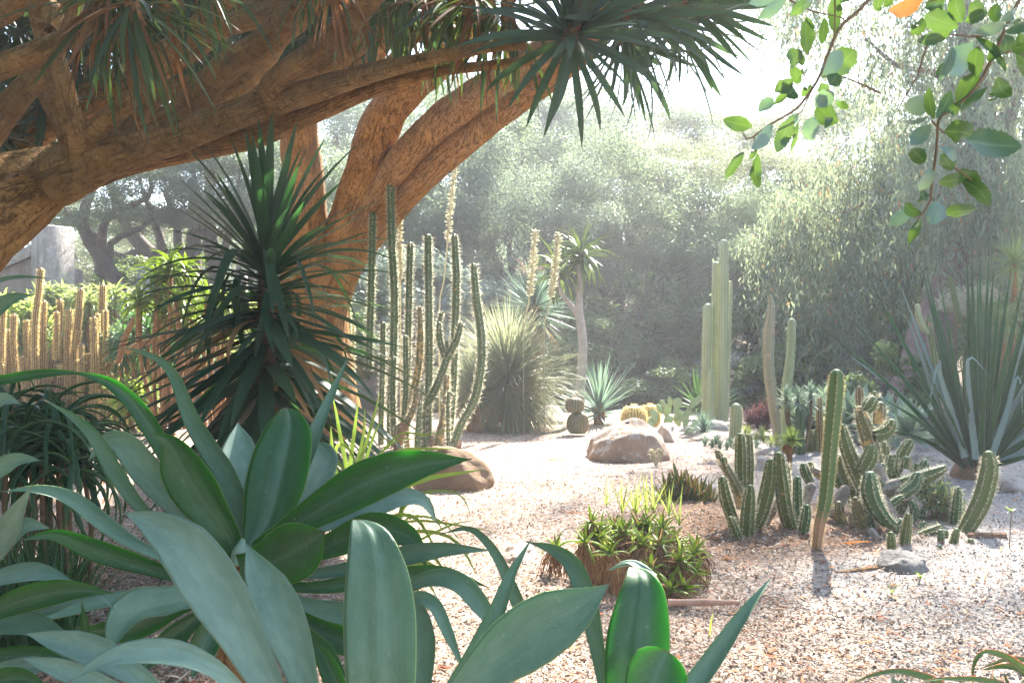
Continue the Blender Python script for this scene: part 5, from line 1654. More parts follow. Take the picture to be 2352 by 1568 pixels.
# ================================================================ rocks
def rock(name, label, c, x, y, w, h, d, mat, seed=0, dep=None, shape=None, group=None):
    """x, y = centre of the base line; w, h in crop units. shape: (angle fraction -> height factor) silhouette"""
    base = P(c, x, y, d)
    gz = float(ground_h(base[0], base[1]))
    Wm, Hm = S(c, w, d) / 2, S(c, h, d)
    Dm = dep or Wm * .75
    n, m = 30, 48
    th = np.linspace(.02, math.pi * .62, n)[:, None]
    ph = np.linspace(0, 2 * math.pi, m, endpoint=False)[None, :]
    sx = np.sign(np.cos(ph)) * np.abs(np.cos(ph)) ** .85
    sy = np.sign(np.sin(ph)) * np.abs(np.sin(ph)) ** .85
    r = np.sin(np.minimum(th, math.pi / 2)) ** .75
    ux, uy = r * sx, r * sy
    uz = np.cos(th) * np.ones_like(ph)
    p = np.stack([ux, uy, uz], -1)
    rs = np.random.default_rng(seed)
    f = 1 + .10 * wob(p, 2.0, seed) + .06 * wob(p, 4.5, seed + 2)
    for _ in range(9):
        nd = unit(rs.normal(0, 1, 3))
        nd[2] = abs(nd[2])
        cut = rs.uniform(.78, .96)
        dot = p @ nd
        over = np.maximum(dot - cut, 0)
        p = p - over[..., None] * nd * .85
    p = p * f[..., None]
    f2 = 1 + .02 * wob(p, 11, seed + 5)
    p = p * f2[..., None]
    X_ = p[..., 0] * Wm
    if shape is not None:
        xs, hs = shape
        kz = np.interp(p[..., 0], xs, hs)
    else:
        kz = 1.0
    Z_ = np.where(p[..., 2] > 0, p[..., 2] * Hm * kz, p[..., 2] * Hm * .5) + .0
    V = np.stack([base[0] + X_, base[1] + Dm + p[..., 1] * Dm, gz + Z_], -1).reshape(-1, 3)
    idx = np.arange(n * m).reshape(n, m)
    nx = np.roll(idx, -1, 1)
    q = np.stack([idx[:-1], idx[1:], nx[1:], nx[:-1]], -1).reshape(-1, 4)
    return solo(name, (V, q, V[:, [0, 2]]), M[mat], label, 'rock', (base[0], base[1] + Dm, gz), group)


rock('boulder', 'large brown boulder crusted with white lichen on top, in the sunlit clearing', '5', 1655, 1400, 480, 215, 12.4, 'rock_lichen', 3, .45, ([-1, -.75, -.4, 0, .4, .75, 1], [.55, .8, 1.0, 1.1, 1.12, 1.1, .85]))
rock('boulder', 'smooth brown boulder in shade behind the long green agave leaf', 'm', 1090, 815, 640, 310, 9.9, 'rock_brown', 8, .38, ([-1, -.4, 0, .5, .9, 1], [1.0, 1.1, 1.12, .95, .8, .7]))
rock('stone', 'flat grey stone on the gravel in front of the cactus pups', '8', 1850, 762, 220, 80, 6.4, 'rock_grey', 5, .22, None, 'stones on the ground')
rock('stone', 'tan stone partly hidden by grey leaf blades, left of the shaggy aloe mound', '9', 280, 985, 330, 130, 6.7, 'rock_tan', 9, .2, None, 'stones on the ground')
rock('stone', 'pale stone at the foot of the big fountain shaped grass tree', '5', 1215, 1225, 190, 95, 18, 'rock_tan', 11, .5, None, 'stones on the ground')
rock('stone', 'low stone behind the lichen boulder beside the prickly pear', '5', 1880, 1275, 120, 90, 14.8, 'rock_tan', 12, .4, None, 'stones on the ground')
rock('stone', 'small tan stone left of the flowering rosettes on the mulch', '6', 500, 1265, 110, 75, 11.5, 'rock_tan', 13, .2, None, 'stones on the ground')
rock('stone', 'low tan stone behind the dark little aloe cluster', '8', 900, 340, 110, 60, 9.8, 'rock_tan', 14, .2, None, 'stones on the ground')
rock('stone', 'low grey stone at the foot of the tall column cactus', '6', 240, 1110, 170, 50, 16.6, 'rock_grey', 15, .4, None, 'stones on the ground')
rock('stone', 'long pale stone at the right edge beside the big succulent rosette', '8', 2330, 345, 220, 80, 9.9, 'rock_tan', 16, .3, None, 'stones on the ground')

# ================================================================ foreground agaves, leaf by leaf
CAMV = np.array((0, 0, CAM_Z))


def agave_leaf(parent, c, pts, d0, d1, w, roll=0.0, mat='agave', prof='agave', cup=.2, wave=0.03, seed=0, thick=.012, hint=None, dmid=None, twist=0.0, name='leaf', fixed=None):
    """pts from base to tip in crop coordinates; depth runs d0 -> (dmid) -> d1; w = width in crop units"""
    n = len(pts)
    t = np.linspace(0, 1, n)
    d = np.interp(t, [0, 1], [d0, d1]) if dmid is None else np.interp(t, [0, .5, 1], [d0, dmid, d1])
    w3 = np.array([P(c, x, y, dd) for (x, y), dd in zip(pts, d)])
    mid = w3[n // 2]
    wm = S(c, w, float(np.mean(d)))
    h = np.array(hint, float) if hint is not None else unit(CAMV - w3.mean(0))
    return part(name, strap(w3, wm, h, prof, roll, cup, thick, 30, 15, wave, 0, seed, twist, fixed, .018), M[mat], parent)


# --- the central rosette
ac = P('7', 1120, 760, 3.0)
A = thing('agave', 'large foxtail agave rosette with broad green and grey leaves in the middle foreground', 'agave', (ac[0], 3.0, 0), 'foreground agaves')
part('stem', tube([(ac[0] + .02, 3.02, -.1), (ac[0], 3.0, .35), (ac[0], 3.02, ac[2] - .05)], [.085, .075, .06], 14, lump=.2, lump_s=9, step=.04), M['fibre'], A)
AL = [
    # pts, d0, d1, width, roll, mat, prof
    ([(1095, 780), (1040, 660), (940, 520), (855, 390), (795, 275), (752, 228), (682, 207)], 3.0, 2.85, 215, 8, 'agave_dark', 'agave', {}),
    ([(1110, 660), (1098, 520), (1098, 380), (1098, 260), (1092, 150)], 3.15, 3.4, 175, 0, 'agave_pale', 'agave', {}),
    ([(1115, 680), (1085, 500), (1035, 370), (975, 281), (884, 131), (816, -39), (748, -127), (640, -176), (560, -190)], 3.1, 3.2, 120, 28, 'agave', 'spike', {}),
    ([(1070, 740), (940, 580), (840, 420), (760, 290), (690, 170), (612, 62), (510, -25), (400, -66), (285, -80)], 3.1, 3.0, 84, 6, 'agave_dark', 'agave', {}),
    ([(930, 790), (800, 660), (670, 560), (560, 420), (440, 220), (330, 120), (200, 48)], 3.0, 2.95, 80, 25, 'agave', 'agave', {}),
    ([(960, 730), (880, 610), (780, 490), (680, 370), (570, 245), (480, 240), (400, 335)], 3.15, 3.1, 150, 20, 'agave_pale', 'agave', {}),
    ([(900, 840), (750, 775), (600, 705), (450, 600), (320, 505), (170, 462), (0, 470)], 2.95, 2.75, 85, 25, 'agave', 'agave', {'hint': (0, -.5, 1)}),
    ([(960, 885), (800, 850), (600, 785), (420, 725), (250, 665), (90, 695)], 2.9, 2.6, 105, 20, 'agave_dark', 'agave', {}),
    ([(1190, 740), (1330, 640), (1500, 535), (1700, 425), (1930, 350), (2170, 320)], 2.95, 2.75, 205, 8, 'agave_dark', 'agave', {}),
    ([(1300, 730), (1450, 650), (1600, 590), (1750, 540), (1850, 505), (1950, 520), (2010, 620)], 3.1, 3.1, 125, 0, 'agave_pale', 'agave', {'hint': (0, -.8, .8)}),
    ([(1100, 820), (1180, 805), (1280, 780), (1380, 725), (1490, 655)], 2.85, 2.6, 270, 0, 'agave_dark', 'blunt', {'cup': .1}),
    ([(1260, 800), (1400, 760), (1560, 700), (1700, 640), (1810, 650), (1900, 700), (1965, 830)], 3.05, 2.95, 150, 0, 'agave_dark', 'agave', {}),
    ([(1300, 850), (1500, 840), (1700, 800), (1850, 765), (2050, 735), (2270, 740)], 3.0, 2.9, 92, 0, 'agave', 'agave', {}),
    ([(1280, 900), (1450, 910), (1700, 880), (1900, 858), (2060, 850), (2250, 910)], 2.95, 2.8, 100, 5, 'agave_dark', 'agave', {}),
    ([(1280, 930), (1400, 990), (1550, 1030), (1700, 1050), (1850, 1090)], 2.9, 2.8, 110, 20, 'agave', 'agave', {}),
    ([(1250, 960), (1400, 1070), (1550, 1150), (1700, 1200), (1800, 1260)], 2.9, 2.75, 130, 10, 'agave_dark', 'agave', {}),
    ([(1200, 990), (1350, 1120), (1500, 1240), (1600, 1330)], 2.85, 2.7, 130, 10, 'agave_dark', 'agave', {}),
    ([(1040, 930), (930, 955), (780, 985), (650, 1020), (560, 1090), (490, 1235)], 2.85, 2.45, 215, 0, 'agave', 'agave', {'hint': (0, -.75, .7), 'wave': .1}),
    ([(1000, 905), (850, 925), (650, 950), (450, 990), (250, 1040), (0, 1085)], 2.95, 2.6, 92, 10, 'agave', 'agave', {'hint': (0, -.4, 1)}),
    ([(1290, 620), (1380, 500), (1440, 400), (1475, 320), (1445, 240)], 3.2, 3.3, 165, 0, 'agave_pale', 'blunt', {}),
    ([(1300, 560), (1400, 330), (1470, 150), (1530, 10), (1600, -150)], 3.2, 3.4, 90, 20, 'agave', 'spike', {}),
    ([(1080, 980), (1000, 1060), (930, 1180), (880, 1330)], 2.9, 2.75, 140, 15, 'agave_dark', 'agave', {}),
    ([(980, 1000), (850, 1090), (740, 1190), (640, 1300)], 2.95, 2.75, 120, 15, 'agave_dark', 'agave', {}),
    ([(1020, 920), (800, 1000), (600, 1090), (420, 1110), (330, 1090)], 3.05, 3.0, 130, 10, 'agave_dark', 'agave', {}),
    ([(1090, 790), (1000, 770), (900, 700), (800, 610), (720, 560)], 3.15, 3.2, 60, 20, 'agave_pale', 'agave', {}),
]
for i, (pts, d0, d1, w, roll, mt, pr, kw) in enumerate(AL):
    agave_leaf(A, '7', pts, d0, d1, w, roll, mt, pr, seed=i, **kw)
part('leaf', rows_leaf('7', [(740, 1118, 1165), (690, 1118, 1215), (620, 1121, 1325), (500, 1128, 1392), (400, 1142, 1424), (300, 1170, 1437), (220, 1206, 1437), (165, 1240, 1416), (125, 1268, 1386), (100, 1290, 1352), (85, 1308, 1322)], 2.98, 3.25, .13, seed=4), M['agave_dark'], A)
part('leaf_bud', tube([P('7', 1105, 800, 2.95), P('7', 1108, 740, 2.95), P('7', 1112, 700, 2.95)], [.03, .026, .01], 12, step=.02), M['agave_pale'], A)

# --- the agave nearest the lens, rooted below the frame
bc_ = P('7', 1250, 1500, 2.15)
B = thing('agave', 'grey green agave closest to the front whose broad leaves rise from the bottom edge', 'agave', (bc_[0], 2.2, 0), 'foreground agaves')
part('stem', tube([(bc_[0], 2.22, -.1), (bc_[0], 2.2, .3), (bc_[0], 2.2, bc_[2] - .1)], [.09, .08, .06], 14, lump=.2, lump_s=9, step=.04), M['fibre'], B)
BL = [
    ('7', [(1330, 1560), (1255, 1400), (1180, 1260), (1080, 1070), (960, 880), (840, 720), (700, 618), (560, 562)], 2.1, 2.35, 265, 5, 'agave_pale', 'agave', {'twist': -6}),
    ('7', [(1440, 1560), (1400, 1350), (1330, 1130), (1250, 950), (1180, 820), (1128, 700)], 2.2, 2.4, 215, 6, 'agave_pale', 'agave', {}),
    ('7', [(1850, 1600), (1930, 1400), (1945, 1200), (1925, 1040), (1880, 900)], 2.2, 2.45, 150, 25, 'agave', 'agave', {}),
    ('7', [(2040, 1500), (2120, 1360), (2210, 1190), (2290, 1010), (2350, 850), (2442, 684)], 1.95, 2.1, 125, 15, 'agave', 'spike', {}),
    ('8', [(-330, 1440), (-210, 1290), (-60, 1140), (120, 1010), (310, 900), (452, 795)], 1.8, 1.9, 300, 0, 'agave', 'agave', {'cup': .1}),
    ('8', [(640, 775), (590, 730), (530, 703), (440, 735)], 2.03, 2.1, 60, 0, 'agave_pale', 'spike', {'hint': (0, -.3, 1)}),
    ('8', [(440, 1420), (420, 1250), (390, 1060), (350, 880), (290, 720), (190, 640), (55, 603)], 2.0, 2.2, 100, 20, 'agave', 'agave', {}),
    ('8', [(620, 1450), (630, 1330), (660, 1220), (712, 1105)], 1.75, 1.8, 290, -10, 'agave_dark', 'round', {}),
    ('8', [(730, 1420), (820, 1290), (930, 1140), (1050, 960), (1130, 850), (1192, 768)], 1.9, 2.05, 110, 15, 'agave', 'spike', {}),
    ('7', [(1820, 1100), (1900, 970), (1990, 990), (2060, 1130), (2130, 1290)], 2.25, 2.1, 70, 15, 'agave', 'strap', {}),
    ('7', [(1800, 990), (1900, 900), (2010, 868), (2120, 900), (2230, 1030), (2340, 1190)], 2.35, 2.2, 100, 15, 'agave', 'agave', {}),
    ('7', [(2420, 1080), (2350, 900), (2270, 740), (2160, 640), (2020, 665)], 2.3, 2.4, 66, 20, 'agave', 'spike', {}),
    ('7', [(800, 1500), (700, 1370), (560, 1270), (420, 1200), (260, 1155), (110, 1118)], 2.0, 2.1, 140, 10, 'agave_pale', 'agave', {'hint': (0, -.8, .7)}),
    ('7', [(1160, 1450), (1060, 1350), (960, 1275), (820, 1225), (650, 1215), (480, 1250), (310, 1345)], 1.75, 1.7, 135, 0, 'agave_pale', 'agave', {'hint': (0, -.7, .8)}),
    ('7', [(700, 1480), (560, 1395), (400, 1330), (250, 1275), (95, 1232)], 1.95, 2.0, 100, 10, 'agave_pale', 'agave', {'hint': (0, -.8, .7)}),
    ('7', [(1640, 1600), (1560, 1480), (1500, 1400)], 2.2, 2.3, 130, 20, 'agave_dark', 'agave', {}),
    ('7', [(1560, 1640), (1580, 1450), (1500, 1250), (1430, 1150)], 2.35, 2.5, 100, 20, 'agave_dark', 'agave', {}),
]
for i, (c, pts, d0, d1, w, roll, mt, pr, kw) in enumerate(BL):
    agave_leaf(B, c, pts, d0, d1, w, roll, mt, pr, seed=i + 50, **kw)

part('leaf', rows_leaf('7', [(1720, 1610, 1890), (1349, 1590, 1910), (1150, 1580, 1915), (1000, 1580, 1908), (850, 1590, 1880), (740, 1600, 1836), (670, 1607, 1796), (630, 1612, 1752), (608, 1616, 1700), (597, 1622, 1640)], 1.85, 2.05, .05, seed=2), M['agave'], B)
part('leaf', rows_leaf('8', [(1520, 440, 715), (1250, 420, 720), (1100, 425, 722), (1000, 440, 722), (900, 470, 712), (830, 498, 695), (780, 517, 668), (750, 527, 640), (732, 532, 600), (722, 538, 552)], 1.9, 2.05, .08, seed=7), M['agave_dark'], B)

# --- the agave at the left edge
lc = P('7', -330, 1080, 2.5)
Lg = thing('agave', 'pale agave at the left edge with leaf tips reaching into the picture', 'agave', (lc[0], 2.5, 0), 'foreground agaves')
part('stem', tube([(lc[0], 2.5, -.1), (lc[0], 2.5, .4), (lc[0], 2.5, lc[2])], [.09, .08, .06], 12, step=.05), M['fibre'], Lg)
for i in range(13):
    az = math.radians(95 + 170 * i / 12)
    el = math.radians((55, 25, 5)[i % 3])
    v, q, uv = blade(.62, .15, (.5, .8, .9)[i % 3], 'agave', .2, 16, 9, 1.5, thick=.012)
    Mx = np.array(frame(lc + np.array([0, 0, -.05]), az, el))
    part('leaf', (v @ Mx[:3, :3].T + Mx[:3, 3], q, uv), M[('agave', 'agave_pale')[i % 2]], Lg)
LL = [
    ('7', [(-200, 1000), (-90, 830), (10, 690), (75, 570), (150, 440)], 2.4, 2.2, 115, 10, 'agave_pale', 'agave', {}),
    ('7', [(-200, 900), (-80, 760), (20, 680), (120, 625), (235, 638)], 2.5, 2.3, 115, 0, 'agave_pale', 'agave', {}),
    ('7', [(-260, 560), (-120, 430), (0, 360), (90, 322), (195, 326)], 2.6, 2.4, 92, 5, 'agave_pale', 'agave', {}),
    ('7', [(-260, 960), (-100, 905), (60, 860), (200, 850), (355, 890)], 2.4, 2.2, 110, 0, 'agave_pale', 'agave', {'hint': (0, -.8, .7)}),
    ('7', [(-230, 1110), (-60, 1030), (150, 955), (340, 925), (525, 936)], 2.3, 2.05, 125, 5, 'agave_dark', 'agave', {}),
    ('7', [(-200, 1090), (0, 1060), (200, 1000), (380, 935), (470, 950), (530, 1020)], 2.45, 2.25, 85, 0, 'agave_pale', 'agave', {}),
    ('7', [(-240, 1150), (-60, 1100), (120, 1085), (250, 1120), (340, 1150)], 2.35, 2.25, 130, 0, 'agave', 'agave', {'hint': (0, -.7, .8)}),
    ('7', [(-200, 1260), (0, 1230), (180, 1225), (350, 1240)], 2.3, 2.2, 90, 10, 'agave_dark', 'agave', {}),
    ('7', [(-200, 1330), (-20, 1300), (150, 1270), (320, 1250)], 2.2, 2.1, 90, 10, 'agave_pale', 'agave', {}),
    ('7', [(-200, 1400), (-40, 1345), (100, 1330), (230, 1370)], 2.1, 2.0, 110, 0, 'agave_dark', 'agave', {}),
    ('p', [(-120, 690), (-40, 655), (40, 636), (120, 640)], 2.9, 2.8, 16, 10, 'agave', 'spike', {}),
    ('p', [(-120, 800), (-50, 745), (20, 690), (80, 676)], 2.8, 2.7, 38, 10, 'agave', 'agave', {}),
    ('p', [(-160, 930), (-70, 890), (20, 870), (120, 856), (210, 858)], 2.7, 2.6, 24, 5, 'agave_dark', 'agave', {}),
    ('7', [(-160, 140), (-60, 80), (20, 45), (100, 68)], 2.6, 2.5, 70, 0, 'agave_pale', 'agave', {}),
    ('7', [(420, 1250), (400, 1150), (390, 1060), (375, 970)], 2.5, 2.45, 60, 15, 'agave_dark', 'spike', {}),
]
for i, (c, pts, d0, d1, w, roll, mt, pr, kw) in enumerate(LL):
    agave_leaf(Lg, c, pts, d0, d1, w, roll, mt, pr, seed=i + 90, **kw)

# ================================================================ dark spiky dracaena in front of the trunks
dd = 6.5
dcx = P('p', 612, 590, dd)
D = thing('dracaena', 'dark green spiky plant with upright sword leaves and a drooping skirt, left of centre', 'plant', (dcx[0], dd, 0))
part('stem', tube([(dcx[0] + .03, dd, -.1), (dcx[0] + .01, dd, .8), (dcx[0], dd, dcx[2] - .1)], [.075, .07, .055], 14, lump=.12, lump_s=8, step=.05), M['twig'], D)
VA = [mesh('leaf', blade(l, .062, dp, 'strap', .17, 10, 3, 2.0), M['dracaena']) for l, dp in ((.98, .10), (.9, .22), (1.02, .35))]
VB = [mesh('leaf', blade(l, .056, dp, 'strap', .17, 11, 3, 1.5), M['dracaena']) for l, dp in ((1.02, .6), (.95, 1.0), (1.0, 1.4))]
VC = [mesh('leaf', blade(l, .078, dp, 'strap', .15, 9, 3, 1.6), M['dracaena']) for l, dp in ((1.22, .15), (1.12, .3), (1.25, .45))]
VD = [mesh('leaf', blade(.95, .05, .9, 'strap', .25, 10, 3, 1.3, curl=.3), M['dry'])]
VK = [mesh('leaf', blade(1.0, .07, .5, 'strap', .17, 12, 3, 1.4, kink=(.42, 1.3)), M['dracaena']), mesh('leaf', blade(.9, .066, .4, 'strap', .17, 12, 3, 1.4, kink=(.3, 1.6)), M['dracaena'])]
rd = random.Random(17)
for i in range(46):
    f = i / 46
    el = 86 - 62 * f ** .9 + rd.gauss(0, 6)
    az = i * GOLD + rd.gauss(0, .2)
    inst('leaf', rd.choice(VA), frame((dcx[0], dd, dcx[2] - .02 - .1 * f), az, math.radians(el), rd.gauss(0, .15), rd.uniform(.8, 1.08)), D)
for i in range(74):
    f = i / 74
    el = 34 - 38 * f + rd.gauss(0, 8)
    az = i * GOLD + rd.gauss(0, .25)
    bank = VK if rd.random() < .22 else VB
    inst('leaf', rd.choice(bank), frame((dcx[0], dd, dcx[2] - .1 - .28 * f), az, math.radians(el), rd.gauss(0, .2), rd.uniform(.85, 1.08)), D)
for i in range(176):
    f = i / 176
    el = -4 - 44 * f ** .8 + rd.gauss(0, 8)
    az = i * GOLD + rd.gauss(0, .25)
    inst('leaf', rd.choice(VC if rd.random() > .07 else VD), frame((dcx[0], dd, dcx[2] - .34 - .86 * f), az, math.radians(el), rd.gauss(0, .2), rd.uniform(.82, 1.12)), D)

# ================================================================ strap leaved plants behind the agave
def strappy(label, c, x, y, d, rows, group, mat='strappy'):
    base = P(c, x, y, d)
    t = thing('strap_leaf_plant', label, 'plant', (base[0], d, 0), group)
    for i, (pts, w, d1) in enumerate(rows):
        dep = np.linspace(d, d1, len(pts))
        w3 = np.array([P(c, px, py, q_) for (px, py), q_ in zip(pts, dep)])
        part('leaf', strap(w3, S(c, w, d), unit(CAMV - w3.mean(0)) + np.array([0, 0, .3]), 'strap', random.uniform(-25, 25), .2, 0, 14, 3, 0, 0, i), M[mat], t)
    return t


S1 = [([(330, 800), (300, 600), (260, 400), (215, 150), (190, 40)], 34, 4.3), ([(330, 800), (330, 600), (365, 300), (395, 60)], 32, 4.3), ([(340, 800), (380, 620), (470, 350), (560, 20)], 28, 4.2),
      ([(330, 800), (370, 600), (430, 350), (440, 130)], 26, 4.6), ([(320, 800), (280, 620), (225, 560), (215, 470), (260, 415), (330, 470), (400, 640)], 30, 4.1), ([(310, 800), (240, 690), (195, 560), (180, 280)], 40, 4.4),
      ([(350, 800), (440, 560), (520, 330), (590, 200)], 26, 4.5), ([(300, 820), (200, 730), (120, 680), (60, 640)], 24, 4.4), ([(300, 800), (330, 700), (350, 520), (300, 360)], 28, 4.7),
      ([(380, 800), (470, 600), (640, 420), (760, 380), (850, 390)], 16, 4.2), ([(400, 800), (480, 620), (700, 350), (900, 350), (1180, 297)], 20, 4.0), ([(420, 800), (560, 560), (720, 470), (880, 455), (1160, 460)], 26, 4.0),
      ([(350, 820), (290, 760), (240, 660), (225, 560)], 26, 4.2), ([(360, 800), (400, 690), (480, 600), (560, 560)], 24, 4.3), ([(360, 800), (420, 720), (540, 660), (640, 640)], 24, 4.1),
      ([(420, 850), (600, 800), (900, 690), (1100, 650), (1370, 612)], 36, 3.9)]
strappy('clump of upright yellow green strap leaves between the agave and the spiky skirt', 'm', 340, 800, 4.4, S1, 'strap leaf plants')
S2 = [([(560, 1300), (700, 1020), (760, 770), (860, 830), (960, 960), (1050, 1100)], 38, 3.4), ([(560, 1300), (680, 1000), (850, 810), (1080, 780), (1200, 840), (1260, 1000)], 26, 3.5), ([(580, 1300), (640, 1010), (740, 960), (850, 1000), (950, 1160), (1000, 1250)], 30, 3.4),
      ([(600, 1300), (700, 1050), (900, 1010), (1200, 1050), (1480, 1100)], 24, 3.4), ([(600, 1300), (700, 1120), (900, 1090), (1100, 1140), (1230, 1290), (1300, 1450)], 34, 3.3), ([(600, 1300), (760, 1140), (900, 1200), (1000, 1320), (1070, 1420)], 34, 3.3),
      ([(600, 1320), (750, 1260), (900, 1320), (1060, 1400), (1200, 1430)], 32, 3.3), ([(600, 1320), (750, 1300), (950, 1380), (1100, 1500), (1200, 1600)], 38, 3.2), ([(620, 1330), (780, 1340), (900, 1450), (1000, 1600)], 34, 3.1),
      ([(620, 1330), (720, 1350), (820, 1420), (900, 1540)], 32, 3.1), ([(600, 1280), (640, 1100), (760, 860), (860, 800), (1000, 800)], 22, 3.6), ([(600, 1280), (750, 1000), (1000, 1000), (1200, 1180)], 20, 3.5),
      ([(620, 1330), (760, 1290), (900, 1290), (1000, 1310)], 34, 3.2), ([(620, 1340), (760, 1400), (860, 1560), (930, 1700)], 30, 3.1), ([(640, 1340), (900, 1230), (1150, 1200), (1240, 1300)], 20, 3.3),
      ([(640, 1340), (820, 1180), (1100, 1040), (1300, 1000)], 18, 3.5)]
strappy('low clump of arching striped strap leaves right of the agave rosette on the mulch', 'm', 600, 1300, 3.7, S2, 'strap leaf plants')

# ================================================================ dark aloe thicket lower left
ax_ = P('l', 350, 1150, 5.4)
AD = thing('aloe', 'dark green thicket of drooping toothed aloe leaves at the lower left', 'aloe', (ax_[0], 5.6, 0))
AV = [mesh('leaf', blade(l, .036, dp, 'spike', .35, 16, 3, .9, thick=.006, serr=.22), M['aloe_dark']) for l, dp in ((.6, 2.3), (.68, 2.7), (.5, 1.7), (.75, 2.9))]
ra_ = random.Random(23)
n_al = 0
for hx, hy, hd in [(90, 120, 5.3), (240, 390, 5.2), (60, 600, 5.0), (460, 200, 5.6), (620, 260, 5.7), (640, 540, 5.3), (640, 600, 5.1), (330, 300, 5.8), (-60, 300, 5.5), (500, 420, 5.5), (180, 480, 5.6), (780, 650, 5.3), (150, 250, 5.5), (400, 560, 5.2), (560, 330, 5.2), (20, 420, 5.2)]:
    hp = P('l', hx, hy, hd)
    s_ = part('stem', tube([(hp[0] + ra_.uniform(-.1, .1), hd + .1, -.05), (hp[0] + ra_.uniform(-.05, .05), hd + .05, hp[2] * .5), (hp[0], hd, hp[2])], [.014, .013, .012], 8, step=.08), M['twig'], AD)
    for f, Mx in rosette_frames(hp, 15, 72, 0, (.7, 1.15), rng=ra_, rad=.01, spread=.2, zdrop=.12):
        inst('leaf', ra_.choice(AV), Mx, AD)
        n_al += 1
# thin green blades at the foot of the thicket
G = Geo()
for i in range(900):
    x, y = ra_.uniform(-60, 720), ra_.uniform(1050, 1480)
    d = 5.1 + ra_.uniform(-.3, .5)
    b = P('l', x, 0, d)
    b[2] = .0
    v, q, uv = blade(ra_.uniform(.25, .75), .014, ra_.uniform(.2, 1.2), 'spike', .2, 5, 3)
    Mx = np.array(frame(b, ra_.random() * 6.28, math.radians(ra_.uniform(55, 88))))
    G.add(v @ Mx[:3, :3].T + Mx[:3, 3], q, uv)
part('shoots', G, M['aloe_dark'], AD, kind='stuff')

# ================================================================ tree aloes and aloe bushes at the left back
TA = [mesh('leaf', blade(l, .06, dp, 'spike', .3, 8, 3, 1.0, thick=.01), M['aloe_bright']) for l, dp in ((.5, 1.5), (.55, 2.0), (.46, 1.0))]
ta = thing('tree_aloe', 'yellow green tree aloe with several drooping rosettes on brown shaggy stems', 'aloe', (P('4', 1130, 0, 15)[0], 15.0, 0))
rt = random.Random(4)
for hx, hy, n in ((1150, 255, 34), (1250, 285, 30), (1070, 300, 28), (1130, 350, 30), (1200, 620, 28), (940, 500, 22), (1400, 480, 22), (1060, 430, 24), (1190, 470, 24), (1100, 560, 24), (1260, 540, 24)):
    hp = P('4', hx, hy, 15 + rt.uniform(-.4, .4))
    part('stem', tube([(P('4', 1100 + rt.uniform(-60, 60), 0, 15)[0], 15.1, -.05), (hp[0] + rt.uniform(-.1, .1), hp[1], hp[2] * .55), hp - np.array([0, 0, .25]), hp], [.03, .03, .045, .03], 8, lump=.25, lump_s=8, step=.08), M['fibre'], ta)
    for f, Mx in rosette_frames(hp, n, 75, -20, (.8, 1.15), rng=rt, rad=.02, spread=.15, zdrop=.12):
        inst('leaf', rt.choice(TA), Mx, ta)
TG = [blade(l, .05, dp, 'spike', .3, 4, 3, 1.0) for l, dp in ((.4, 1.4), (.44, 2.0), (.36, .8))]
BUSH = [('sprawling green aloe bush with arching leaves under the yellow green tree aloe', 17, [(900, 640), (1000, 700), (860, 740), (1100, 760), (1250, 700), (980, 820), (1150, 850), (820, 850), (1300, 800)], 'aloe_dark'),
        ('green aloe hedge along the wall behind the torch cacti', 19.3, [(330, 460), (420, 440), (520, 470), (610, 500), (700, 470), (780, 460), (860, 500), (480, 540), (640, 560), (740, 560), (250, 480), (380, 540)], 'aloe_tree'),
        ('sunlit aloe bush behind the lower skirt of the dark spiky plant', 16.5, [(1330, 520), (1420, 470), (1480, 560), (1380, 640), (1540, 520), (1500, 660)], 'aloe_bright'),
        ('bright low aloe mound at the foot of the torch cacti on the right', 16.8, [(850, 1090), (920, 1130), (800, 1150), (1000, 1100), (880, 1190), (960, 1180)], 'aloe_bright'),
        ('pale green aloe shrub in the gaps of the torch cacti', 19.0, [(30, 520), (90, 560), (150, 640), (330, 700), (370, 780), (120, 780), (600, 680), (590, 600), (340, 600), (200, 560)], 'aloe_bright')]
for lb, d, hs, mt in BUSH:
    b = P('4', hs[0][0], 0, d)
    t = thing('aloe_bush', lb, 'aloe', (b[0], d, 0), 'aloe bushes at the left back')
    L_ = []
    G = Geo()
    for hx, hy in hs:
        hp = P('4', hx, hy, d + rt.uniform(-.4, .4))
        G.add(*tube([(hp[0] + rt.uniform(-.2, .2), hp[1] + .1, -.05), (hp[0], hp[1], hp[2] * .6), hp], [.04, .035, .03], 6, step=.2))
        for f, Mx in rosette_frames(hp, 46, 80, -30, (.9, 1.3), rng=rt, spread=.2, zdrop=.15):
            L_.append((rt.randrange(3), Mx))
    part('stems', G, M['fibre'], t)
    part('leaves', join(TG, L_), M[mt], t, kind='stuff')
G = Geo()
for pts in ([(800, 930), (830, 800), (880, 680), (940, 600), (980, 560)], [(850, 860), (950, 800), (1100, 760), (1180, 730)]):
    a = np.array([P('4', x, y, 15.6) for x, y in pts])
    G.add(*tube(a, [.045] * len(a), 10, step=.1, lump=.2, lump_s=6))
part('stem', G, M['fibre'], ta)

# ================================================================ fountain shaped grass tree and the yuccas behind
def dense_ball(c, x, y, d, n, length, width, el_hi, el_lo, mat, droop=(.1, .3, .5), seed=0, zd=.3, sx=1.0, dead=0):
    r_ = random.Random(seed)
    pos = P(c, x, y, d)
    G1, G2 = [], []
    bl = [blade(length, width, dp, 'spike', .2, 4, 3, 1.6) for dp in droop]
    for f, Mx in rosette_frames(pos, n, el_hi, el_lo, (.75, 1.12), rng=r_, spread=.14, zdrop=zd):
        (G2 if f > 1 - dead else G1).append((r_.randrange(len(bl)), Mx))
    return join(bl, G1), (join(bl, G2) if G2 else None)


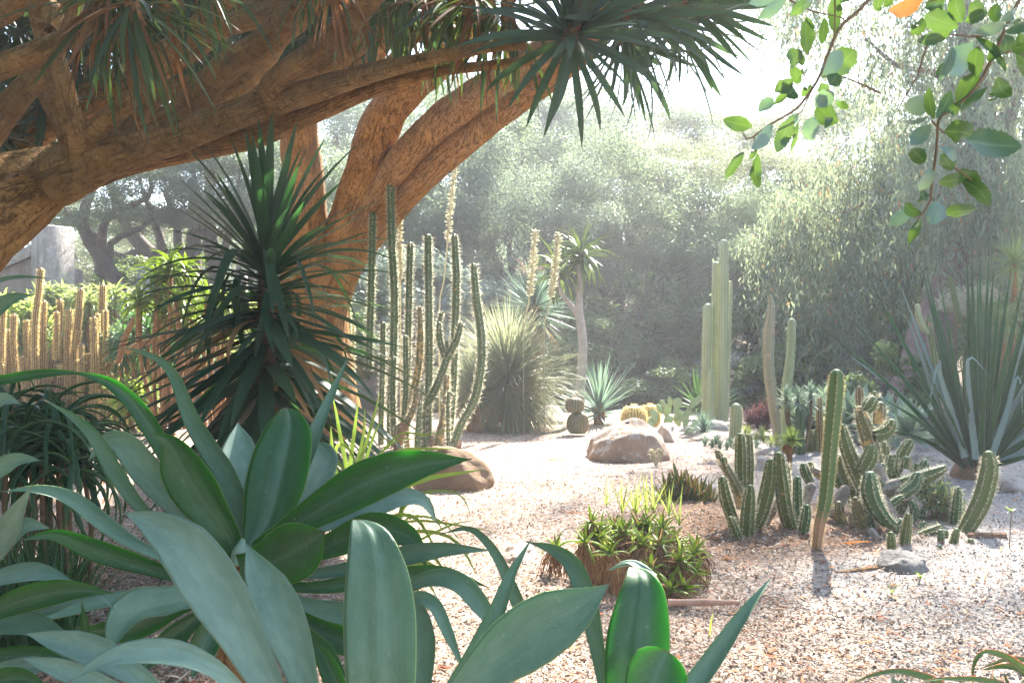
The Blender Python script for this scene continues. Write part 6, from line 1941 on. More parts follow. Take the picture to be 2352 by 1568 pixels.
gt = thing('grass_tree', 'big fountain shaped grass tree with fine grey green leaves and a dry skirt', 'plant', (P('5', 1010, 0, 17.0)[0], 17.0, 0))
g1, g2 = dense_ball('5', 985, 950, 17.0, 2600, 1.55, .021, 82, -50, 'dasy', (.2, .6, 1.0), 3, .25, dead=.05)
part('leaves', g1, M['dasy'], gt, kind='stuff')
part('dry_leaves', g2, M['dry'], gt, kind='stuff')
part('trunk', tube([(P('5', 1010, 0, 17.0)[0], 17.0, -.1), (P('5', 1005, 0, 17.0)[0], 17.0, .9)], [.22, .2], 12, step=.1, lump=.1), M['fibre'], gt)
g1, g2 = dense_ball('5', 800, 1000, 16.3, 620, .85, .02, 80, -45, 'dasy', (.15, .4, .7), 4, .2, dead=.15)
gt2 = thing('grass_tree', 'smaller tufted grass tree behind the curved dark cactus column', 'plant', (P('5', 800, 0, 16.3)[0], 16.3, 0))
part('leaves', g1, M['dasy'], gt2, kind='stuff')
part('dry_leaves', g2, M['dry'], gt2, kind='stuff')
part('trunk', tube([(P('5', 800, 0, 16.3)[0], 16.3, -.1), (P('5', 800, 0, 16.3)[0], 16.3, .6)], [.12, .1], 10, step=.1), M['fibre'], gt2)

yb = thing('yucca', 'ball shaped blue green yucca on a hidden trunk behind the flower spikes', 'yucca', (P('5', 1120, 0, 19.5)[0], 19.5, 0))
g1, g2 = dense_ball('5', 1130, 545, 19.5, 420, 1.0, .04, 88, -60, 'yucca', (.02, .08, .15), 5, .2, dead=.1)
part('leaves', g1, M['yucca'], yb, kind='stuff')
part('dry_leaves', g2, M['dry'], yb, kind='stuff')
hp = P('5', 1130, 545, 19.5)
part('trunk', tube([(hp[0], 19.5, -.1), (hp[0], 19.5, hp[2] - .1)], [.16, .14], 10, step=.15, lump=.1), M['fibre'], yb)
YL = [mesh('leaf', blade(l, .05, dp, 'spike', .25, 5, 3, 1.5), M['yucca']) for l, dp in ((1.1, .03), (1.0, .12), (1.15, .08))]
ys = thing('yucca', 'small spiky star shaped yucca right of the tree aloe trunk', 'yucca', (P('5', 1490, 0, 17.8)[0], 17.8, 0))
hp = P('5', 1485, 1110, 17.8)
part('trunk', tube([(hp[0], 17.8, -.1), (hp[0], 17.8, hp[2])], [.12, .1], 10, step=.1, lump=.1), M['fibre'], ys)
ry = random.Random(6)
for f, Mx in rosette_frames(hp, 110, 84, -20, (.7, 1.1), rng=ry, spread=.1, zdrop=.12):
    inst('leaf', ry.choice(YL), Mx, ys)

# flower spikes
def spike(label, pts, r_lo, r_hi, d, bloom_from, seed, c='5'):
    a = np.array([P(c, x, y, d) for x, y in pts])
    gz = np.array([a[0, 0], a[0, 1], max(a[0, 2] - 1.0, .3)])
    t = thing('flower_spike', label, 'flower stalk', (a[0, 0], d, 0), 'flower stalks')
    full = np.vstack([[a[0, 0], d, -.05], a])
    part('stalk', tube(full, [S(c, r_lo, d)] * len(full), 8, step=.15), M['bulb'], t)
    sp_ = spline(a, 60)
    k0 = int(60 * bloom_from)
    G = Geo()
    r_ = random.Random(seed)
    bl = blade(.07, .03, .4, 'round', .3, 3, 3)
    for i in range(k0, 60):
        f = (i - k0) / (60 - k0)
        rad = S(c, r_hi, d) * (.35 + .65 * math.sin(math.pi * (f * .9 + .08)) ** .6)
        for j in range(9):
            az = r_.random() * 6.28
            p = sp_[i] + np.array([math.cos(az), math.sin(az), r_.uniform(-.3, .3)]) * np.array([rad, rad, .05]) * r_.uniform(.3, .8)
            Mx = np.array(frame(p, az, math.radians(r_.uniform(0, 70)), 0, r_.uniform(.6, 1.3)))
            G.add(bl[0] @ Mx[:3, :3].T + Mx[:3, 3], bl[1], bl[2])
    part('blossoms', G, M['bulb'], t, kind='stuff')


spike('left of the two creamy flower spikes rising from the grass tree', [(1072, 690), (1090, 580), (1108, 470), (1122, 330), (1137, 145)], 4, 15, 16.4, .36, 1)
spike('right of the two creamy flower spikes, leaning toward the tree aloe', [(1185, 690), (1205, 580), (1228, 460), (1248, 330), (1262, 165)], 4, 15, 16.5, .36, 2)
spike('tallest thin flower spike between the dark cereus columns and the leaning trunk', [(612, 560), (635, 420), (660, 150), (680, -60), (705, -215)], 4, 12, 17.5, .45, 3)
spike('short pale flower stalk seen behind the thin cereus stem by the trunk', [(398, 560), (396, 300), (395, 120), (392, 70)], 4, 8, 16.2, .3, 4)
ww = thing('dry_flower_head', 'wispy pink brown dry flower head behind the left creamy spike', 'flower', (P('5', 1130, 0, 19.6)[0], 19.6, 0))
G = Geo()
for i in range(160):
    p0 = P('5', 1120, 400, 19.6)
    p1 = P('5', random.gauss(1125, 45), random.gauss(345, 26), 19.6 + random.uniform(-.4, .4))
    G.add(*tube([p0, (p0 + p1) / 2 + np.array([0, 0, .03]), p1], [.006, .005, .003], 4, nring=4, cap=False))
G.add(*tube([(p0[0], 19.6, 0), p0], [.02, .015], 6, step=.4))
part('stalks', G, M['stick'], ww, kind='stuff')

# ================================================================ tree aloe in the centre
TT = [mesh('leaf', blade(l, .066, dp, 'spike', .35, 9, 3, 1.1, thick=.01), M['aloe_tree']) for l, dp in ((.74, 1.1), (.8, 1.6), (.68, .6), (.72, 2.0))]
tc_ = thing('tree_aloe', 'slender tree aloe with grey trunk forking into two drooping leaf heads', 'aloe', (P('5', 1395, 0, 18)[0], 18.0, 0))
a = np.array([P('5', x, y, 18) for x, y in [(1375, 1150), (1380, 1040), (1388, 900), (1395, 760), (1382, 650), (1376, 560), (1378, 430), (1382, 330)]])
a = np.vstack([[a[0, 0], 18, -.1], a])
part('trunk', tube(a, [.11, .1, .092, .085, .08, .076, .066, .06, .06], 16, step=.08, lump=.06, lump_s=4), M['aloe_bark'], tc_)
a = np.array([P('5', x, y, 18) for x, y in [(1372, 620), (1340, 560), (1290, 500), (1262, 440), (1255, 360)]])
part('branch', tube(a, [.05, .046, .042, .04, .04], 12, step=.07, lump=.06), M['aloe_bark'], tc_)
rt = random.Random(9)
for hp, n in ((P('5', 1385, 250, 18), 62), (P('5', 1258, 330, 18.1), 40)):
    r = sub('rosette', tc_)
    for f, Mx in rosette_frames(hp, n, 84, -35, (.75, 1.15), rng=rt, rad=.03, spread=.14, zdrop=.22):
        inst('leaf', rt.choice(TT), Mx, r)
    for k in range(6):
        Mx = frame(hp - np.array([0, 0, .28]), rt.random() * 6.28, math.radians(-60), 0, rt.uniform(.6, .9))
        o = inst('dead_leaf', TT[0], Mx, r)

# ================================================================ big furcraea on the right
fr = thing('furcraea', 'huge rosette of long stiff dark green sword leaves on a short trunk at the right', 'plant', (P('6', 1640, 0, 11)[0], 11.0, 0))
fb = P('6', 1640, 1335, 11.0)
part('trunk', tube([(fb[0], 11.0, -.1), (fb[0], 11.0, fb[2] * .6), (fb[0], 11.0, fb[2] + .1)], [.22, .24, .16], 16, step=.06, lump=.25, lump_s=7), M['log'], fr)
FU = [  # tip x, tip y, tip depth, sag, kind
    (847, 600, 10.4, -40, 0), (960, 508, 10.8, -40, 0), (1060, 300, 11.2, -20, 0), (1225, 318, 11.4, 0, 1), (1340, 215, 11.6, 0, 0), (1362, 212, 11.2, 10, 0), (1440, 282, 10.8, 10, 0), (1590, 152, 11.0, 5, 0), (1618, 138, 10.8, 0, 0), (1665, 150, 11.2, 0, 0),
    (1712, 118, 11.0, 0, 0), (1778, 308, 10.8, 0, 0), (1835, 230, 11.2, 0, 0), (1905, 290, 11, 0, 0), (1990, 220, 11.3, 0, 0), (2050, 320, 10.8, 0, 0), (1690, 745, 10.2, 0, 2), 
    (1650, 260, 10.9, 0, 0), (1740, 220, 11.4, 0, 0), (1870, 420, 10.6, 0, 0), (1945, 480, 10.7, 0, 1), (2080, 450, 11, 10, 0), (2110, 600, 10.7, 10, 0), (2150, 760, 10.7, 10, 0), (2180, 900, 10.8, 10, 1), (2160, 1040, 10.7, 0, 0), (2120, 1150, 10.6, 0, 1),
    (1120, 940, 10.2, -40, 0), (1190, 1110, 10.5, -25, 0), (1380, 820, 10.2, -30, 0), (1400, 560, 11.4, 0, 0), (1770, 560, 10.4, 0, 0), (1830, 600, 10.3, 0, 0), 
    (1460, 960, 10.1, -10, 2), (2020, 640, 10.4, 0, 0), (1960, 760, 10.4, 10, 1), (1550, 700, 10.3, 0, 0), (940, 705, 10.6, -60, 1), (1270, 770, 10.4, -20, 2),
    (2060, 1230, 10.4, 0, 0), (1420, 400, 11.2, 0, 0), (1910, 560, 10.5, 0, 0), (2070, 820, 10.4, 0, 0),
]
rf = random.Random(2)
for i, (tx, ty, td, sag, kind) in enumerate(FU):
    bx = 1640 + np.clip((tx - 1640) * .12, -70, 70) + rf.uniform(-8, 8)
    by = 1340 - abs(tx - 1640) * .03 + rf.uniform(-10, 10)
    mx, my = bx + (tx - bx) * .5, by + (ty - by) * .5 + sag
    pts = np.array([P('6', bx, by, 11 + (td - 11) * .15), P('6', mx, my, 11 + (td - 11) * .6), P('6', tx, ty, td)])
    part('leaf', strap(pts, rf.uniform(.085, .108), unit(np.array([fb[0], 11, fb[2] + 1.6]) - pts[1]) * .5 + np.array([rf.uniform(-.3, .3), -.8, .2]), 'spike', 0, .28, .008, 14, 5, 0, .06, i),
         M[('furcraea', 'furcraea_pale', 'dry')[kind] if kind < 2 else 'furcraea'], fr)
for i, pts in enumerate(([(1580, 1270), (1500, 1000), (1440, 800), (1455, 738), (1420, 800), (1370, 1050)], [(1640, 1280), (1610, 1000), (1595, 760), (1615, 722), (1670, 770), (1730, 850)], [(1720, 1280), (1800, 1050), (1850, 870), (1870, 826), (1890, 900), (1895, 1050)],
                         [(1560, 1270), (1440, 1000), (1330, 680), (1270, 520), (1200, 460)])):
    w3 = np.array([P('6', x, y, 10.6 if i < 3 else 11.3) for x, y in pts])
    part('leaf', strap(w3, .075, (0, -1, .3), 'spike', 20, .15, .006, 22, 5, 0, .05, i), M['furcraea_pale'], fr, label='pale bent leaf')

# ================================================================ rosettes, agaves and small plants on the right
def joined_rosette(name, label, cat, c, heads, d, blades, n, hi, lo, mat, group=None, scale=(.8, 1.15), stem_r=.02, seed=0, stem_mat='fibre', zd=.05, indiv=False, spread=.14):
    r_ = random.Random(seed)
    b = P(c, heads[0][0], 0, d)
    t = thing(name, label, cat, (b[0], d, 0), group)
    G = Geo()
    L_ = []
    ms = [mesh('leaf', g, M[mat]) for g in blades] if indiv else None
    for hx, hy in heads:
        hp = P(c, hx, hy, d + r_.uniform(-.1, .1))
        if stem_r:
            bx = hp[0] + (b[0] - hp[0]) * .5
            G.add(*tube([(bx, d + .02, -.05), (hp[0] + (bx - hp[0]) * .3, d, max(hp[2] * .5, 0.01)), hp], [stem_r * 1.2, stem_r, stem_r * .8], 7, step=.1))
        for f, Mx in rosette_frames(hp, n, hi, lo, scale, rng=r_, spread=spread, zdrop=zd):
            if indiv:
                inst('leaf', r_.choice(ms), Mx, t)
            else:
                L_.append((r_.randrange(len(blades)), Mx))
    if stem_r:
        part('stems', G, M[stem_mat], t)
    if L_:
        part('leaves', join(blades, L_), M[mat], t, kind='stuff')
    return t


EU = [blade(l, .022, dp, 'even', .15, 3, 3) for l, dp in ((.14, .1), (.15, .4), (.13, .7))]
eg = thing('euphorbia', 'shrub of pale blue green leafy rosettes on bare stems before the tan column cacti', 'plant', (P('6', 660, 0, 13.4)[0], 13.4, 0))
r_ = random.Random(3)
L_, G = [], Geo()
for hx, hy in [(605, 925), (668, 930), (735, 950), (740, 905), (620, 960), (690, 960)]:
    hp = P('6', hx, hy, 13.4 + r_.uniform(-.15, .15))
    G.add(*tube([(P('6', 680 + (hx - 680) * .3, 0, 13.4)[0], 13.4, -.05), (hp[0], hp[1], hp[2] * .6), hp], [.03, .02, .014], 7, step=.1))
    for f, Mx in rosette_frames(hp, 60, 88, -40, (.9, 1.5), rng=r_, spread=.12, zdrop=.1):
        L_.append((r_.randrange(3), Mx))
part('stems', G, M['twig'], eg)
part('leaves', join(EU, L_), M['glauc'], eg, kind='stuff')
dk = thing('column_cactus', 'thin dark pair of bare succulent stems under the pale rosettes', 'cactus', (P('6', 680, 0, 13.2)[0], 13.2, 0))
for pts, r in (([(665, 1000), (666, 1250)], 12), ([(690, 1010), (688, 1255)], 17)):
    stem(dk, '6', pts, r, 13.2, 'cereus', 6, .2, seed=int(r))
joined_rosette('aeonium', 'small lime green leaf rosette with an orange dead leaf skirt, on a thin stem', 'plant', '6', [(620, 1165), (605, 1180), (645, 1160)], 11.6, [blade(l, .03, dp, 'even', .15, 3, 3) for l, dp in ((.16, .2), (.18, .6))], 34, 85, -30, 'aloe_bright', seed=4)
for i, (x, y, w, h) in enumerate([(610, 1225, 80, 70)]):
    G = Geo()
    for k in range(40):
        v, q, uv = blade(.16, .05, 1.0, 'wide', .2, 4, 3)
        Mx = np.array(frame(P('6', x, 1190, 11.6), k * GOLD, math.radians(random.uniform(-80, -45))))
        G.add(v @ Mx[:3, :3].T + Mx[:3, 3], q, uv)
    solo('dead_leaf_skirt', G, M['oak_dead'], 'orange skirt of dead leaves hanging under the small lime rosette', 'dead leaves', P('6', x, 1240, 11.6))
AG = [blade(l, w, dp, 'wide', .25, 6, 3) for l, w, dp in ((.55, .11, .2), (.6, .12, -.15), (.5, .11, .5))]
for lb, c, hd, d, sd in (('pale striped green agave cluster behind the tall leaning cactus', '6', [(740, 1100), (800, 1080), (690, 1080)], 15.5, 1), ('pale green agave rosette right behind the sprawling cactus', '6', [(960, 1100), (1010, 1080), (890, 1110)], 14.8, 2),
                          ('large light green agave rosette left of the huge sword leaf rosette', '6', [(1270, 1150)], 12.6, 3), ('pale agave rosette half hidden by the eucalyptus foot', '6', [(1120, 1120), (1190, 1130)], 14.2, 4), ('light agave rosette between the tall leaning cactus and sprawling clump', '6', [(900, 1000), (840, 1010)], 16.0, 5)):
    joined_rosette('agave', lb, 'agave', c, hd, d, AG, 34, 80, -5, 'glauc', 'pale agaves at the right', (.8, 1.2), 0, sd, indiv=True)
joined_rosette('aloe', 'spiky reddish green aloe behind the tall column cactus', 'aloe', '6', [(120, 990), (200, 985)], 19.2, [blade(l, .07, dp, 'spike', .3, 5, 3) for l, dp in ((.8, .3), (.85, -.3), (.75, .6))], 34, 82, -5, 'furcraea', None, (.8, 1.1), 0, 7, indiv=True)
joined_rosette('tuft', 'small grey grassy tuft on the gravel beside the prickly pear', 'plant', '6', [(150, 1115)], 15.3, [blade(l, .02, dp, 'spike', .2, 4, 3) for l, dp in ((.38, .1), (.35, .3), (.4, .5))], 110, 85, -5, 'yucca', None, (.8, 1.2), 0, 8)
joined_rosette('bromeliad', 'reddish purple clump of pointed bromeliad leaves by the column cacti', 'plant', '6', [(420, 1060), (460, 1040), (500, 1070), (450, 1095), (400, 1090), (490, 1110), (520, 1040)], 15.4, [blade(l, .03, dp, 'spike', .25, 5, 3) for l, dp in ((.3, .3), (.34, .6), (.28, .1))], 46, 80, -10, 'purple', None, (.8, 1.2), 0, 9)
joined_rosette('echeveria', 'low mat of grey green rosettes on the gravel behind the small cactus fingers', 'plant', '6', [(160, 1190), (200, 1200), (240, 1205), (280, 1210), (320, 1205), (360, 1215), (400, 1205), (440, 1200), (220, 1180), (300, 1190)], 12.6, [blade(l, .03, dp, 'wide', .2, 3, 3) for l, dp in ((.1, .1), (.11, -.4))], 22, 75, 0, 'glauc', None, (.8, 1.2), 0, 10)
joined_rosette('ground_cover', 'pale feathery ground cover along the bed edge below the tan column cacti', 'plant', '6', [(400, 1150), (440, 1160), (480, 1170), (520, 1190), (550, 1180), (380, 1130), (470, 1140)], 13.4, [blade(l, .012, dp, 'even', .1, 3, 3) for l, dp in ((.14, .2), (.16, .5))], 46, 80, 0, 'shrub_lime', None, (.8, 1.2), 0, 11)
joined_rosette('aloe', 'dark green little aloe cluster with red tipped leaves, left of the low cactus fingers', 'aloe', '8', [(720, 400), (770, 360), (820, 400), (870, 420), (740, 440), (800, 430), (850, 440), (910, 440), (700, 430), (780, 400)], 9.4, [blade(l, .042, dp, 'spike', .35, 6, 3, thick=.01) for l, dp in ((.26, -.4), (.3, .3), (.24, -.2))], 22, 80, 0, 'aloe_red', None, (.8, 1.25), 0, 12, indiv=True)
joined_rosette('tufted_plant', 'spiky pale tuft hanging in the upper right beside the eucalyptus trunk', 'plant', '6', [(1850, 210)], 15, [blade(l, .03, dp, 'spike', .2, 6, 3, 1.2) for l, dp in ((.6, .4), (.65, 1.2), (.6, 1.9))], 90, 88, -30, 'aloe_tree', None, (.8, 1.1), .05, 13)
joined_rosette('tufted_plant', 'drooping tuft with a brown skirt behind the sword leaves at the right', 'plant', '6', [(1790, 520)], 14.4, [blade(l, .02, dp, 'spike', .2, 6, 3, 1.0) for l, dp in ((.5, 1.2), (.55, 1.9), (.5, 2.4))], 110, 80, -40, 'aloe_tree', None, (.8, 1.1), .06, 14)
pl = thing('flower_plume', 'large cream flower plume behind the upright sword leaves', 'flower', (P('6', 1540, 0, 16)[0], 16, 0))
pr = np.random.default_rng(77)
cs = [P('6', x, y, 16) for x, y in [(1500, 400), (1560, 380), (1610, 420), (1530, 450), (1640, 380), (1590, 470), (1480, 440), (1690, 360), (1720, 400)]]
part('blossoms', foliage(pr, cs, np.full(len(cs), .19), 2600, .06, .35), M['plume'], pl, kind='stuff')
part('stalk', tube([(cs[3][0], 16, -.05), (cs[3][0], 16, cs[3][2])], [.03, .02], 8, step=.2), M['twig'], pl)
sh = thing('shrub', 'twiggy small leaved shrub between the sprawling cactus and its right hand arm', 'shrub', (P('8', 1960, 0, 8.3)[0], 8.3, 0))
cs = [P('8', x, y, 8.3) for x, y in [(1900, 380), (1960, 360), (2010, 400), (1980, 440), (2030, 450), (1930, 430), (2050, 500), (1990, 490)]]
part('leaves', foliage(pr, cs, np.full(len(cs), .12), 900, .045, .55), M['shrub'], sh, kind='stuff')
G = Geo()
for k in range(70):
    e = cs[k % len(cs)] + pr.normal(0, .09, 3)
    b0 = np.array([P('8', 1960, 0, 8.3)[0] + random.uniform(-.1, .1), 8.3, 0])
    G.add(*tube([b0, (b0 + e) / 2 + pr.normal(0, .03, 3), e], [.006, .004, .003], 4, nring=5, cap=False))
part('twigs', G, M['twig'], sh, kind='stuff')
for i, (lb, c, x, y0, y1, d) in enumerate((('thin seedling with a small leaf whorl on the right gravel', '8', 2285, 620, 465, 7.2), ('tiny dry seedling standing before the grey stone', '8', 1870, 880, 770, 6.2), ('tiny brown twig seedling on the open gravel', '8', 1740, 935, 840, 5.9))):
    b, tp = P(c, x, y0, d), P(c, x + 8, y1, d)
    t = thing('seedling', lb, 'seedling', (b[0], d, 0), 'seedlings')
    part('stem', tube([(b[0], d, 0), tp], [.004, .003], 5, nring=5), M['twig'], t)
    part('leaves', join([blade(.07, .014, .4, 'even', .1, 3, 3)], [(0, Mx) for f, Mx in rosette_frames(tp, 9, 60, 0, rng=random)]), M['strappy'], t)
wf = thing('seedling', 'pale cream little weed in front of the lichen boulder', 'seedling', (P('5', 1795, 0, 11.9)[0], 11.9, 0), 'seedlings')
G = Geo()
for k in range(9):
    b = P('5', 1795, 1432, 11.9)
    b[2] = 0
    e = P('5', 1795 + random.uniform(-38, 38), 1432 - random.uniform(50, 95), 11.9)
    G.add(*tube([b, e], [.006, .005], 5, nring=5))
    for f, Mx in rosette_frames(e, 10, 80, -20, (.5, .9), rng=random):
        v, q, uv = blade(.07, .03, .4, 'round', .1, 3, 3)
        A_ = np.array(Mx)
        G.add(v @ A_[:3, :3].T + A_[:3, 3], q, uv)
part('sprigs', G, M['bulb'], wf)

# ================================================================ shaggy aloe mound in the clearing
am = thing('aloe_mound', 'shaggy mound of small green aloe rosettes with brown root skirts on the sunny mulch', 'aloe', (P('9', 1400, 0, 6.2)[0], 6.2, 0))
AMV = [mesh('leaf', blade(l, .022, dp, 'spike', .35, 8, 3, 1.2, thick=.005, serr=.12), M['aloe_bright']) for l, dp in ((.13, .3), (.15, .8), (.115, -.2))]
AMD = [mesh('leaf', blade(l, .018, dp, 'spike', .35, 8, 3, 1.2), M['dry']) for l, dp in ((.13, .6), (.14, 1.1))]
AMU = [mesh('leaf', blade(l, .014, dp, 'spike', .25, 7, 3, 1.3), M['aloe_bright']) for l, dp in ((.28, .1), (.24, .25), (.3, .0))]
r_ = random.Random(12)
HEADS = [(960, 450, 6.3), (900, 640, 6.0), (1130, 740, 5.85), (1270, 520, 6.3), (1530, 900, 5.9), (1800, 860, 6.0), (1640, 620, 6.3), (1840, 1140, 5.85), (1720, 1100, 5.8), (620, 690, 6.4), (1930, 740, 6.25), (1450, 480, 6.5), (1620, 480, 6.6), (1760, 640, 6.5), (1950, 920, 6.1)]
HEADS += [(r_.uniform(880, 1980), 0, r_.uniform(6.0, 6.6)) for _ in range(16)]
roots = Geo()
for k, (hx, hy, hd) in enumerate(HEADS):
    hp = P('9', hx, hy + 30, hd)
    if hy == 0:
        q_ = max(0, 1 - ((hx - 1430) / 640) ** 2 - ((hd - 6.33) / .36) ** 2 * .6)
        hp[2] = .1 + .22 * math.sqrt(q_)
    hp[2] = max(hp[2], .06)
    for f, Mx in rosette_frames(hp, 15, 76, -12, (.7, 1.2), rng=r_, rad=.005, spread=.2, zdrop=.02):
        inst('leaf', r_.choice(AMV if r_.random() > .16 else AMD), Mx, am)
    for j in range(46 if hp[2] > .12 else 14):
        a = r_.random() * 6.28
        rr = r_.uniform(.01, .06)
        p0 = hp + np.array([math.cos(a) * rr * .6, math.sin(a) * rr * .6, -.02])
        L = min(hp[2], r_.uniform(.12, .26))
        p1 = p0 + np.array([math.cos(a) * rr, math.sin(a) * rr, -L * .5]) + np.random.default_rng(j).normal(0, .012, 3)
        p2 = p0 + np.array([math.cos(a) * rr * 1.3, math.sin(a) * rr * 1.3, -L])
        roots.add(*tube([p0, p1, p2], [.004, .0035, .0025], 4, nring=6, cap=False))
for hx, hy, n in ((1380, 420, 16), (1100, 330, 5), (1550, 380, 7), (1250, 400, 6), (1700, 430, 6), (1800, 520, 5), (1480, 420, 8)):
    hp = P('9', hx, hy, 6.6)
    for f, Mx in rosette_frames(hp, n, 88, 45, (.7, 1.15), rng=r_, spread=.12):
        inst('leaf', r_.choice(AMU), Mx, am)
part('root_skirts', roots, M['fibre'], am, kind='stuff')
bp = P('9', 1420, 1050, 6.3)
n, m = 16, 28
th, ph = np.linspace(.02, 1.75, n)[:, None], np.linspace(0, 2 * math.pi, m, endpoint=False)[None, :]
pp_ = np.stack([np.sin(th) * np.cos(ph) * .36, np.sin(th) * np.sin(ph) * .32, np.cos(th) * .25 * np.ones_like(ph)], -1)
pp_ *= (1 + .2 * wob(pp_, 14, 2))[..., None]
V = (pp_ + np.array([bp[0], 6.35, .0])).reshape(-1, 3)
idx = np.arange(n * m).reshape(n, m)
nx = np.roll(idx, -1, 1)
part('litter_core', (V, np.stack([idx[:-1], idx[1:], nx[1:], nx[:-1]], -1).reshape(-1, 4), V[:, :2]), M['fibre'], am)
fol = []
fb_ = [blade(l, .014, dp, 'spike', .3, 4, 3) for l, dp in ((.14, .4), (.12, .9))]
for k in range(280):
    a, e = r_.random() * 6.28, r_.uniform(-.05, 1.3)
    dv = np.array([math.cos(a) * math.cos(e), math.sin(a) * math.cos(e), math.sin(e)])
    p = np.array([bp[0], 6.35, 0.01]) + dv * np.array([.37, .33, .26]) * r_.uniform(.85, 1.05)
    fol.append((k % 2, frame(p, a + r_.gauss(0, .6), e + r_.gauss(0, .4))))
part('small_leaves', join(fb_, fol), M['aloe_bright'], am, kind='stuff')

# aloe in the bottom right corner
ar = thing('aloe', 'red edged aloe with bent toothed leaves in the bottom right corner', 'aloe', (P('b', 2150, 0, 4.3)[0], 4.3, 0))
for i, (pts, w, d0, d1, mt) in enumerate([
    ([(2500, 760), (2350, 640), (2150, 500), (1980, 440), (1870, 450), (1790, 540), (1760, 680), (1760, 800)], 120, 4.2, 4.1, 'aloe_red'), ([(2480, 800), (2300, 640), (2160, 600), (2000, 610), (1850, 640)], 110, 4.4, 4.5, 'aloe_red'),
    ([(2500, 560), (2360, 520), (2150, 520), (1990, 570), (1830, 620)], 70, 4.5, 4.5, 'aloe_red'), ([(2350, 900), (1900, 760), (1500, 740), (1300, 745), (1100, 800)], 90, 4.1, 4.0, 'aloe_red'),
    ([(1500, 900), (1300, 760), (1050, 680), (850, 660), (600, 700), (380, 790)], 120, 4.2, 4.1, 'aloe_red'), ([(2000, 860), (1650, 800), (1640, 700), (1665, 650)], 80, 4.2, 4.2, 'glauc'), ([(2200, 860), (2150, 760), (2125, 650)], 55, 4.1, 4.1, 'aloe_red'),
    ([(2300, 850), (2400, 700), (2420, 560)], 70, 4.3, 4.4, 'aloe_red'), ([(2100, 880), (2040, 760), (1990, 690)], 60, 4.15, 4.1, 'glauc'), ([(900, 840), (860, 780), (830, 700)], 110, 4.0, 4.0, 'glauc'), ([(1000, 840), (960, 790), (940, 720)], 90, 4.05, 4.05, 'glauc'), ([(2000, 800), (1990, 700), (1995, 590)], 26, 4.3, 4.4, 'dry')]):
    w3 = np.array([P('b', x, y, dd) for (x, y), dd in zip(pts, np.linspace(d0, d1, len(pts)))])
    part('leaf', strap(w3, S('b', w, d0), unit(CAMV - w3.mean(0)) + np.array([0, 0, .8]), 'spike', 0, .3, .012, 24, 5, 0, .07, i), M[mt], ar)

# ================================================================ hanging oak sprigs, upper right
def oak_leaf_obj(parent, x0, y0, x1, y1, w, d, mat, rng):
    b, t = P('3', x0, y0, d), P('3', x1, y1, d + rng.uniform(-.03, .03))
    m_ = (b + t) / 2 + np.array([rng.uniform(-.004, .004), rng.uniform(-.014, .014), rng.uniform(-.004, .004)])
    roll = rng.uniform(-34, 34)
    return part('leaf', strap([b, m_, t], S('3', w * 1.15, d), unit(CAMV - m_) + np.array([rng.uniform(-.3, .3), 0, rng.uniform(-.2, .3)]), 'oak', roll, rng.uniform(-.2, .26), 0, 22, 7, .09, .07, rng.randrange(50), rng.uniform(-30, 30)), M[mat], parent)


def twig(parent, pts, r, d):
    a = np.array([P('3', x, y, d) for x, y in pts])
    part('twig', tube(a, np.linspace(r, r * .4, len(a)), 6, step=.012), M['twig'], parent)


ro = random.Random(3)
O1 = thing('oak_sprig', 'left hanging oak sprig with rounded toothed leaves against the bright sky', 'branch', P('3', 1050, -10, 1.7), 'hanging oak sprigs')
for pts, r in (([(1090, -40), (1000, 60), (900, 150), (830, 300), (780, 430), (700, 550), (640, 610), (500, 690), (400, 762), (365, 725)], .0035), ([(1120, 512), (1000, 455), (890, 415), (800, 420)], .0022), ([(780, 430), (720, 540), (690, 610), (650, 640)], .0018), ([(620, 0), (740, 60), (880, 90), (930, 110)], .002),
               ([(690, 380), (720, 440), (770, 430)], .0015), ([(430, 740), (425, 810)], .0013), ([(870, 0), (870, 120), (860, 260)], .0018)):
    twig(O1, pts, r, 1.7)
for (x0, y0, x1, y1, w, k) in [(715, 95, 722, 305, 118, 0), (812, 100, 798, 245, 52, 0), (625, 265, 650, 365, 92, 0), (650, 360, 690, 445, 74, 0), (905, 275, 795, 430, 88, 1), (985, 275, 880, 410, 130, 0), (880, 400, 840, 465, 80, 0), (640, 430, 540, 505, 80, 0), (585, 445, 668, 540, 60, 0),
                                 (535, 540, 452, 612, 62, 1), (605, 500, 535, 575, 52, 0), (865, 505, 765, 585, 88, 1), (775, 575, 890, 665, 104, 0), (875, 555, 945, 582, 42, 0), (752, 640, 750, 770, 92, 1), (640, 640, 552, 832, 82, 0), (672, 620, 580, 708, 48, 1), (668, 665, 628, 832, 30, 0),
                                 (418, 690, 258, 655, 78, 0), (528, 682, 415, 815, 70, 1), (372, 832, 266, 980, 50, 0), (448, 842, 456, 1026, 58, 0), (430, 805, 403, 873, 30, 0), (745, 25, 625, 85, 66, 0), (605, -10, 450, 105, 62, 1), (872, -30, 868, 185, 70, 0), (960, -20, 890, 30, 60, 0), (790, 455, 830, 520, 70, 0),
                                 (680, 290, 690, 360, 40, 0), (820, 640, 815, 705, 40, 0), (720, 470, 690, 530, 44, 0), (560, -30, 400, 20, 50, 1)]:
    oak_leaf_obj(O1, x0, y0, x1, y1, w, 1.7 + ro.uniform(-.05, .05), 'oak_leaf_pale' if k else 'oak_leaf', ro)
O2 = thing('oak_sprig', 'right hanging oak sprig with dense leaves reaching furthest down', 'branch', P('3', 1800, -10, 1.6), 'hanging oak sprigs')
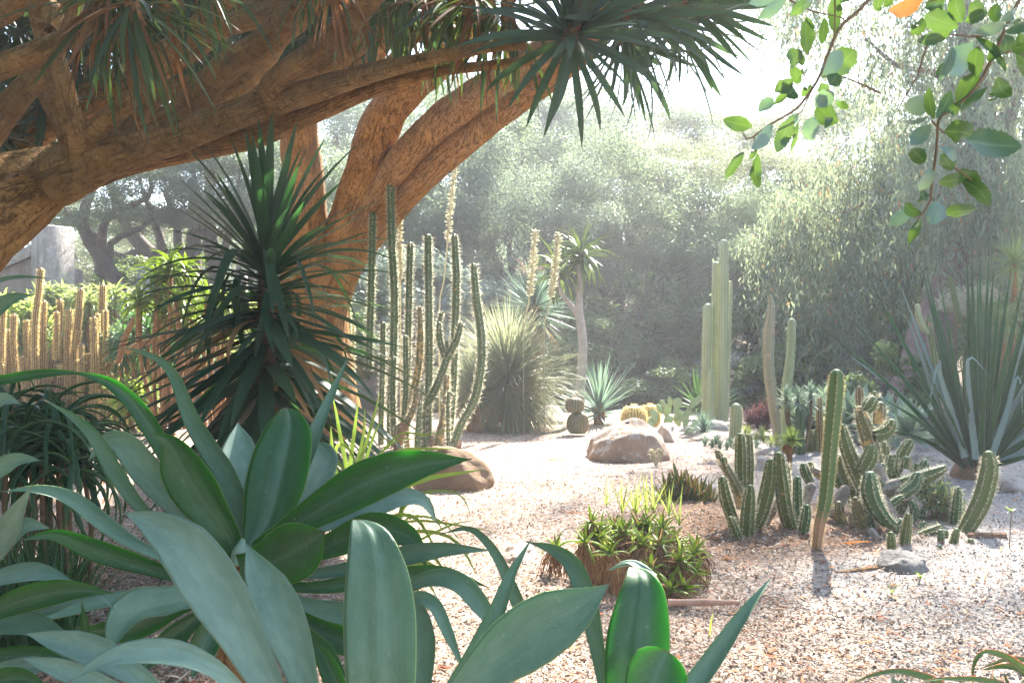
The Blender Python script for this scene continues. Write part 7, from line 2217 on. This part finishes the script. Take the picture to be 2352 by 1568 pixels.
for pts, r in (([(1900, -40), (1820, 120), (1740, 300), (1640, 480), (1520, 590), (1440, 650), (1430, 760), (1420, 860), (1400, 1000), (1390, 1100), (1340, 1180), (1320, 1200)], .0035), ([(1520, 915), (1600, 970), (1680, 1035)], .002), ([(1400, 660), (1480, 735), (1600, 740)], .002), ([(1380, 230), (1340, 350), (1330, 400), (1260, 520), (1210, 620)], .002),
               ([(1380, 1060), (1470, 1165)], .0015), ([(1700, 200), (1600, 200), (1500, 190), (1400, 210)], .002), ([(1880, -20), (1800, 0), (1500, -10), (1340, 20)], .002), ([(1740, 300), (1850, 280), (1900, 300)], .002)):
    twig(O2, pts, r, 1.6)
for (x0, y0, x1, y1, w, k) in [(1590, 765, 1892, 800, 160, 0), (1545, 150, 1365, 80, 110, 0), (1510, 170, 1320, 225, 66, 0), (1640, 180, 1800, 135, 72, 1), (1528, -20, 1565, 125, 82, 0), (1625, 235, 1490, 405, 130, 1), (1510, 260, 1428, 455, 62, 1), (1655, 255, 1640, 425, 92, 0), (1650, 395, 1545, 575, 100, 0),
                                 (1385, 590, 1270, 545, 105, 1), (1385, 480, 1412, 650, 60, 0), (1505, 495, 1425, 645, 62, 0), (1705, 475, 1550, 635, 58, 0), (1470, 720, 1610, 745, 118, 0), (1395, 680, 1285, 795, 80, 1), (1292, 815, 1365, 885, 76, 0), (1448, 845, 1505, 935, 72, 0), (1558, 925, 1668, 1018, 92, 0), (1440, 1000, 1575, 985, 80, 0), (1560, 985, 1718, 1128, 78, 0),
                                 (1392, 915, 1328, 1045, 68, 1), (1258, 1108, 1345, 1165, 60, 0), (1292, 1145, 1166, 1235, 72, 1), (1422, 1098, 1400, 1228, 90, 1), (1465, 1170, 1648, 1145, 78, 0), (1335, 1200, 1274, 1338, 60, 0), (1640, 205, 1805, 392, 42, 0), (1785, 185, 1780, 318, 90, 0), (1915, 85, 1815, 185, 130, 0), (1862, 295, 1910, 420, 80, 0), (1758, 425, 1835, 528, 90, 0),
                                 (1835, 265, 1910, 245, 60, 0), (1355, -10, 1165, 62, 80, 2), (1472, -20, 1395, 65, 80, 0), (1855, 55, 1775, 115, 60, 1), (1660, 90, 1610, 20, 70, 0), (1115, -30, 1120, 60, 60, 0), (1175, -30, 1140, 40, 50, 0), (1320, 120, 1290, 190, 70, 0), (1560, 560, 1500, 620, 50, 0), (1420, 420, 1500, 330, 40, 0), (1380, 640, 1240, 660, 34, 1), (1530, 880, 1450, 800, 50, 1), (1700, 330, 1800, 300, 60, 0), (1720, 540, 1800, 470, 44, 0), (1340, 1040, 1320, 1110, 40, 0), (1580, 120, 1700, 60, 60, 0), (1760, 20, 1760, 120, 60, 0), (1880, 180, 1900, 300, 50, 0)]:
    oak_leaf_obj(O2, x0, y0, x1, y1, w, 1.6 + ro.uniform(-.05, .05), ('oak_leaf', 'oak_leaf_pale', 'oak_dead')[k], ro)

# ================================================================ things lying on the ground
a = np.array([P('8', x, y, 5.65) for x, y in [(715, 935), (800, 948), (900, 955), (1030, 955)]])
a[:, 2] = .02
solo('fallen_stick', tube(a, [.022, .02, .019, .012], 10, step=.03, lump=.08, lump_s=9), M['stick'], 'smooth pink brown stick lying beside the shaggy aloe mound', 'stick', a[0])
LONG = []
rl = random.Random(44)
for lb, c, x, y, L, ang, mt in (
    ('long brown curled leaf on the gravel before the pups', '8', 1640, 735, .5, 0.1, 'dry'), ('orange dry leaf on the mulch in front of the tall leaning cactus', '8', 1560, 635, .32, .1, 'oak_dead'), ('orange curled leaf alone in the clearing, right of the shaggy mound', '8', 1000, 690, .14, -.6, 'oak_dead'),
    ('long thin dry leaf left of the lichen boulder', '8', 210, 235, .5, .05, 'dry'), ('long dry leaf in front of the lichen boulder', '8', 500, 240, .5, -.05, 'dry'), ('curved tan leaf behind the left stone', '9', 430, 830, .22, .2, 'dry'),
    ('pinkish dry leaf beside the wide grey agave leaf', '9', 570, 1280, .2, .1, 'oak_dead'), ('brown leaf lying at the gravel edge below the pups', '8', 1750, 805, .16, .05, 'dry'), ('small brown leaf in the middle of the right gravel', '8', 2010, 990, .12, .2, 'oak_dead'), ('pale dry leaf near the bottom right aloe', 'b', 1530, 140, .12, -.3, 'dry'),
    ('brown curled leaf near the bottom right aloe', 'b', 1440, 660, .1, -.8, 'oak_dead'), ('pale yellow sprout leaf standing on the sunny mulch', '8', 910, 1040, .14, 1.4, 'aloe_bright'), ('thin orange leaf left of the shaggy mound', '8', 290, 460, .25, .0, 'oak_dead'), ('brown leaf on the shaded mulch left of the agave', '7', 330, 560, .2, .3, 'oak_dead'),
    ('tan bark strip on the mulch left of the agave', '7', 560, 560, .45, .05, 'stick'), ('orange leaf on the mulch below the torch cacti', '7', 480, 430, .25, .5, 'oak_dead')):
    px, py = SP[c][0] + x / SP[c][2], SP[c][1] + y / SP[c][2]
    d = F * CAM_Z / (py - 784)
    p = P(c, x, y, d)
    p[2] = float(ground_h(p[0], p[1])) + .012
    if ang > 1:
        Mx = np.array(frame(p, .3, math.radians(80)))
    else:
        Mx = np.array(frame(p, ang, math.radians(8), rl.uniform(-.4, .4)))
    v, q, uv = blade(L, max(.02, L * .13), rl.uniform(.1, .35), 'oak', .3, 10, 3, curl=rl.uniform(-.8, .8))
    v = v - np.array([L / 2 if ang <= 1 else 0, 0, 0])
    v = v @ Mx[:3, :3].T + Mx[:3, 3]
    v[:, 2] = np.maximum(v[:, 2], float(ground_h(p[0], p[1])) + .006)
    solo('fallen_leaf', (v, q, uv), M[mt], lb, 'leaf', p, 'fallen leaves on the ground')

# ================================================================ haze in the air of the garden
def haze_box(x0, x1, y0, y1, z0, z1, density, aniso):
    v = np.array([(x, y, z) for z in (z0, z1) for y in (y0, y1) for x in (x0, x1)], float)
    q = np.array([(0, 2, 3, 1), (4, 5, 7, 6), (0, 1, 5, 4), (2, 6, 7, 3), (0, 4, 6, 2), (1, 3, 7, 5)])
    m, nt, out = nodes("haze")
    pv = nt.nodes.new("ShaderNodeVolumePrincipled")
    pv.inputs['Color'].default_value = (.93, .95, 1, 1)
    pv.inputs['Density'].default_value = density
    pv.inputs['Anisotropy'].default_value = aniso
    nt.links.new(pv.outputs[0], out.inputs['Volume'])
    o = solo('haze', (v, q, np.zeros((8, 2))), m, None, None, kind='stuff', smooth=False)
    return o


haze_box(-130, 130, -25, 170, -1.5, 19, .0027, .3)
